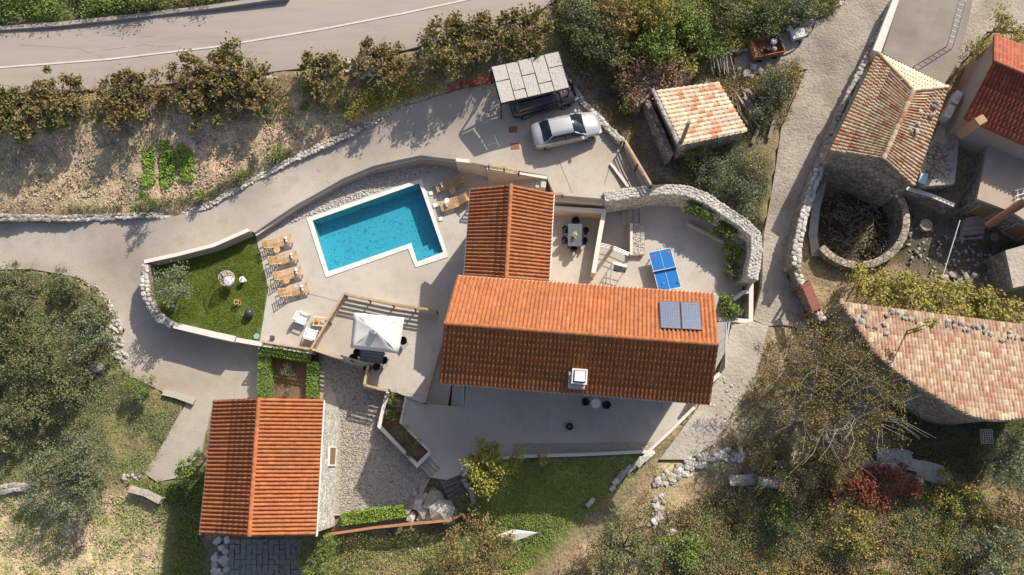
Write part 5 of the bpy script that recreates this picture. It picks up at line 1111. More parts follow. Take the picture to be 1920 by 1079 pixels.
rail_fence([(1172, 264), (1222, 348)], 1.6, 1.2, 5, 'timber slat fence along the right edge of the parking area')
rail_fence([(606, 1004), (700, 990), (760, 984), (845, 976), (868, 964)], -1.2, 1.1, 4, 'rust coloured slat fence below the gravel yard', m=mat('rust_board', [(0.36, 0.17, 0.07), (0.44, 0.22, 0.10)], .8, 3))
rail_fence([(868, 964), (880, 984)], -1.4, 1.0, 3, 'open rust coloured gate at the end of the slat fence', m=mat('rust_board', [(0, 0, 0)]))
rail_fence([(1255, 950), (1255, 951)], -.5, .1, 0, 'x', spacing=9) if False else None
def tube_rail(pxs, zs, h, label, r=.025, rows=3, m=steel):
    pts = [P(x, y, z + h) for (x, y), z in zip(pxs, zs)]; t = thing('metal_handrail', (pts[0].x, pts[0].y, zs[0]), label, 'handrail')
    for j in range(rows):
        mb = MB(); mb.tube([p - V3((0, 0, h * .3 * j)) for p in pts], r, 5); mb.build('rail', m, t)
    for p in pts: mb = MB(); mb.tube([p - V3((0, 0, h)), p], r, 5); mb.build('post', m, t)
tube_rail([(1124, 456), (1150, 462), (1181, 475)], [-.05, -.05, -.05], 1.0, 'metal railing across the end of the sunken landing')
tube_rail([(1149, 492), (1177, 499)], [0, 0], 1.0, 'short metal railing at the head of the stairwell opening', rows=2)
tube_rail([(1149, 492), (1146, 532)], [0, 0], 1.0, 'metal railing running from the stairwell towards the orange roof', rows=3)
mb = MB(); q = [P(x, y, .02) for x, y in ((1151, 497), (1176, 503), (1172, 512), (1150, 508))]; mb.quadbox([(p.x, p.y, .005) for p in q], [tuple(p) for p in q]); tag(mb.build('floor_hatch', darkmetal), 'small dark opening cover between the two metal railings', 'hatch')

# ---- joints cut in the concrete
jm = mat('joint_dark', [(0.16, 0.14, 0.12)], .9)  # dark tone of the joints themselves
def joint(pxl, z, w=.025):
    mb = MB(); pts = [(P(x, y, z) if z is not None else G(x, y, .06)) for x, y in pxl]
    if z is None:
        q = [pts[0]]
        for a, b in zip(pts, pts[1:]):
            k = max(1, int((b - a).length / .8)); q += [a.lerp(b, i / k) for i in range(1, k + 1)]
        for p in q: p.z = terr(p.x, p.y) + .056
        pts = q
    L, Rr = offset_line(pts, w)
    for a, b in zip(L, Rr): mb.v += [(a.x, a.y, a.z + .006), (b.x, b.y, b.z + .006)]
    mb.f = [(2 * i, 2 * i + 1, 2 * i + 3, 2 * i + 2) for i in range(len(L) - 1)]; tag(mb.build('expansion_joint', jm), kind='structure')
joint([(578, 551), (636, 566)], 0.0); joint([(762, 738), (792, 742)], 0.0); joint([(808, 355), (838, 338)], 0.0)
joint([(1046, 297), (1073, 362)], None); joint([(1145, 306), (1134, 345)], None); joint([(778, 225), (772, 290)], None); joint([(590, 312), (618, 345)], None)
for pl in ([(160, 100), (215, 92), (270, 84), (300, 88), (330, 86)], [(20, 84), (95, 88), (150, 92), (190, 108), (225, 122)], [(190, 66), (240, 70), (305, 69)]): joint(pl, None, .02)
# ---- carport
cz = [2.7 + 1.95, 2.25 + 1.95]
cA, cB, cCc, cD = P(921, 127, 4.75), P(1047, 97, 4.75), P(1067, 165, 4.3), P(939, 195, 4.3)
gz = 1.95
t = thing('carport', (cD.x, cD.y, gz), 'carport of woven reed panels on a metal frame over the dark car', 'carport')
reed = mat('reed_panel', [(0.34, 0.305, 0.25), (0.60, 0.555, 0.48), (0.47, 0.43, 0.365)], .9, 2.4, .3, 8, stretch=(5, .7, 1, -.3))
cols_ = [0, .21, .39, .585, .785, 1.0]; cuts = [[.42], [.75], [.42, ], [.72], [.38]]
for i in range(5):
    seg = [0] + cuts[i] + [1]
    for j in range(len(seg) - 1):
        def cpnt(u, v): return cA.lerp(cB, u).lerp(cD.lerp(cCc, u), v)
        u0, u1 = cols_[i] + .006, cols_[i + 1] - .006; v0, v1 = seg[j] + .008, seg[j + 1] - .008
        mb = MB(); k = 4; lift = random.uniform(.02, .09)
        q = [cpnt(u0, v0), cpnt(u1, v0 + .01), cpnt(u1 + .004, v1), cpnt(u0 + .004, v1)]; q = [p + V3((0, 0, lift + .02 * random.random())) for p in q]
        mb.quadbox([p - V3((0, 0, .03)) for p in q], q); mb.build('roof_panel', reed, t)
for a, b in ((cA, cB), (cB, cCc), (cCc, cD), (cD, cA), (cA.lerp(cD, .5), cB.lerp(cCc, .5))): mb = MB(); mb.bar(a - V3((0, 0, .06)), b - V3((0, 0, .06)), .09, .09); mb.build('beam', darkmetal, t)
for u in (.21, .39, .585, .785): mb = MB(); mb.bar(cA.lerp(cB, u) - V3((0, 0, .05)), cD.lerp(cCc, u) - V3((0, 0, .05)), .06, .05); mb.build('rafter', darkmetal, t)
for p in (cA, cB, cCc, cD): mb = MB(); mb.box((p.x, p.y, gz), .09, .09, p.z - gz - .1); mb.build('post', darkmetal, t)
# ---- cars
def car(label, px, py, a, L, W, H, paint, suv, z):
    t = thing('parked_car', (0, 0, 0), label, 'car'); hl, hw = L / 2, W / 2
    gc = .18 if not suv else .24; belt = .88 if not suv else 1.02
    # lower body: rows of (x, half width, bottom, belt height, deck height)
    S = [(-hl, .70, .34, .62, .70), (-hl + .08, .86, .26, .74, .86), (-hl + .35, .95, gc, .84, .97 if suv else .93), (-hl + .9, 1, gc, belt, belt + .08), (-.9, 1, gc, belt, belt + .03), (0, 1, gc, belt - .01, belt), (.75, 1, gc, belt - .03, belt), (1.15, .99, gc, belt - .06, belt + .01), (hl - .9, .98, gc, .76 + .1 * suv, .86 + .1 * suv), (hl - .4, .92, gc + .02, .68 + .1 * suv, .78 + .1 * suv), (hl - .12, .80, .27, .60 + .1 * suv, .66 + .1 * suv), (hl, .62, .32, .50, .54)]
    V = []; F = []; n = 11
    for x, w, b, s, d in S:
        w *= hw; row = [(-w * .93, b), (-w, b + .2), (-w * 1.0, (b + s) / 2 + .08), (-w * .965, s), (-w * .87, s + (d - s) * .75), (0, d + .03), (w * .87, s + (d - s) * .75), (w * .965, s), (w, (b + s) / 2 + .08), (w, b + .2), (w * .93, b)]
        V += [(x, y, zz) for y, zz in row]
    for i in range(len(S) - 1):
        for j in range(n - 1): k = i * n + j; F.append((k, k + n, k + n + 1, k + 1))
        k = i * n; F.append((k + n - 1, k + 2 * n - 1, k + n, k))
    F.append(tuple(range(n))); e = (len(S) - 1) * n; F.append(tuple(range(e + n - 1, e - 1, -1)))
    mb = MB(); mb.v = V; mb.f = F; mb.build('body', paint, t, True)
    # greenhouse
    xr0, xr1, xf1, xf0 = ((-hl + .55, -1.15, .35, 1.2) if not suv else (-hl + .22, -hl + .55, .35, 1.15))
    zb = belt - .02; wb = hw * .90; wt = hw * .70 if not suv else hw * .74
    def gh(sh, top, zadd=0): return [(xr0, wb * .88 * sh, zb), ((xr0 + xr1) / 2, (wb + wt) / 2 * .97 * sh, (zb + top) / 2 + .05), (xr1, wt * sh, top - .03), (-.4, wt * 1.02 * sh, top), (xf1, wt * sh, top - .05), ((xf0 + xf1) / 2, (wb + wt) / 2 * .99 * sh, (zb + top) / 2 + .03), (xf0, wb * .92 * sh, zb)]
    mb = MB(); sec = gh(1, H); V = []
    for x, w, zt in sec: V += [(x, -wb if abs(zt - zb) > .01 else -w, zb), (x, -w, zt), (x, 0, zt + (.035 if zt > zb + .05 else .02)), (x, w, zt), (x, wb if abs(zt - zb) > .01 else w, zb)]
    F = []
    for i in range(len(sec) - 1):
        for j in range(4): k = i * 5 + j; F.append((k, k + 5, k + 6, k + 1))
    mb.v = V; mb.f = F; mb.build('windows', glass_d, t, True)
    # roof panel and pillars
    mb = MB(); rp = [(xr1 + .02, wt * .98, H - .02), (-.4, wt * 1.0, H + .01), (xf1 - .03, wt * .98, H - .04)]
    V = []
    for x, w, zt in rp: V += [(x, -w - .02, zt - .07), (x, -w, zt + .012), (x, -w * .5, zt + .04), (x, 0, zt + .05), (x, w * .5, zt + .04), (x, w, zt + .012), (x, w + .02, zt - .07)]
    F = []
    for i in range(2):
        for j in range(6): k = i * 7 + j; F.append((k, k + 7, k + 8, k + 1))
    mb.v = V; mb.f = F; mb.build('roof', paint, t, True)
    for s in (-1, 1):
        for (x0, z0, w0, x1, z1, w1) in ((xr0, zb, wb * .92, xr1, H - .03, wt), (xf0, zb, wb * .95, xf1, H - .05, wt), (-.25, zb, wb, -.3, H - .02, wt * 1.02)):
            mb = MB(); mb.bar((x0, s * (w0 + .01), z0), (x1, s * (w1 + .005), z1 + .01), .07, .05); mb.build('pillar', paint if x0 != -.25 else black, t)
        mb = MB(); mb.box((.85, s * (hw + .08), belt + .02), .14, .2, .12); mb.build('side_mirror', paint, t)
        mb = MB(); mb.box((hl - .2, s * hw * .66, .56 + .1 * suv), .22, .34, .1, -s * .35); mb.build('headlight', mat('lamp_glass', [(0.65, 0.66, 0.66)], .1), t)
        mb = MB(); mb.box((-hl + .08, s * hw * .62, .66), .1, .38, .12, s * .3); mb.build('tail_light', mat('tail_lamp', [(0.30, 0.02, 0.02)], .2), t)
        mb = MB(); mb.bar((-1.2, s * (hw + .002), belt - .06), (.9, s * (hw + .002), belt - .08), .012, .02); mb.build('door_trim', black, t)
        for x in (-hl + .88, hl - .92):
            r = .33 if not suv else .37; mb = MB(); c = V3((x, s * (hw - .12), r)); i0 = 0
            pr = [(r * .8, -.11), (r, -.09), (r, .09), (r * .8, .11)]; V = []
            for rr, yy in pr:
                for q in range(18): A = 2 * math.pi * q / 18; V.append((c.x + rr * math.cos(A), c.y + yy, c.z + rr * math.sin(A)))
            F = [(i * 18 + q, i * 18 + (q + 1) % 18, (i + 1) * 18 + (q + 1) % 18, (i + 1) * 18 + q) for i in range(3) for q in range(18)] + [tuple(range(18)), tuple(range(71, 53, -1))]
            mb.v = V; mb.f = F; w = mb.build('wheel', rubber, t)
            mb = MB(); yo = c.y + s * .115
            for q in range(5): A = 2 * math.pi * q / 5; mb.bar((c.x, yo, c.z), (c.x + r * .66 * math.cos(A), yo, c.z + r * .66 * math.sin(A)), .07, .03)
            o = mb.build('rim', steel, w); o.matrix_parent_inverse = Matrix.Identity(4); o['kind'] = 'stuff'
    place(t, V3((px, py, z)), a); return t
silver = mat('silver_paint', [(0.46, 0.46, 0.46)], .28, metal=.35, spec=.6, coat=.7)
blackp = mat('black_paint', [(0.015, 0.016, 0.018)], .22, spec=.6, coat=.6)
pc = P(1061, 247, 2.4); a_ = ang((1006, 262), (1115, 238), 2.2)
pz = terr(pc.x, pc.y) + .06; car('silver sedan parked in the open below the reed carport', pc.x, pc.y, a_, 4.6, 1.82, 1.42, silver, False, pz)
pc = P(1017, 188, 2.6); pz = terr(pc.x, pc.y) + .06; car('black car parked half under the reed carport', pc.x, pc.y, ang((966, 203), (1066, 178), 2.4), 4.5, 1.85, 1.6, blackp, True, pz)
# ---- sun loungers
def lounger():
    t = thing('sun_lounger', (0, 0, 0), 'x', 'sun lounger', 'wooden sun loungers beside the pool')
    # +x foot end, backrest at -x, length 1.95
    for s in (-1, 1):
        mb = MB(); mb.bar((-.95, s * .31, .30), (.98, s * .31, .30), .05, .07); mb.build('side_rail', teak, t)
        for x in (-.62, .85): mb = MB(); mb.box((x, s * .31, 0), .06, .05, .30); mb.build('leg', teak, t)
    for i in range(12): mb = MB(); mb.box((-.12 + i * .095, 0, .335), .06, .58, .022); mb.build('slat', teak, t)
    for i in range(8): x = -.20 - i * .078; z = .36 + i * .062; mb = MB(); mb.box((x, 0, z), .052, .58, .022); mb.build('back_slat', teak, t)
    for s in (-1, 1): mb = MB(); mb.bar((-.16, s * .27, .345), (-.78, s * .27, .83), .04, .04); mb.build('back_rail', teak, t)
    mb = MB(); mb.bar((-.60, 0, .68), (-.92, 0, .32), .5, .03); mb.build('back_prop', teak, t)
    return t
def towel(p, a, lab):
    t = thing('rolled_towel', (0, 0, 0), lab, 'towel'); mb = MB(); mb.tube([(0, -.2, .08), (0, .2, .08)], .085, 12); mb.build('roll', mat('towel_white', [(0.74, 0.73, 0.71)], .95), t, True)
    mb = MB(); mb.tube([(0, -.035, .08), (0, .035, .08)], .089, 12); mb.build('band', mat('towel_band', [(0.10, 0.10, 0.12)], .9), t, True); place(t, p, a)
lp = lounger(); first = True
LS = [((548, 447), (490, 462), 'first sun lounger from the top in the row beside the lawn', 'towel on the first lounger beside the lawn'),
      ((558, 478), (501, 493), 'second sun lounger from the top in the row beside the lawn', 'towel on the second lounger beside the lawn'),
      ((567, 507), (510, 522), 'third sun lounger from the top in the row beside the lawn', 'towel on the third lounger beside the lawn'),
      ((578, 538), (520, 553), 'bottom sun lounger of the row, with a magazine lying on it', 'towel on the bottom lounger beside the lawn'),
      ((817, 352), (874, 335), 'upper sun lounger near the house wing with its backrest in shade', 'towel on the upper lounger near the house wing'),
      ((825, 388), (882, 369), 'lower sun lounger near the house wing with glasses and papers', 'towel on the lower lounger near the house wing')]
for foot, head, lab, tl in LS:
    a, b = P(*foot, .35), P(*head, .5); o = lp if first else copy_tree(lp); first = False; o['label'] = lab
    mid = (a + b) / 2; an = math.atan2(a.y - b.y, a.x - b.x); k = (a - b).to_2d().length / 1.95; place(o, V3((mid.x, mid.y, 0)), an); o.scale = (k, max(1, k * .98), 1)
    f = a.lerp(b, .2); towel(V3((f.x, f.y, .358)), an, 'rolled white ' + tl)
def round_table(p, r, h, lab, m=teak, name='side_table'):
    t = thing(name, (p.x, p.y, p.z), lab, 'table'); mb = MB(); mb.lathe((p.x, p.y, p.z + h - .04), [(r * .96, 0), (r, .01), (r, .035), (r * .97, .04)], 18); mb.build('table_top', m, t)
    for i in range(3): A = i * 2.09; mb = MB(); mb.tube([(p.x + r * .75 * math.cos(A), p.y + r * .75 * math.sin(A), p.z), (p.x + r * .45 * math.cos(A), p.y + r * .45 * math.sin(A), p.z + h - .04)], .02, 5); mb.build('leg', m, t)
round_table(P(519, 469, .4), .22, .42, 'round wooden side table between the first two loungers'); round_table(P(537, 527, .4), .22, .42, 'round wooden side table between the lower two loungers'); round_table(P(848, 358, .4), .24, .42, 'round wooden side table between the two loungers near the house')
for o in [o for o in C.objects if o.name.startswith('side_table')]:
    for ch_ in o.children: pass
for o in list(C.objects):
    if o.type == 'EMPTY' and o.name.startswith('side_table'): 
        for ch_ in o.children: ch_.location.z -= .4
        o.location.z -= 0
mb = MB(); q = P(555, 537, .37); mb.box((q.x, q.y, .37), .26, .2, .012, .3); tag(mb.build('magazine', mat('paper_print', [(0.75, 0.74, 0.76), (0.30, 0.20, 0.36)], .6, 9)), 'open magazine lying on the bottom lounger', 'magazine')
q = P(838, 376, .4); mb = MB(); mb.lathe((q.x, q.y, .36), [(.06, 0), (.16, .04), (.17, .06)], 14); tag(mb.build('sun_hat', white), 'white sun hat on the lower lounger near the house', 'hat')
# white armchairs + coffee table
def armchair(p, a, lab):
    t = thing('armchair', (0, 0, 0), lab, 'armchair', 'white garden armchairs'); wc = mat('white_cushion', [(0.76, 0.75, 0.73)], .9)
    mb = MB(); mb.box((0, 0, .24), .58, .62, .17); mb.build('seat_cushion', wc, t); mb = MB(); mb.bar((-.30, 0, .38), (-.40, 0, .78), .60, .14); mb.build('back_cushion', wc, t)
    for s in (-1, 1):
        mb = MB(); mb.bar((-.36, s * .36, .56), (.33, s * .36, .56), .07, .045); mb.build('armrest', white, t)
        for x in (-.33, .3): mb = MB(); mb.box((x, s * .36, 0), .05, .05, .54); mb.build('leg', white, t)
    mb = MB(); mb.bar((-.33, -.36, .2), (-.33, .36, .2), .05, .06); mb.build('frame_bar', white, t); place(t, p, a)
armchair(P(567, 597, .4) * 1, ang((567, 597), (587, 605)), 'white armchair at the upper left of the coffee table'); armchair(P(584, 626, .4), ang((584, 626), (592, 605)), 'white armchair below the coffee table against the fence')
for o in C.objects:
    if o.name.startswith('armchair'): o.location.z = 0
q = P(598, 603, .4); t = thing('coffee_table', (0, 0, 0), 'low wooden coffee table with fruit beside the fence', 'table')
for i in range(7): mb = MB(); mb.box((-.33 + i * .11, 0, .36), .098, .5, .03); mb.build('slat', teak, t)
for sx in (-1, 1):
    for sy in (-1, 1): mb = MB(); mb.box((sx * .36, sy * .22, 0), .06, .06, .36); mb.build('leg', white, t)
mb = MB(); [mb.bar(*e, .05, .05) for e in (((-.41, -.27, .36), (.41, -.27, .36)),)]; mb.build('edge_rail', white, t); mb = MB(); mb.bar((-.41, .27, .36), (.41, .27, .36), .05, .05); mb.build('edge_rail', white, t)
place(t, V3((q.x, q.y, 0)), -.1)
mb = MB(); mb.lathe((q.x - .1, q.y + .02, .392), [(.05, 0), (.12, .05), (.13, .08), (.09, .14), (.02, .17)], 12); tag(mb.build('fruit_bowl', mat('yellow_orange_fruit', [(0.75, 0.36, 0.02), (0.62, 0.22, 0.02)], .5, 12)), 'bowl of yellow and orange fruit on the coffee table', 'bowl')
mb = MB(); mb.box((q.x + .22, q.y - .03, .392), .17, .2, .06, .3); tag(mb.build('book_stack', mat('book_print', [(0.72, 0.72, 0.74), (0.20, 0.18, 0.30)], .6, 9)), 'small stack of books on the coffee table', 'books')
q = P(512, 634, .05); mb = MB(); mb.box((q.x, q.y, .003), .2, .2, .42, .1); tag(mb.build('planter_box', mat('dark_box', [(0.08, 0.08, 0.085)], .7)), 'small dark box on the deck near the fence corner', 'planter')
# ---- parasol terrace
cn = [P(663, 586, 2.35), P(758, 596, 2.35), P(747, 663, 2.35), P(657, 653, 2.35)]; ap = P(702, 619, 3.05); base = P(718, 637, 0)
t = thing('parasol', (base.x, base.y, 0), 'large square off white parasol on the fenced terrace', 'parasol'); canv = mat('parasol_canvas', [(0.66, 0.63, 0.58), (0.72, 0.69, 0.64)], .9, 2); mb = MB()
V = []; F = []; K = 5
for s in range(4):
    a, b = cn[s], cn[(s + 1) % 4]; i0 = len(mb.v)
    for i in range(K + 1):
        for j in range(K + 1):
            e = a.lerp(b, j / K); p = ap.lerp(e, i / K); sag = -.10 * math.sin(math.pi * j / K) * (i / K); p.z += sag - .05 * math.sin(math.pi * i / K); mb.v.append(tuple(p))
    for i in range(K):
        for j in range(K): k = i0 + i * (K + 1) + j; mb.f.append((k, k + K + 1, k + K + 2, k + 1))
o = mb.build('canopy', canv, t, True); md = o.modifiers.new('s', 'SOLIDIFY'); md.thickness = .01; bm = bmesh.new(); bm.from_mesh(o.data); bmesh.ops.remove_doubles(bm, verts=bm.verts, dist=.002); bm.to_mesh(o.data); bm.free()
for e in cn: mb = MB(); mb.bar(ap - V3((0, 0, .08)), e - V3((0, 0, .03)), .03, .03); mb.build('rib', darkmetal, t)
mb = MB(); mb.lathe((ap.x, ap.y, ap.z - .05), [(.28, 0), (.26, .03), (.05, .16), (.02, .2)], 10); mb.build('vent_cap', canv, t)
mb = MB(); mb.tube([(base.x, base.y, 0), (ap.x, ap.y, ap.z)], .035, 8); mb.build('pole', darkmetal, t); mb = MB(); mb.box((base.x, base.y, 0), .6, .6, .06, .1); mb.build('base_plate', darkmetal, t)
def dining_chair(lab, grp, m, seat=None):
    t = thing('dining_chair', (0, 0, 0), lab, 'chair', grp); mb = MB(); V = []; 
    mb.lathe((0, 0, .43), [(.19, 0), (.24, .02), (.25, .045), (.2, .05)], 14); mb.build('seat', seat or m, t)
    mb = MB(); pts_ = []
    for i in range(9): A = math.pi * (.5 + i / 8); pts_.append((math.cos(A) * .25, math.sin(A) * .25, .46))
    i0 = 0
    for p in pts_: mb.v.append((p[0], p[1], .46))
    for i, p in enumerate(pts_): mb.v.append((p[0] * 1.1, p[1] * 1.1, .62 + .2 * math.sin(math.pi * i / 8)))
    mb.f = [(i, i + 1, i + 10, i + 9) for i in range(8)]; o = mb.build('backrest', m, t, True); md = o.modifiers.new('s', 'SOLIDIFY'); md.thickness = .03
    for sx in (-1, 1):
        for sy in (-1, 1): mb = MB(); mb.tube([(sx * .2, sy * .2, 0), (sx * .13, sy * .13, .43)], .016, 5); mb.build('leg', darkmetal, t)
    return t
def rect_table(px, py, z, sx, sy, h, a, label, m, legm, planks=1, name='dining_table'):
    q = P(px, py, z + h); t = thing(name, (0, 0, 0), label, 'table')
    for i in range(planks): w = sy / planks; mb = MB(); mb.box((0, -sy / 2 + w * (i + .5), h - .035), sx, w - (.008 if planks > 1 else 0), .035); mb.build('plank' if planks > 1 else 'table_top', m, t)
    for u in (-1, 1):
        for v in (-1, 1): mb = MB(); mb.box((u * (sx / 2 - .08), v * (sy / 2 - .08), 0), .06, .06, h - .036); mb.build('leg', legm, t)
    place(t, V3((q.x, q.y, z)), a); return q
grey_t = mat('grey_table', [(0.075, 0.095, 0.11), (0.10, 0.12, 0.14)], .5, 3)
tq = rect_table(1078, 441, 0, 1.55, .92, .75, R(90) - .03, 'dark grey dining table with a flower vase on the walled patio', grey_t, darkmetal, 4)
DC = dining_chair('black shell chair at the top end of the patio dining table', 'black chairs round the patio dining table', black)
CH = [((1079, 416), 'top end'), ((1061, 431), 'upper left side'), ((1060, 451), 'lower left side'), ((1096, 434), 'upper right side'), ((1094, 453), 'lower right side'), ((1076, 466), 'bottom end')]
for i, ((x, y), w) in enumerate(CH):
    o = DC if i == 0 else copy_tree(DC); o['label'] = 'black shell chair at the %s of the patio dining table' % w; p = P(x, y, .5); place(o, V3((p.x, p.y, 0)), math.atan2(tq.y - p.y, tq.x - p.x) if i in (0, 5) else (0 if x < 1078 else math.pi)); 
t = thing('flower_vase', (tq.x, tq.y, .75), 'vase of yellow flowers on the dark dining table', 'vase'); mb = MB(); mb.lathe((tq.x, tq.y, .752), [(.05, 0), (.08, .06), (.05, .16)], 10); mb.build('vase', black, t)
A = np.array([(tq.x + rng.normal(0, .07), tq.y + rng.normal(0, .07), 1.0 + rng.normal(0, .04)) for _ in range(60)]); V, F = leaf_arrays(A, np.full(60, .09), .5, .8); o = bpy.data.objects.new('flowers', fastmesh('flowers', V, F, leafmat('yellow_petals', [(0.75, 0.62, 0.12), (0.65, 0.60, 0.25)]))); C.objects.link(o); o.parent = t; o.matrix_parent_inverse = Matrix.Translation(-t.location)
tq = rect_table(697, 668, 0, 1.5, .85, .74, -.12, 'dining table under the parasol', grey_t, darkmetal, 4, )
for i, ((x, y), w) in enumerate([((672, 662), 'left end'), ((664, 672), 'outer left corner'), ((690, 690), 'left of the pale cushions'), ((706, 688), 'right of the pale cushions'), ((720, 676), 'right end'), ((756, 640), 'right edge behind the canopy')]):
    o = copy_tree(DC); o['label'] = 'dark shell chair at the %s of the parasol table' % w; o['group'] = 'dark chairs round the parasol table'; p = P(x, y, .5); place(o, V3((p.x, p.y, 0)), math.atan2(tq.y - p.y, tq.x - p.x))
for (x, y), w in (((683, 674), 'left'), ((702, 676), 'right')):
    p = P(x, y, .5); mb = MB(); mb.box((p.x, p.y, .50), .12, .36, .07, -.5); tag(mb.build('cushion', white), 'white cushion on the chair %s below the parasol edge' % w, 'cushion')
# ---- table tennis
tc_ = [P(1216, 474, .76), P(1257, 465, .76), P(1277, 539, .76), P(1236, 547, .76)]; c = sum(tc_, V3()) / 4; a_ = math.atan2((tc_[2] + tc_[3] - tc_[0] - tc_[1]).y, (tc_[2] + tc_[3] - tc_[0] - tc_[1]).x)
t = thing('table_tennis_table', (0, 0, 0), 'bright blue table tennis table with white lines and net', 'table'); bl = mat('blue_top', [(0.0, 0.13, 0.42), (0.0, 0.15, 0.46)], .5, 3)
for s in (-1, 1): mb = MB(); mb.box((s * .69, 0, .735), 1.36, 1.525, .025); mb.build('table_half', bl, t)
mb = MB(); wl = white
for (x, y, sx, sy) in ((0, 0, 2.74, .012), (-1.355, 0, .03, 1.525), (1.355, 0, .03, 1.525), (0, .75, 2.68, .025), (0, -.75, 2.68, .025)):
    mb = MB(); mb.box((x, y, .7605), sx, sy, .003); mb.build('line', wl, t)
mb = MB(); mb.bar((0, -.84, .85), (0, .84, .85), .02, .15); mb.build('net', mat('net_grey', [(0.30, 0.32, 0.34)], .8), t); mb = MB(); mb.bar((0, -.86, .93), (0, .86, .93), .025, .02); mb.build('net_tape', white, t)
for sx in (-1, 1):
    for sy in (-1, 1): mb = MB(); mb.box((sx * 1.05, sy * .6, 0), .05, .05, .735); mb.build('leg', darkmetal, t)
place(t, V3((c.x, c.y, 0)), a_)
for x, y, col, lab in ((1226, 481, (0.55, 0.02, 0.05), 'red table tennis bat on the upper left of the blue table'), (1252, 475, (0.55, 0.02, 0.05), 'red table tennis bat on the upper right of the blue table'), (1241, 533, (0.05, 0.07, 0.16), 'dark table tennis bat on the lower left of the blue table'), (1270, 531, (0.04, 0.04, 0.04), 'dark table tennis bat on the lower right of the blue table')):
    p = P(x, y, .77); t = thing('table_tennis_bat', (p.x, p.y, .765), lab, 'bat'); mb = MB(); mb.lathe((p.x, p.y, .765), [(.08, 0), (.085, .006), (.08, .014)], 14); mb.build('blade', mat('bat_%d' % int(col[0] * 100), [col], .6), t); mb = MB(); mb.bar((p.x + .07, p.y + .03, .775), (p.x + .17, p.y + .07, .775), .03, .02); mb.build('handle', teak, t)
# ---- lawn things
q = P(423, 521, 1.15); b = V3((q.x + .1, q.y + .15, 0)); t = thing('hanging_egg_chair', (b.x, b.y, 0), 'round woven hanging chair with white cushion on the lawn', 'hanging chair'); rat = mat('rattan', [(0.46, 0.38, 0.30), (0.60, 0.52, 0.43)], .8, 8)
mb = MB(); cx, cy = q.x, q.y
for k in range(12):
    A = 2 * math.pi * k / 12; mb.tube([(cx, cy, .5), (cx + .36 * math.cos(A), cy + .36 * math.sin(A), .62), (cx + .5 * math.cos(A), cy + .5 * math.sin(A), 1.0), (cx + .36 * math.cos(A), cy + .36 * math.sin(A), 1.45), (cx, cy, 1.65)] if k < 7 else [(cx, cy, .5), (cx + .36 * math.cos(A), cy + .36 * math.sin(A), .62), (cx + .5 * math.cos(A), cy + .5 * math.sin(A), .95)], .018, 4)
for rr, zz in ((.36, .62), (.46, .8), (.5, 1.0)):
    mb.tube([(cx + rr * math.cos(2 * math.pi * j / 16), cy + rr * math.sin(2 * math.pi * j / 16), zz) for j in range(17)], .018, 4)
for rr, zz in ((.45, 1.2), (.36, 1.45), (.2, 1.58)): mb.tube([(cx + rr * math.cos(2 * math.pi * j / 16), cy + rr * math.sin(2 * math.pi * j / 16), zz) for j in range(11)], .018, 4)
o = mb.build('basket', rat, t); o['kind'] = 'stuff'; mb = MB(); mb.lathe((cx + .05, cy - .12, .58), [(.2, 0), (.34, .06), (.36, .14), (.25, .2)], 14); mb.build('cushion', mat('white_cushion', [(0.76, 0.75, 0.73)]), t, True)
mb = MB(); mb.tube([(cx - .5, cy + .5, 0), (cx - .62, cy + .62, 1.0), (cx - .45, cy + .45, 1.75), (cx, cy, 1.95), (cx, cy, 1.65)], .03, 6); mb.build('stand', darkmetal, t); mb = MB(); mb.tube([(cx - .5 + .5 * math.cos(j * .524), cy + .5 + .5 * math.sin(j * .524), .03) for j in range(13)], .025, 5); mb.build('base_ring', darkmetal, t)
q = P(454, 524, .5); t = thing('stool_table', (q.x, q.y, 0), 'small white garden stool table right of the hanging chair', 'table'); mb = MB(); mb.lathe((q.x, q.y, 0), [(.15, 0), (.12, .2), (.12, .4), (.2, .48), (.2, .5)], 14); mb.build('pedestal', white, t, False)
mb = MB(); mb.lathe((q.x - .03, q.y, .502), [(.06, 0), (.07, .06), (.06, .07)], 10); tag(mb.build('cup', mat('blue_cup', [(0.3, 0.34, 0.5)], .4)), 'small bluish cup on the white garden stool', 'cup')
q = P(444, 567, .35); t = thing('garden_lantern', (q.x, q.y, 0), 'wooden box lantern standing on the lawn', 'lantern')
for sx in (-1, 1):
    for sy in (-1, 1): mb = MB(); mb.box((q.x + sx * .13, q.y + sy * .13, 0), .05, .05, .45); mb.build('corner_post', teak, t)
for z in (0, .42):
    for sx in (-1, 1): mb = MB(); mb.box((q.x + sx * .13, q.y, z + .003), .044, .214, .04); mb.build('frame_bar', teak, t); mb = MB(); mb.box((q.x, q.y + sx * .13, z + .003), .214, .044, .04); mb.build('frame_bar', teak, t)
mb = MB(); mb.lathe((q.x, q.y, .01), [(.07, 0), (.07, .2)], 10); mb.build('candle', black, t)
q = P(467, 588, .28); mb = MB(); pr = [(.30 * math.sin(math.pi * i / 12) + .002, .30 - .30 * math.cos(math.pi * i / 12)) for i in range(13)]; mb.lathe((q.x, q.y, 0), pr, 24); tag(mb.build('garden_globe', mat('charcoal_globe', [(0.055, 0.05, 0.06)], .35), None, True), 'dark round garden globe in the lower lawn corner', 'globe')
q = P(481, 631, .02); mb = MB(); mb.lathe((q.x, q.y, 0.005), [(.19, 0), (.19, .05), (.17, .06)], 16); tag(mb.build('inspection_cover', mat('pale_green_lid', [(0.28, 0.42, 0.34)], .6)), 'pale green round cover at the bottom corner of the lawn', 'cover')
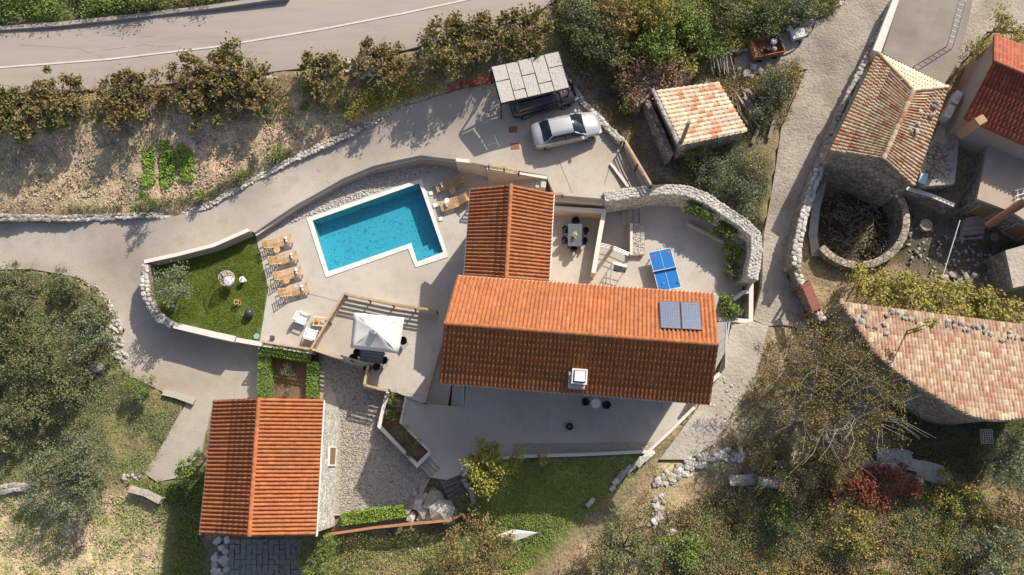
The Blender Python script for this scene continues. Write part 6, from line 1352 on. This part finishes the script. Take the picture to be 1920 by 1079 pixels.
for x, y in ((808, 363), (816, 386), (826, 411)):
    q = P(x, y, .02); mb = MB(); mb.box((q.x, q.y, .003), .26, .26, .07, .3); tag(mb.build('stone_block', white), 'white square block, %s of three on the deck beside the pool edge' % {363: 'topmost', 386: 'middle', 411: 'lowest'}[y], 'block', 'white blocks beside the pool')
# lower terrace seats
for (x, y), m_, lab in (((1098, 754), black, 'black shell chair left of the white bistro table near the house wall'), ((1136, 760), black, 'black shell chair right of the white bistro table near the house wall')):
    o = copy_tree(DC); o['label'] = lab; del o['group']; p = P(x, y, .3); place(o, V3((p.x, p.y, -.12)), 0 if x < 1110 else math.pi)
q = P(1117, 757, .5); q.z = -.12; round_table(q, .3, .72, 'round white bistro table between two black chairs on the lower terrace', white, 'bistro_table')
q = P(1068, 800, .2); t = thing('terrace_planter', (q.x, q.y, -.12), 'small dark fire bowl standing alone on the lower terrace', 'planter'); mb = MB(); mb.lathe((q.x, q.y, -.12), [(.12, 0), (.18, .1), (.24, .3), (.2, .3), (.12, .15)], 14); mb.build('bowl', mat('dark_bowl', [(0.05, 0.03, 0.025)], .7), t); mb = MB(); mb.lathe((q.x, q.y, 0.02), [(.1, 0), (.12, .05), (.05, .1)], 8); mb.build('ashes', rust, t)
# ---- white clothed shade at the bottom
cv = [P(930, 1005, .62), P(962, 993, .60), P(1009, 999, .62), P(968, 1014, .64)]; ap = P(977, 1000, .78); b = P(986, 1030, -1.3); t = thing('small_parasol', (b.x, b.y, -1.4), 'small white tattered parasol over the meadow at the bottom', 'parasol'); mb = MB(); mb.v = [tuple(p) for p in cv] + [tuple(ap)]; mb.f = [(0, 1, 4), (1, 2, 4), (2, 3, 4), (3, 0, 4)]; o = mb.build('canopy', canv, t); md = o.modifiers.new('s', 'SOLIDIFY'); md.thickness = .012
mb = MB(); mb.tube([(b.x, b.y, -1.5), tuple(ap)], .035, 6); mb.build('pole', bark, t)
# ---- poles, ladder, cable
b = G(1266, 296); tp = P(1292, 229, b.z + 6.0); t = thing('utility_pole', (b.x, b.y, b.z), 'leaning wooden utility pole at the corner of the stone hut', 'pole'); mb = MB(); mb.tube([b - V3((0, 0, .3)), b.lerp(tp, .5), tp], [.16, .14, .11], 8); mb.build('pole', mat('pole_wood', [(0.30, 0.20, 0.12), (0.38, 0.27, 0.17)], .9, 3), t); mb = MB(); mb.bar(tp + V3((-.4, 0, -.15)), tp + V3((.25, .05, -.15)), .06, .05); mb.build('crossarm', steel, t)
b1, b2 = P(1776, 86, 4.25), P(1786, 90, 4.25); t = thing('roof_ladder_frame', (b1.x, b1.y, 4.2), 'tall white metal ladder frame standing on the concrete roof terrace', 'ladder')
t1 = P(1799, -4, 7.3); t2 = P(1811, 2, 7.3); 
for a, c_ in ((b1, t1), (b2, t2)): mb = MB(); mb.tube([a, c_], .035, 6); mb.build('side_rail', white, t)
for i in range(1, 9): mb = MB(); mb.tube([b1.lerp(t1, i / 9), b2.lerp(t2, i / 9)], .02, 5); mb.build('rung', white, t)
a, b = P(1800, 413, 3.4), P(1767, 520, 2.6); mb = MB(); mb.tube([a, b], .03, 5); tag(mb.build('washing_line', white), 'thin white line stretched diagonally over the courtyard', 'line')
a, b = P(1922, 378, 4.6), P(1850, 424, 3.0); mb = MB(); mb.tube([a, b], [.28, .22], 8); tag(mb.build('wooden_beam_pole', rust), 'thick brown leaning pole over the courtyard entrance', 'pole')
t = thing('satellite_rack', tuple(P(1910, 365, 3.85)), 'small white metal rack on the flat roof at the right edge', 'rack')
for y in (358, 368, 376): mb = MB(); mb.tube([P(1904, y, 4.0), P(1925, y - 6, 4.0)], .03, 5); mb.build('bar', white, t)
mb = MB(); mb.tube([P(1908, 356, 4.0), P(1908, 378, 4.0)], .03, 5); mb.build('bar', white, t)
# ---- courtyard
q = P(1737, 422, 1.5); t = thing('millstone_pot', (q.x, q.y, 1.0), 'round pale stone pot on the shaded courtyard floor', 'pot'); mb = MB(); mb.lathe((q.x, q.y, 1.0), [(.34, 0), (.40, .2), (.40, .5), (.33, .5), (.30, .42)], 18); mb.build('pot', oldconc, t); mb = MB(); mb.lathe((q.x, q.y, 1.42), [(.30, 0), (.30, .02)], 16); mb.build('lid', greyroof, t)
q = P(1864, 445, 1.3); mb = MB(); mb.lathe((q.x, q.y, 1.0), [(.2, 0), (.28, .35), (.3, .38), (.24, .38)], 14); tag(mb.build('clay_pot', mat('clay', [(0.30, 0.17, 0.11)], .9)), 'reddish clay pot right of the curved courtyard steps', 'pot')
for x, y, lab in ((1796, 182, 'upper grey air conditioner on the beige house wall'), (1782, 208, 'lower grey air conditioner on the beige house wall')):
    q = P(x, y, 4.2); t = thing('air_conditioner', (q.x, q.y, 3.5), lab, 'air conditioner', 'air conditioners on the beige house'); mb = MB(); mb.box((q.x, q.y, 3.5), .95, .42, .65, 1.05); mb.build('case', mat('ac_case', [(0.52, 0.50, 0.50)], .5), t); mb = MB(); mb.lathe((q.x, q.y, 4.155), [(.17, 0), (.17, .02)], 12); mb.build('fan_grille', steel, t)
for x, y, s in [(1772, 520, .5), (1788, 515, .6), (1800, 522, .45), (1780, 530, .4), (1812, 518, .5), (1765, 528, .35), (1795, 532, .4), (1830, 516, .5)]:
    p = G(x, y, .2); p.z += .12; o = rock_at('rubble_stone', None, p, s, s * .8, s * .5, greystone); tag(o, 'grey broken slab on the rubble heap above the grape vine', 'stone', 'broken slabs on the courtyard rubble heap')
# ---- scrap area: trailer, board, pallets, sticks
c4 = [P(x, y, 3.0) for x, y in ((1403, 76), (1461, 62), (1472, 96), (1414, 108))]; t = thing('rusty_trailer', (c4[0].x, c4[0].y, 2.2), 'rusty open trailer box with buckets beside the alley', 'trailer'); mb = MB(); mb.quadbox([(p.x, p.y, 2.45) for p in c4], [(p.x, p.y, 2.55) for p in c4]); mb.build('floor', rust, t)
for i in range(4):
    a, b = c4[i], c4[(i + 1) % 4]; mb = MB(); mb.bar(V3((a.x, a.y, 2.78)), V3((b.x, b.y, 2.78)), .06, .46); mb.build('side_panel', rust, t)
a, b = c4[0].lerp(c4[1], .05), c4[3].lerp(c4[2], .05); mb = MB(); mb.quadbox([(a.x, a.y, 2.56), (b.x, b.y, 2.56), (c4[3].lerp(c4[2], .16)).xy.to_tuple() + (2.56,), (c4[0].lerp(c4[1], .16)).xy.to_tuple() + (2.56,)], [(a.x, a.y, 2.95), (b.x, b.y, 2.95), (c4[3].lerp(c4[2], .16)).xy.to_tuple() + (2.95,), (c4[0].lerp(c4[1], .16)).xy.to_tuple() + (2.95,)]); mb.build('tool_box', mat('orange_wood', [(0.46, 0.24, 0.11), (0.36, 0.18, 0.09)], .8, 4), t)
for s in (.25, .75):
    for w_ in (0, 1): p = (c4[0] if w_ == 0 else c4[3]).lerp(c4[1] if w_ == 0 else c4[2], s); mb = MB(); mb.tube([(p.x, p.y - .1, 2.2), (p.x, p.y + .1, 2.2)], .26, 12); mb.build('wheel', rubber, t)
for x, y, m_, r_, lab in ((1451, 78, mat('blue_white_bag', [(0.25, 0.33, 0.6), (0.7, 0.72, 0.78)], .6, 8), .24, 'blue and white bag in the rusty trailer'), (1457, 68, black, .17, 'round black bucket in the corner of the rusty trailer'), (1440, 92, darkmetal, .22, 'dark motor part lying in the rusty trailer'), (1452, 92, greyroof, .18, 'grey metal part lying in the rusty trailer')):
    q = P(x, y, 2.8); mb = MB(); mb.lathe((q.x, q.y, 2.56), [(r_ * .8, 0), (r_, .12), (r_ * .9, .3), (r_ * .5, .34)], 9); tag(mb.build('bucket' if 'bucket' in lab else ('bag' if 'bag' in lab else 'machine_part'), m_), lab, lab.split(' in ')[0].split()[-1] if 'bucket' in lab or 'bag' in lab else 'scrap part')
q = [P(x, y, 3.0) for x, y in ((1482, 57), (1508, 52), (1513, 66), (1488, 73))]; mb = MB(); mb.quadbox([(p.x, p.y, 2.65) for p in q], [(p.x, p.y, 2.95) for p in q]); tag(mb.build('covered_crate', mat('pale_green_sheet', [(0.52, 0.56, 0.50), (0.62, 0.64, 0.60)], .7, 3, .5)), 'crate wrapped in pale green sheet beside the rusty trailer', 'crate')
q = P(1482, 50, 2.9); mb = MB(); mb.lathe((q.x, q.y, 2.55), [(.2, 0), (.25, .15), (.12, .35)], 8); tag(mb.build('white_sack', white), 'small white sack behind the green wrapped crate', 'sack')
t = thing('stick_pile', tuple(G(1345, 115)), 'pile of pale weathered sticks left of the rusty trailer', 'wood pile')
for i in range(34):
    x0 = 1328 + random.uniform(0, 34); a = G(x0, 92 + random.uniform(-6, 8)); b = G(x0 + random.uniform(2, 14), 135 + random.uniform(-12, 12)); a.z += random.uniform(.25, .6); b.z += random.uniform(.15, .4); mb = MB(); mb.tube([a, b], random.uniform(.025, .06), 5); mb.build('stick', palebark if i % 3 else oldwood, t)
t = thing('plank_pile', tuple(G(1395, 190)), 'heap of old grey planks between hut and bushes', 'wood pile')
for i in range(26):
    x0, y0 = 1385 + random.uniform(-8, 25), 165 + random.uniform(0, 50); a = G(x0, y0); L_ = random.uniform(.6, 1.6); an = random.uniform(-1.3, -.7); b = a + V3((math.cos(an) * L_, math.sin(an) * L_, 0)); a.z += random.uniform(.1, .45); b.z += random.uniform(.1, .45); mb = MB(); mb.bar(a, b, random.uniform(.07, .16), .03); mb.build('plank', oldwood, t)
for (x0, y0), (x1, y1), lab in (((1452, 218), (1440, 262), 'long grey beam lying at the alley edge below the round bush'), ((1422, 240), (1408, 272), 'shorter beam lying among the weeds right of the hut'), ((1365, 95), (1404, 85), 'upper timber leading to the rusty trailer'), ((1362, 100), (1405, 96), 'lower timber leading to the rusty trailer'), ((1306, 110), (1335, 104), 'grey timber edge left of the stick pile')):
    a, b = G(x0, y0), G(x1, y1); a.z += .25; b.z += .2; mb = MB(); mb.bar(a, b, .22, .14); tag(mb.build('timber_beam', oldwood), lab, 'beam')
for k, (x, y, s) in enumerate([(1398, 140, .6), (1385, 130, .4), (1412, 128, .5), (1424, 136, .45), (1375, 145, .35), (1408, 146, .4), (1438, 122, .35), (1360, 195, .5), (1372, 210, .5)]):
    p = G(x, y); p.z += s * .25; o = rock_at('rubble_stone', None, p, s, s * .8, s * .6, greystone); tag(o, 'grey stone in the shadow below the rusty trailer', 'stone', 'stones among the scrap below the trailer')
for x, y, lab in ((1375, 205, 'square wooden crate on the right of the hut roof'), (1365, 190, 'wire basket above the square crate')):
    p = G(x, y); t = thing('scrap_crate', (p.x, p.y, p.z), lab, 'crate')
    for s in (-1, 1): mb = MB(); mb.box((p.x + s * .22, p.y, p.z), .04, .48, .3); mb.build('side', oldwood, t); mb = MB(); mb.box((p.x, p.y + s * .22, p.z + .003), .4, .04, .294); mb.build('side', oldwood, t)
# hose on the alley
hp = [(1455, 107), (1470, 105), (1485, 98), (1496, 88), (1500, 80), (1490, 78), (1498, 74), (1515, 68), (1524, 55), (1526, 45)]; mb = MB(); mb.tube([G(x, y) + V3((0, 0, .09)) for x, y in hp], .035, 5); tag(mb.build('hose', black), 'dark hose curling over the concrete beside the trailer', 'hose')
# ---- lower garden: rubble row, boulders, rock outcrop
def rubble(poly, n, s0, s1, lab, grp, cat='stone', name='rubble_stone', m=limestone, dz=.2):
    if s1 < .42:        # too small to pick apart
        rocks_joined('scattered_pebbles', [(V3((x, y, terr(x, y) + .04)), random.uniform(s0, s1)) for x, y in scatter_px(poly, int(n * 1.5))], m); return
    for x, y in scatter_px(poly, n):
        s = random.uniform(s0, s1); o = rock_at(name, None, V3((x, y, terr(x, y) + s * dz)), s, s * random.uniform(.6, .9), s * .6, m); tag(o, lab, cat, grp)
rubble([(1222, 908), (1245, 915), (1300, 880), (1350, 862), (1420, 872), (1425, 850), (1370, 840), (1330, 850), (1290, 862), (1250, 885)], 170, .2, .48, 'white rubble stone in the collapsed row right of the lower lawn', 'rubble stones in the collapsed row')
for pl in ([(503, 541), (560, 552), (636, 566)], [(778, 500), (800, 515), (835, 530)]): pass
rubble([(1230, 925), (1250, 930), (1262, 985), (1290, 1005), (1240, 1010), (1215, 985)], 44, .2, .5, 'pale stone in the loose heap in the middle of the lower meadow', 'pale stones in the meadow heap')
rubble([(1340, 700), (1390, 720), (1400, 800), (1360, 840), (1335, 800)], 60, .08, .22, 'small pale stone on the dry path right of the house', 'small stones on the dry path')
for k, (x, y, s) in enumerate([(1200, 866, .8), (1190, 872, .7), (1178, 880, .7), (1165, 890, .75), (1155, 902, .6), (1160, 900, .5), (1148, 915, .5), (1213, 855, .8), (1220, 852, .6)]):
    p = G(x, y); p.z += s * .2; tag(rock_at('edging_stone', None, p, s, s * .6, s * .6, limestone if k > 3 else greystone, .8), 'grey stone in the short slanting row from the terrace corner', 'stone', 'stones in the slanting row by the lawn')
p = G(1107, 942); p.z += .12; tag(rock_at('flat_stone', None, p, .75, .3, .3, limestone, .75), 'single long white stone at the right of the sunny lawn', 'stone')
bould = lambda x, y, sx, sy, sz, a, lab, m=limestone, grp=None: tag(rock_at('boulder', None, G(x, y) + V3((0, 0, sz * .3)), sx, sy, sz, m, a), lab, 'boulder', grp)
for x, y, s, lab in [(785, 944, .9, 'upper left white boulder of the outcrop by the garden stairs'), (815, 937, 1.4, 'topmost pale boulder of the outcrop by the garden stairs'), (830, 955, 1.7, 'largest white boulder of the outcrop by the garden stairs'), (800, 955, 1.0, 'upright white boulder in the middle of the outcrop'), (772, 968, .7, 'small round boulder at the left end of the outcrop'), (810, 970, .9, 'low boulder at the bottom of the outcrop'), (845, 965, 1.0, 'greyish boulder touching the garden stairs'), (798, 932, .6, 'little boulder on top of the outcrop'), (790, 970, .6, 'little boulder between the two lowest ones')]:
    bould(x, y, s, s * .8, s * .9, random.uniform(0, 3), lab)
for x, y, sx, sy, a, lab in [(1672, 858, 2.4, 1.2, -.1, 'long flat grey rock above the red creeper'), (1740, 885, 1.8, 1.3, -.3, 'grey rock slab at the right of the outcrop'), (1660, 878, 1.9, .8, -.1, 'pale jagged rock behind the red creeper'), (1708, 872, 1.6, .8, -.25, 'middle grey rock of the outcrop ridge'), (1762, 895, 1.0, .8, -.4, 'last rounded rock at the right end of the outcrop'), (1718, 902, .6, .5, 0, 'bright white rock beside the red creeper'), (1460, 870, 1.4, .5, 0, 'low grey rock ledge left of the creeper'), (1395, 900, 2.2, .7, .05, 'grey rock ledge below the rubble row'), (1440, 905, 1.6, .7, -.1, 'striped rock ledge under the dry thicket'), (1620, 872, 1.2, .6, .1, 'white rock among red leaves')]:
    bould(x, y, sx, sy, .7, a, lab, greystone if 'grey' in lab else limestone)
bould(185, 690, 1.1, .7, .8, -.4, 'grey boulder at the edge of the grove beside the driveway', greystone)
rubble([(200, 570), (230, 620), (240, 680), (215, 680), (195, 610)], 45, .15, .4, 'pale stone in the crumbling grove edge', 'pale stones in the crumbling grove edge')
rubble([(230, 893), (272, 888), (272, 898), (232, 902)], 10, .2, .4, 'white stone beside the lower driveway tip', 'white stones beside the driveway tip')
rubble([(620, 1010), (900, 1000), (940, 1070), (620, 1080)], 22, .12, .3, 'small pale stone scattered in the scrub below the cottage', 'scattered stones below the cottage')
rubble([(1480, 65), (1560, 0), (1580, 5), (1500, 55), (1470, 75)], 45, .2, .45, 'pale stone in the rubble edge of the alley at the top', 'rubble edge stones at the top of the alley')
rubble([(1380, 340), (1425, 360), (1400, 400), (1360, 370)], 8, .2, .5, 'white stone among the bushes above the thick wall', 'white stones among the slope bushes')
rubble([(600, 130), (720, 100), (760, 118), (680, 150), (600, 160)], 26, .2, .5, 'white stone lying between the fig trees', 'white stones between the fig trees')
rubble([(600, 925), (640, 950), (636, 975), (598, 985)], 12, .1, .25, 'small white stone at the foot of the cottage wall', 'small stones at the cottage foot')
# stone walls of the garden stairs and terrace
stone_wall([(868, 885), (872, 905), (885, 925), (888, 945), (878, 955)], [.0, -.2, -.5, -.9, -1.2], .35, -1.8, 'curved dark stone wall between garden stairs and yellow tree', greystone, size=.3, rows=1)
stone_wall([(784, 918), (770, 935), (768, 955)], -.75, .35, -1.3, 'low grey stone edge between gravel yard and boulders', greystone, size=.3, rows=1)
# paving below the cottage
t = thing('stone_paving', tuple(G(480, 1040)), 'dark old stone paving below the cottage gable', 'paving')
for i in range(14):
    for j in range(9):
        x = 425 + i * 10.5 + random.uniform(-1, 1); y = 1016 + j * 9.5 + random.uniform(-1, 1); p = G(x, y); mb = MB(); mb.box((0, 0, 0), .33 * random.uniform(.85, 1.05), .30 * random.uniform(.85, 1.05), .1, random.uniform(-.1, .1)); o = mb.build('paving_stone', mat('paving_grey', [(0.20, 0.19, 0.17), (0.30, 0.28, 0.25)], .9, 4, .3), t); o.location = p + V3((0, 0, random.uniform(-.02, .03))); o.matrix_parent_inverse = Matrix.Translation(-t.location)
rubble([(405, 1010), (430, 1010), (425, 1085), (398, 1085)], 26, .3, .55, 'pale flat stone at the left of the dark paving', 'pale stones beside the dark paving')
# side passage roof right of the house
q = [P(x, y, 1.8) for x, y in ((1345, 604), (1362, 604), (1360, 660), (1338, 700))]; t = thing('glass_awning', tuple(q[0].xy) + (0,), 'grey translucent sheet awning beside the right gable', 'awning')
for i in range(4): w_ = [q[0].lerp(q[3], i / 4), q[1].lerp(q[2], i / 4), q[1].lerp(q[2], (i + .96) / 4), q[0].lerp(q[3], (i + .96) / 4)]; mb = MB(); mb.quadbox([(p.x, p.y, p.z - .02) for p in w_], [tuple(p) for p in w_]); mb.build('panel', mat('awning_sheet', [(0.30, 0.27, 0.23), (0.38, 0.35, 0.31)], .4, 3), t)
mb = MB(); mb.bar(q[1], q[2], .07, .07); mb.build('beam', steel, t)
q = P(1347, 676, .5); mb = MB(); mb.box((q.x, q.y, 0), .5, .35, .5, .7); tag(mb.build('garden_bench', white), 'small white appliance box in the passage at the lower right gable', 'box')
# metal grid stair by the barn
q = [P(x, y, 1.6) for x, y in ((1838, 806), (1860, 806), (1862, 832), (1840, 832))]; t = thing('metal_grid_gate', tuple(q[0].xy) + (0,), 'grey metal grid gate lying in shade below the barn', 'gate')
for i in range(6): mb = MB(); mb.bar(q[0].lerp(q[1], i / 5), q[3].lerp(q[2], i / 5), .04, .03); mb.build('bar', steel, t)
for i in range(7): mb = MB(); mb.bar(q[0].lerp(q[3], i / 6) + V3((0, 0, .03)), q[1].lerp(q[2], i / 6) + V3((0, 0, .03)), .03, .03); mb.build('bar', steel, t)
# broken tiles and debris in the yard
debm = mat('broken_tiles', [(0.34, 0.13, 0.07), (0.40, 0.34, 0.28), (0.28, 0.20, 0.16), (0.46, 0.40, 0.34)], .95, 5, .2, 14, rnd=True); ROCK[debm.name]
rocks_joined('tile_debris', [(V3((x, y, 3.24)), random.uniform(.08, .26)) for x, y in scatter_px([(1745, 275), (1765, 262), (1770, 300), (1752, 335), (1735, 330), (1738, 300)], 130, 3.2)], debm)
rocks_joined('tile_debris', [(V3((x, y, 3.24)), random.uniform(.06, .18)) for x, y in scatter_px([(1775, 235), (1795, 240), (1788, 335), (1755, 340)], 60, 3.2)], debm)
rocks_joined('courtyard_debris', [(V3((x, y, terr(x, y) + .05)), random.uniform(.06, .3)) for x, y in scatter_px([(1705, 420), (1790, 440), (1900, 500), (1900, 560), (1780, 520), (1700, 500)], 170)], greystone)
rocks_joined('ruin_debris', [(V3((x, y, 3.12)), random.uniform(.1, .35)) for x, y in scatter_px([(1165, 130), (1285, 112), (1296, 143), (1225, 168), (1198, 195)], 160, 3.1)], debm)
# pit branches
t = thing('brushwood', tuple(P(1610, 420, .4)), 'tangle of dead branches at the bottom of the round pit', 'brushwood')
for i in range(60):
    x, y = scatter_px([(1550, 400), (1600, 380), (1660, 400), (1650, 470), (1600, 490), (1555, 470)], 1, .3)[0]; a = V3((x, y, .35 + random.random() * .3)); an = random.uniform(0, 6.28); L_ = random.uniform(.5, 1.4); mb = MB() if i == 0 else mb
    mb.tube([a, a + V3((math.cos(an) * L_ * .5, math.sin(an) * L_ * .5, .1)), a + V3((math.cos(an + .3) * L_, math.sin(an + .3) * L_, 0))], [.03, .022, .01], 4)
o = mb.build('branches', palebark, t); o['kind'] = 'stuff'
print('objects', len(bpy.data.objects), 'tris', sum(len(m.polygons) for m in bpy.data.meshes))
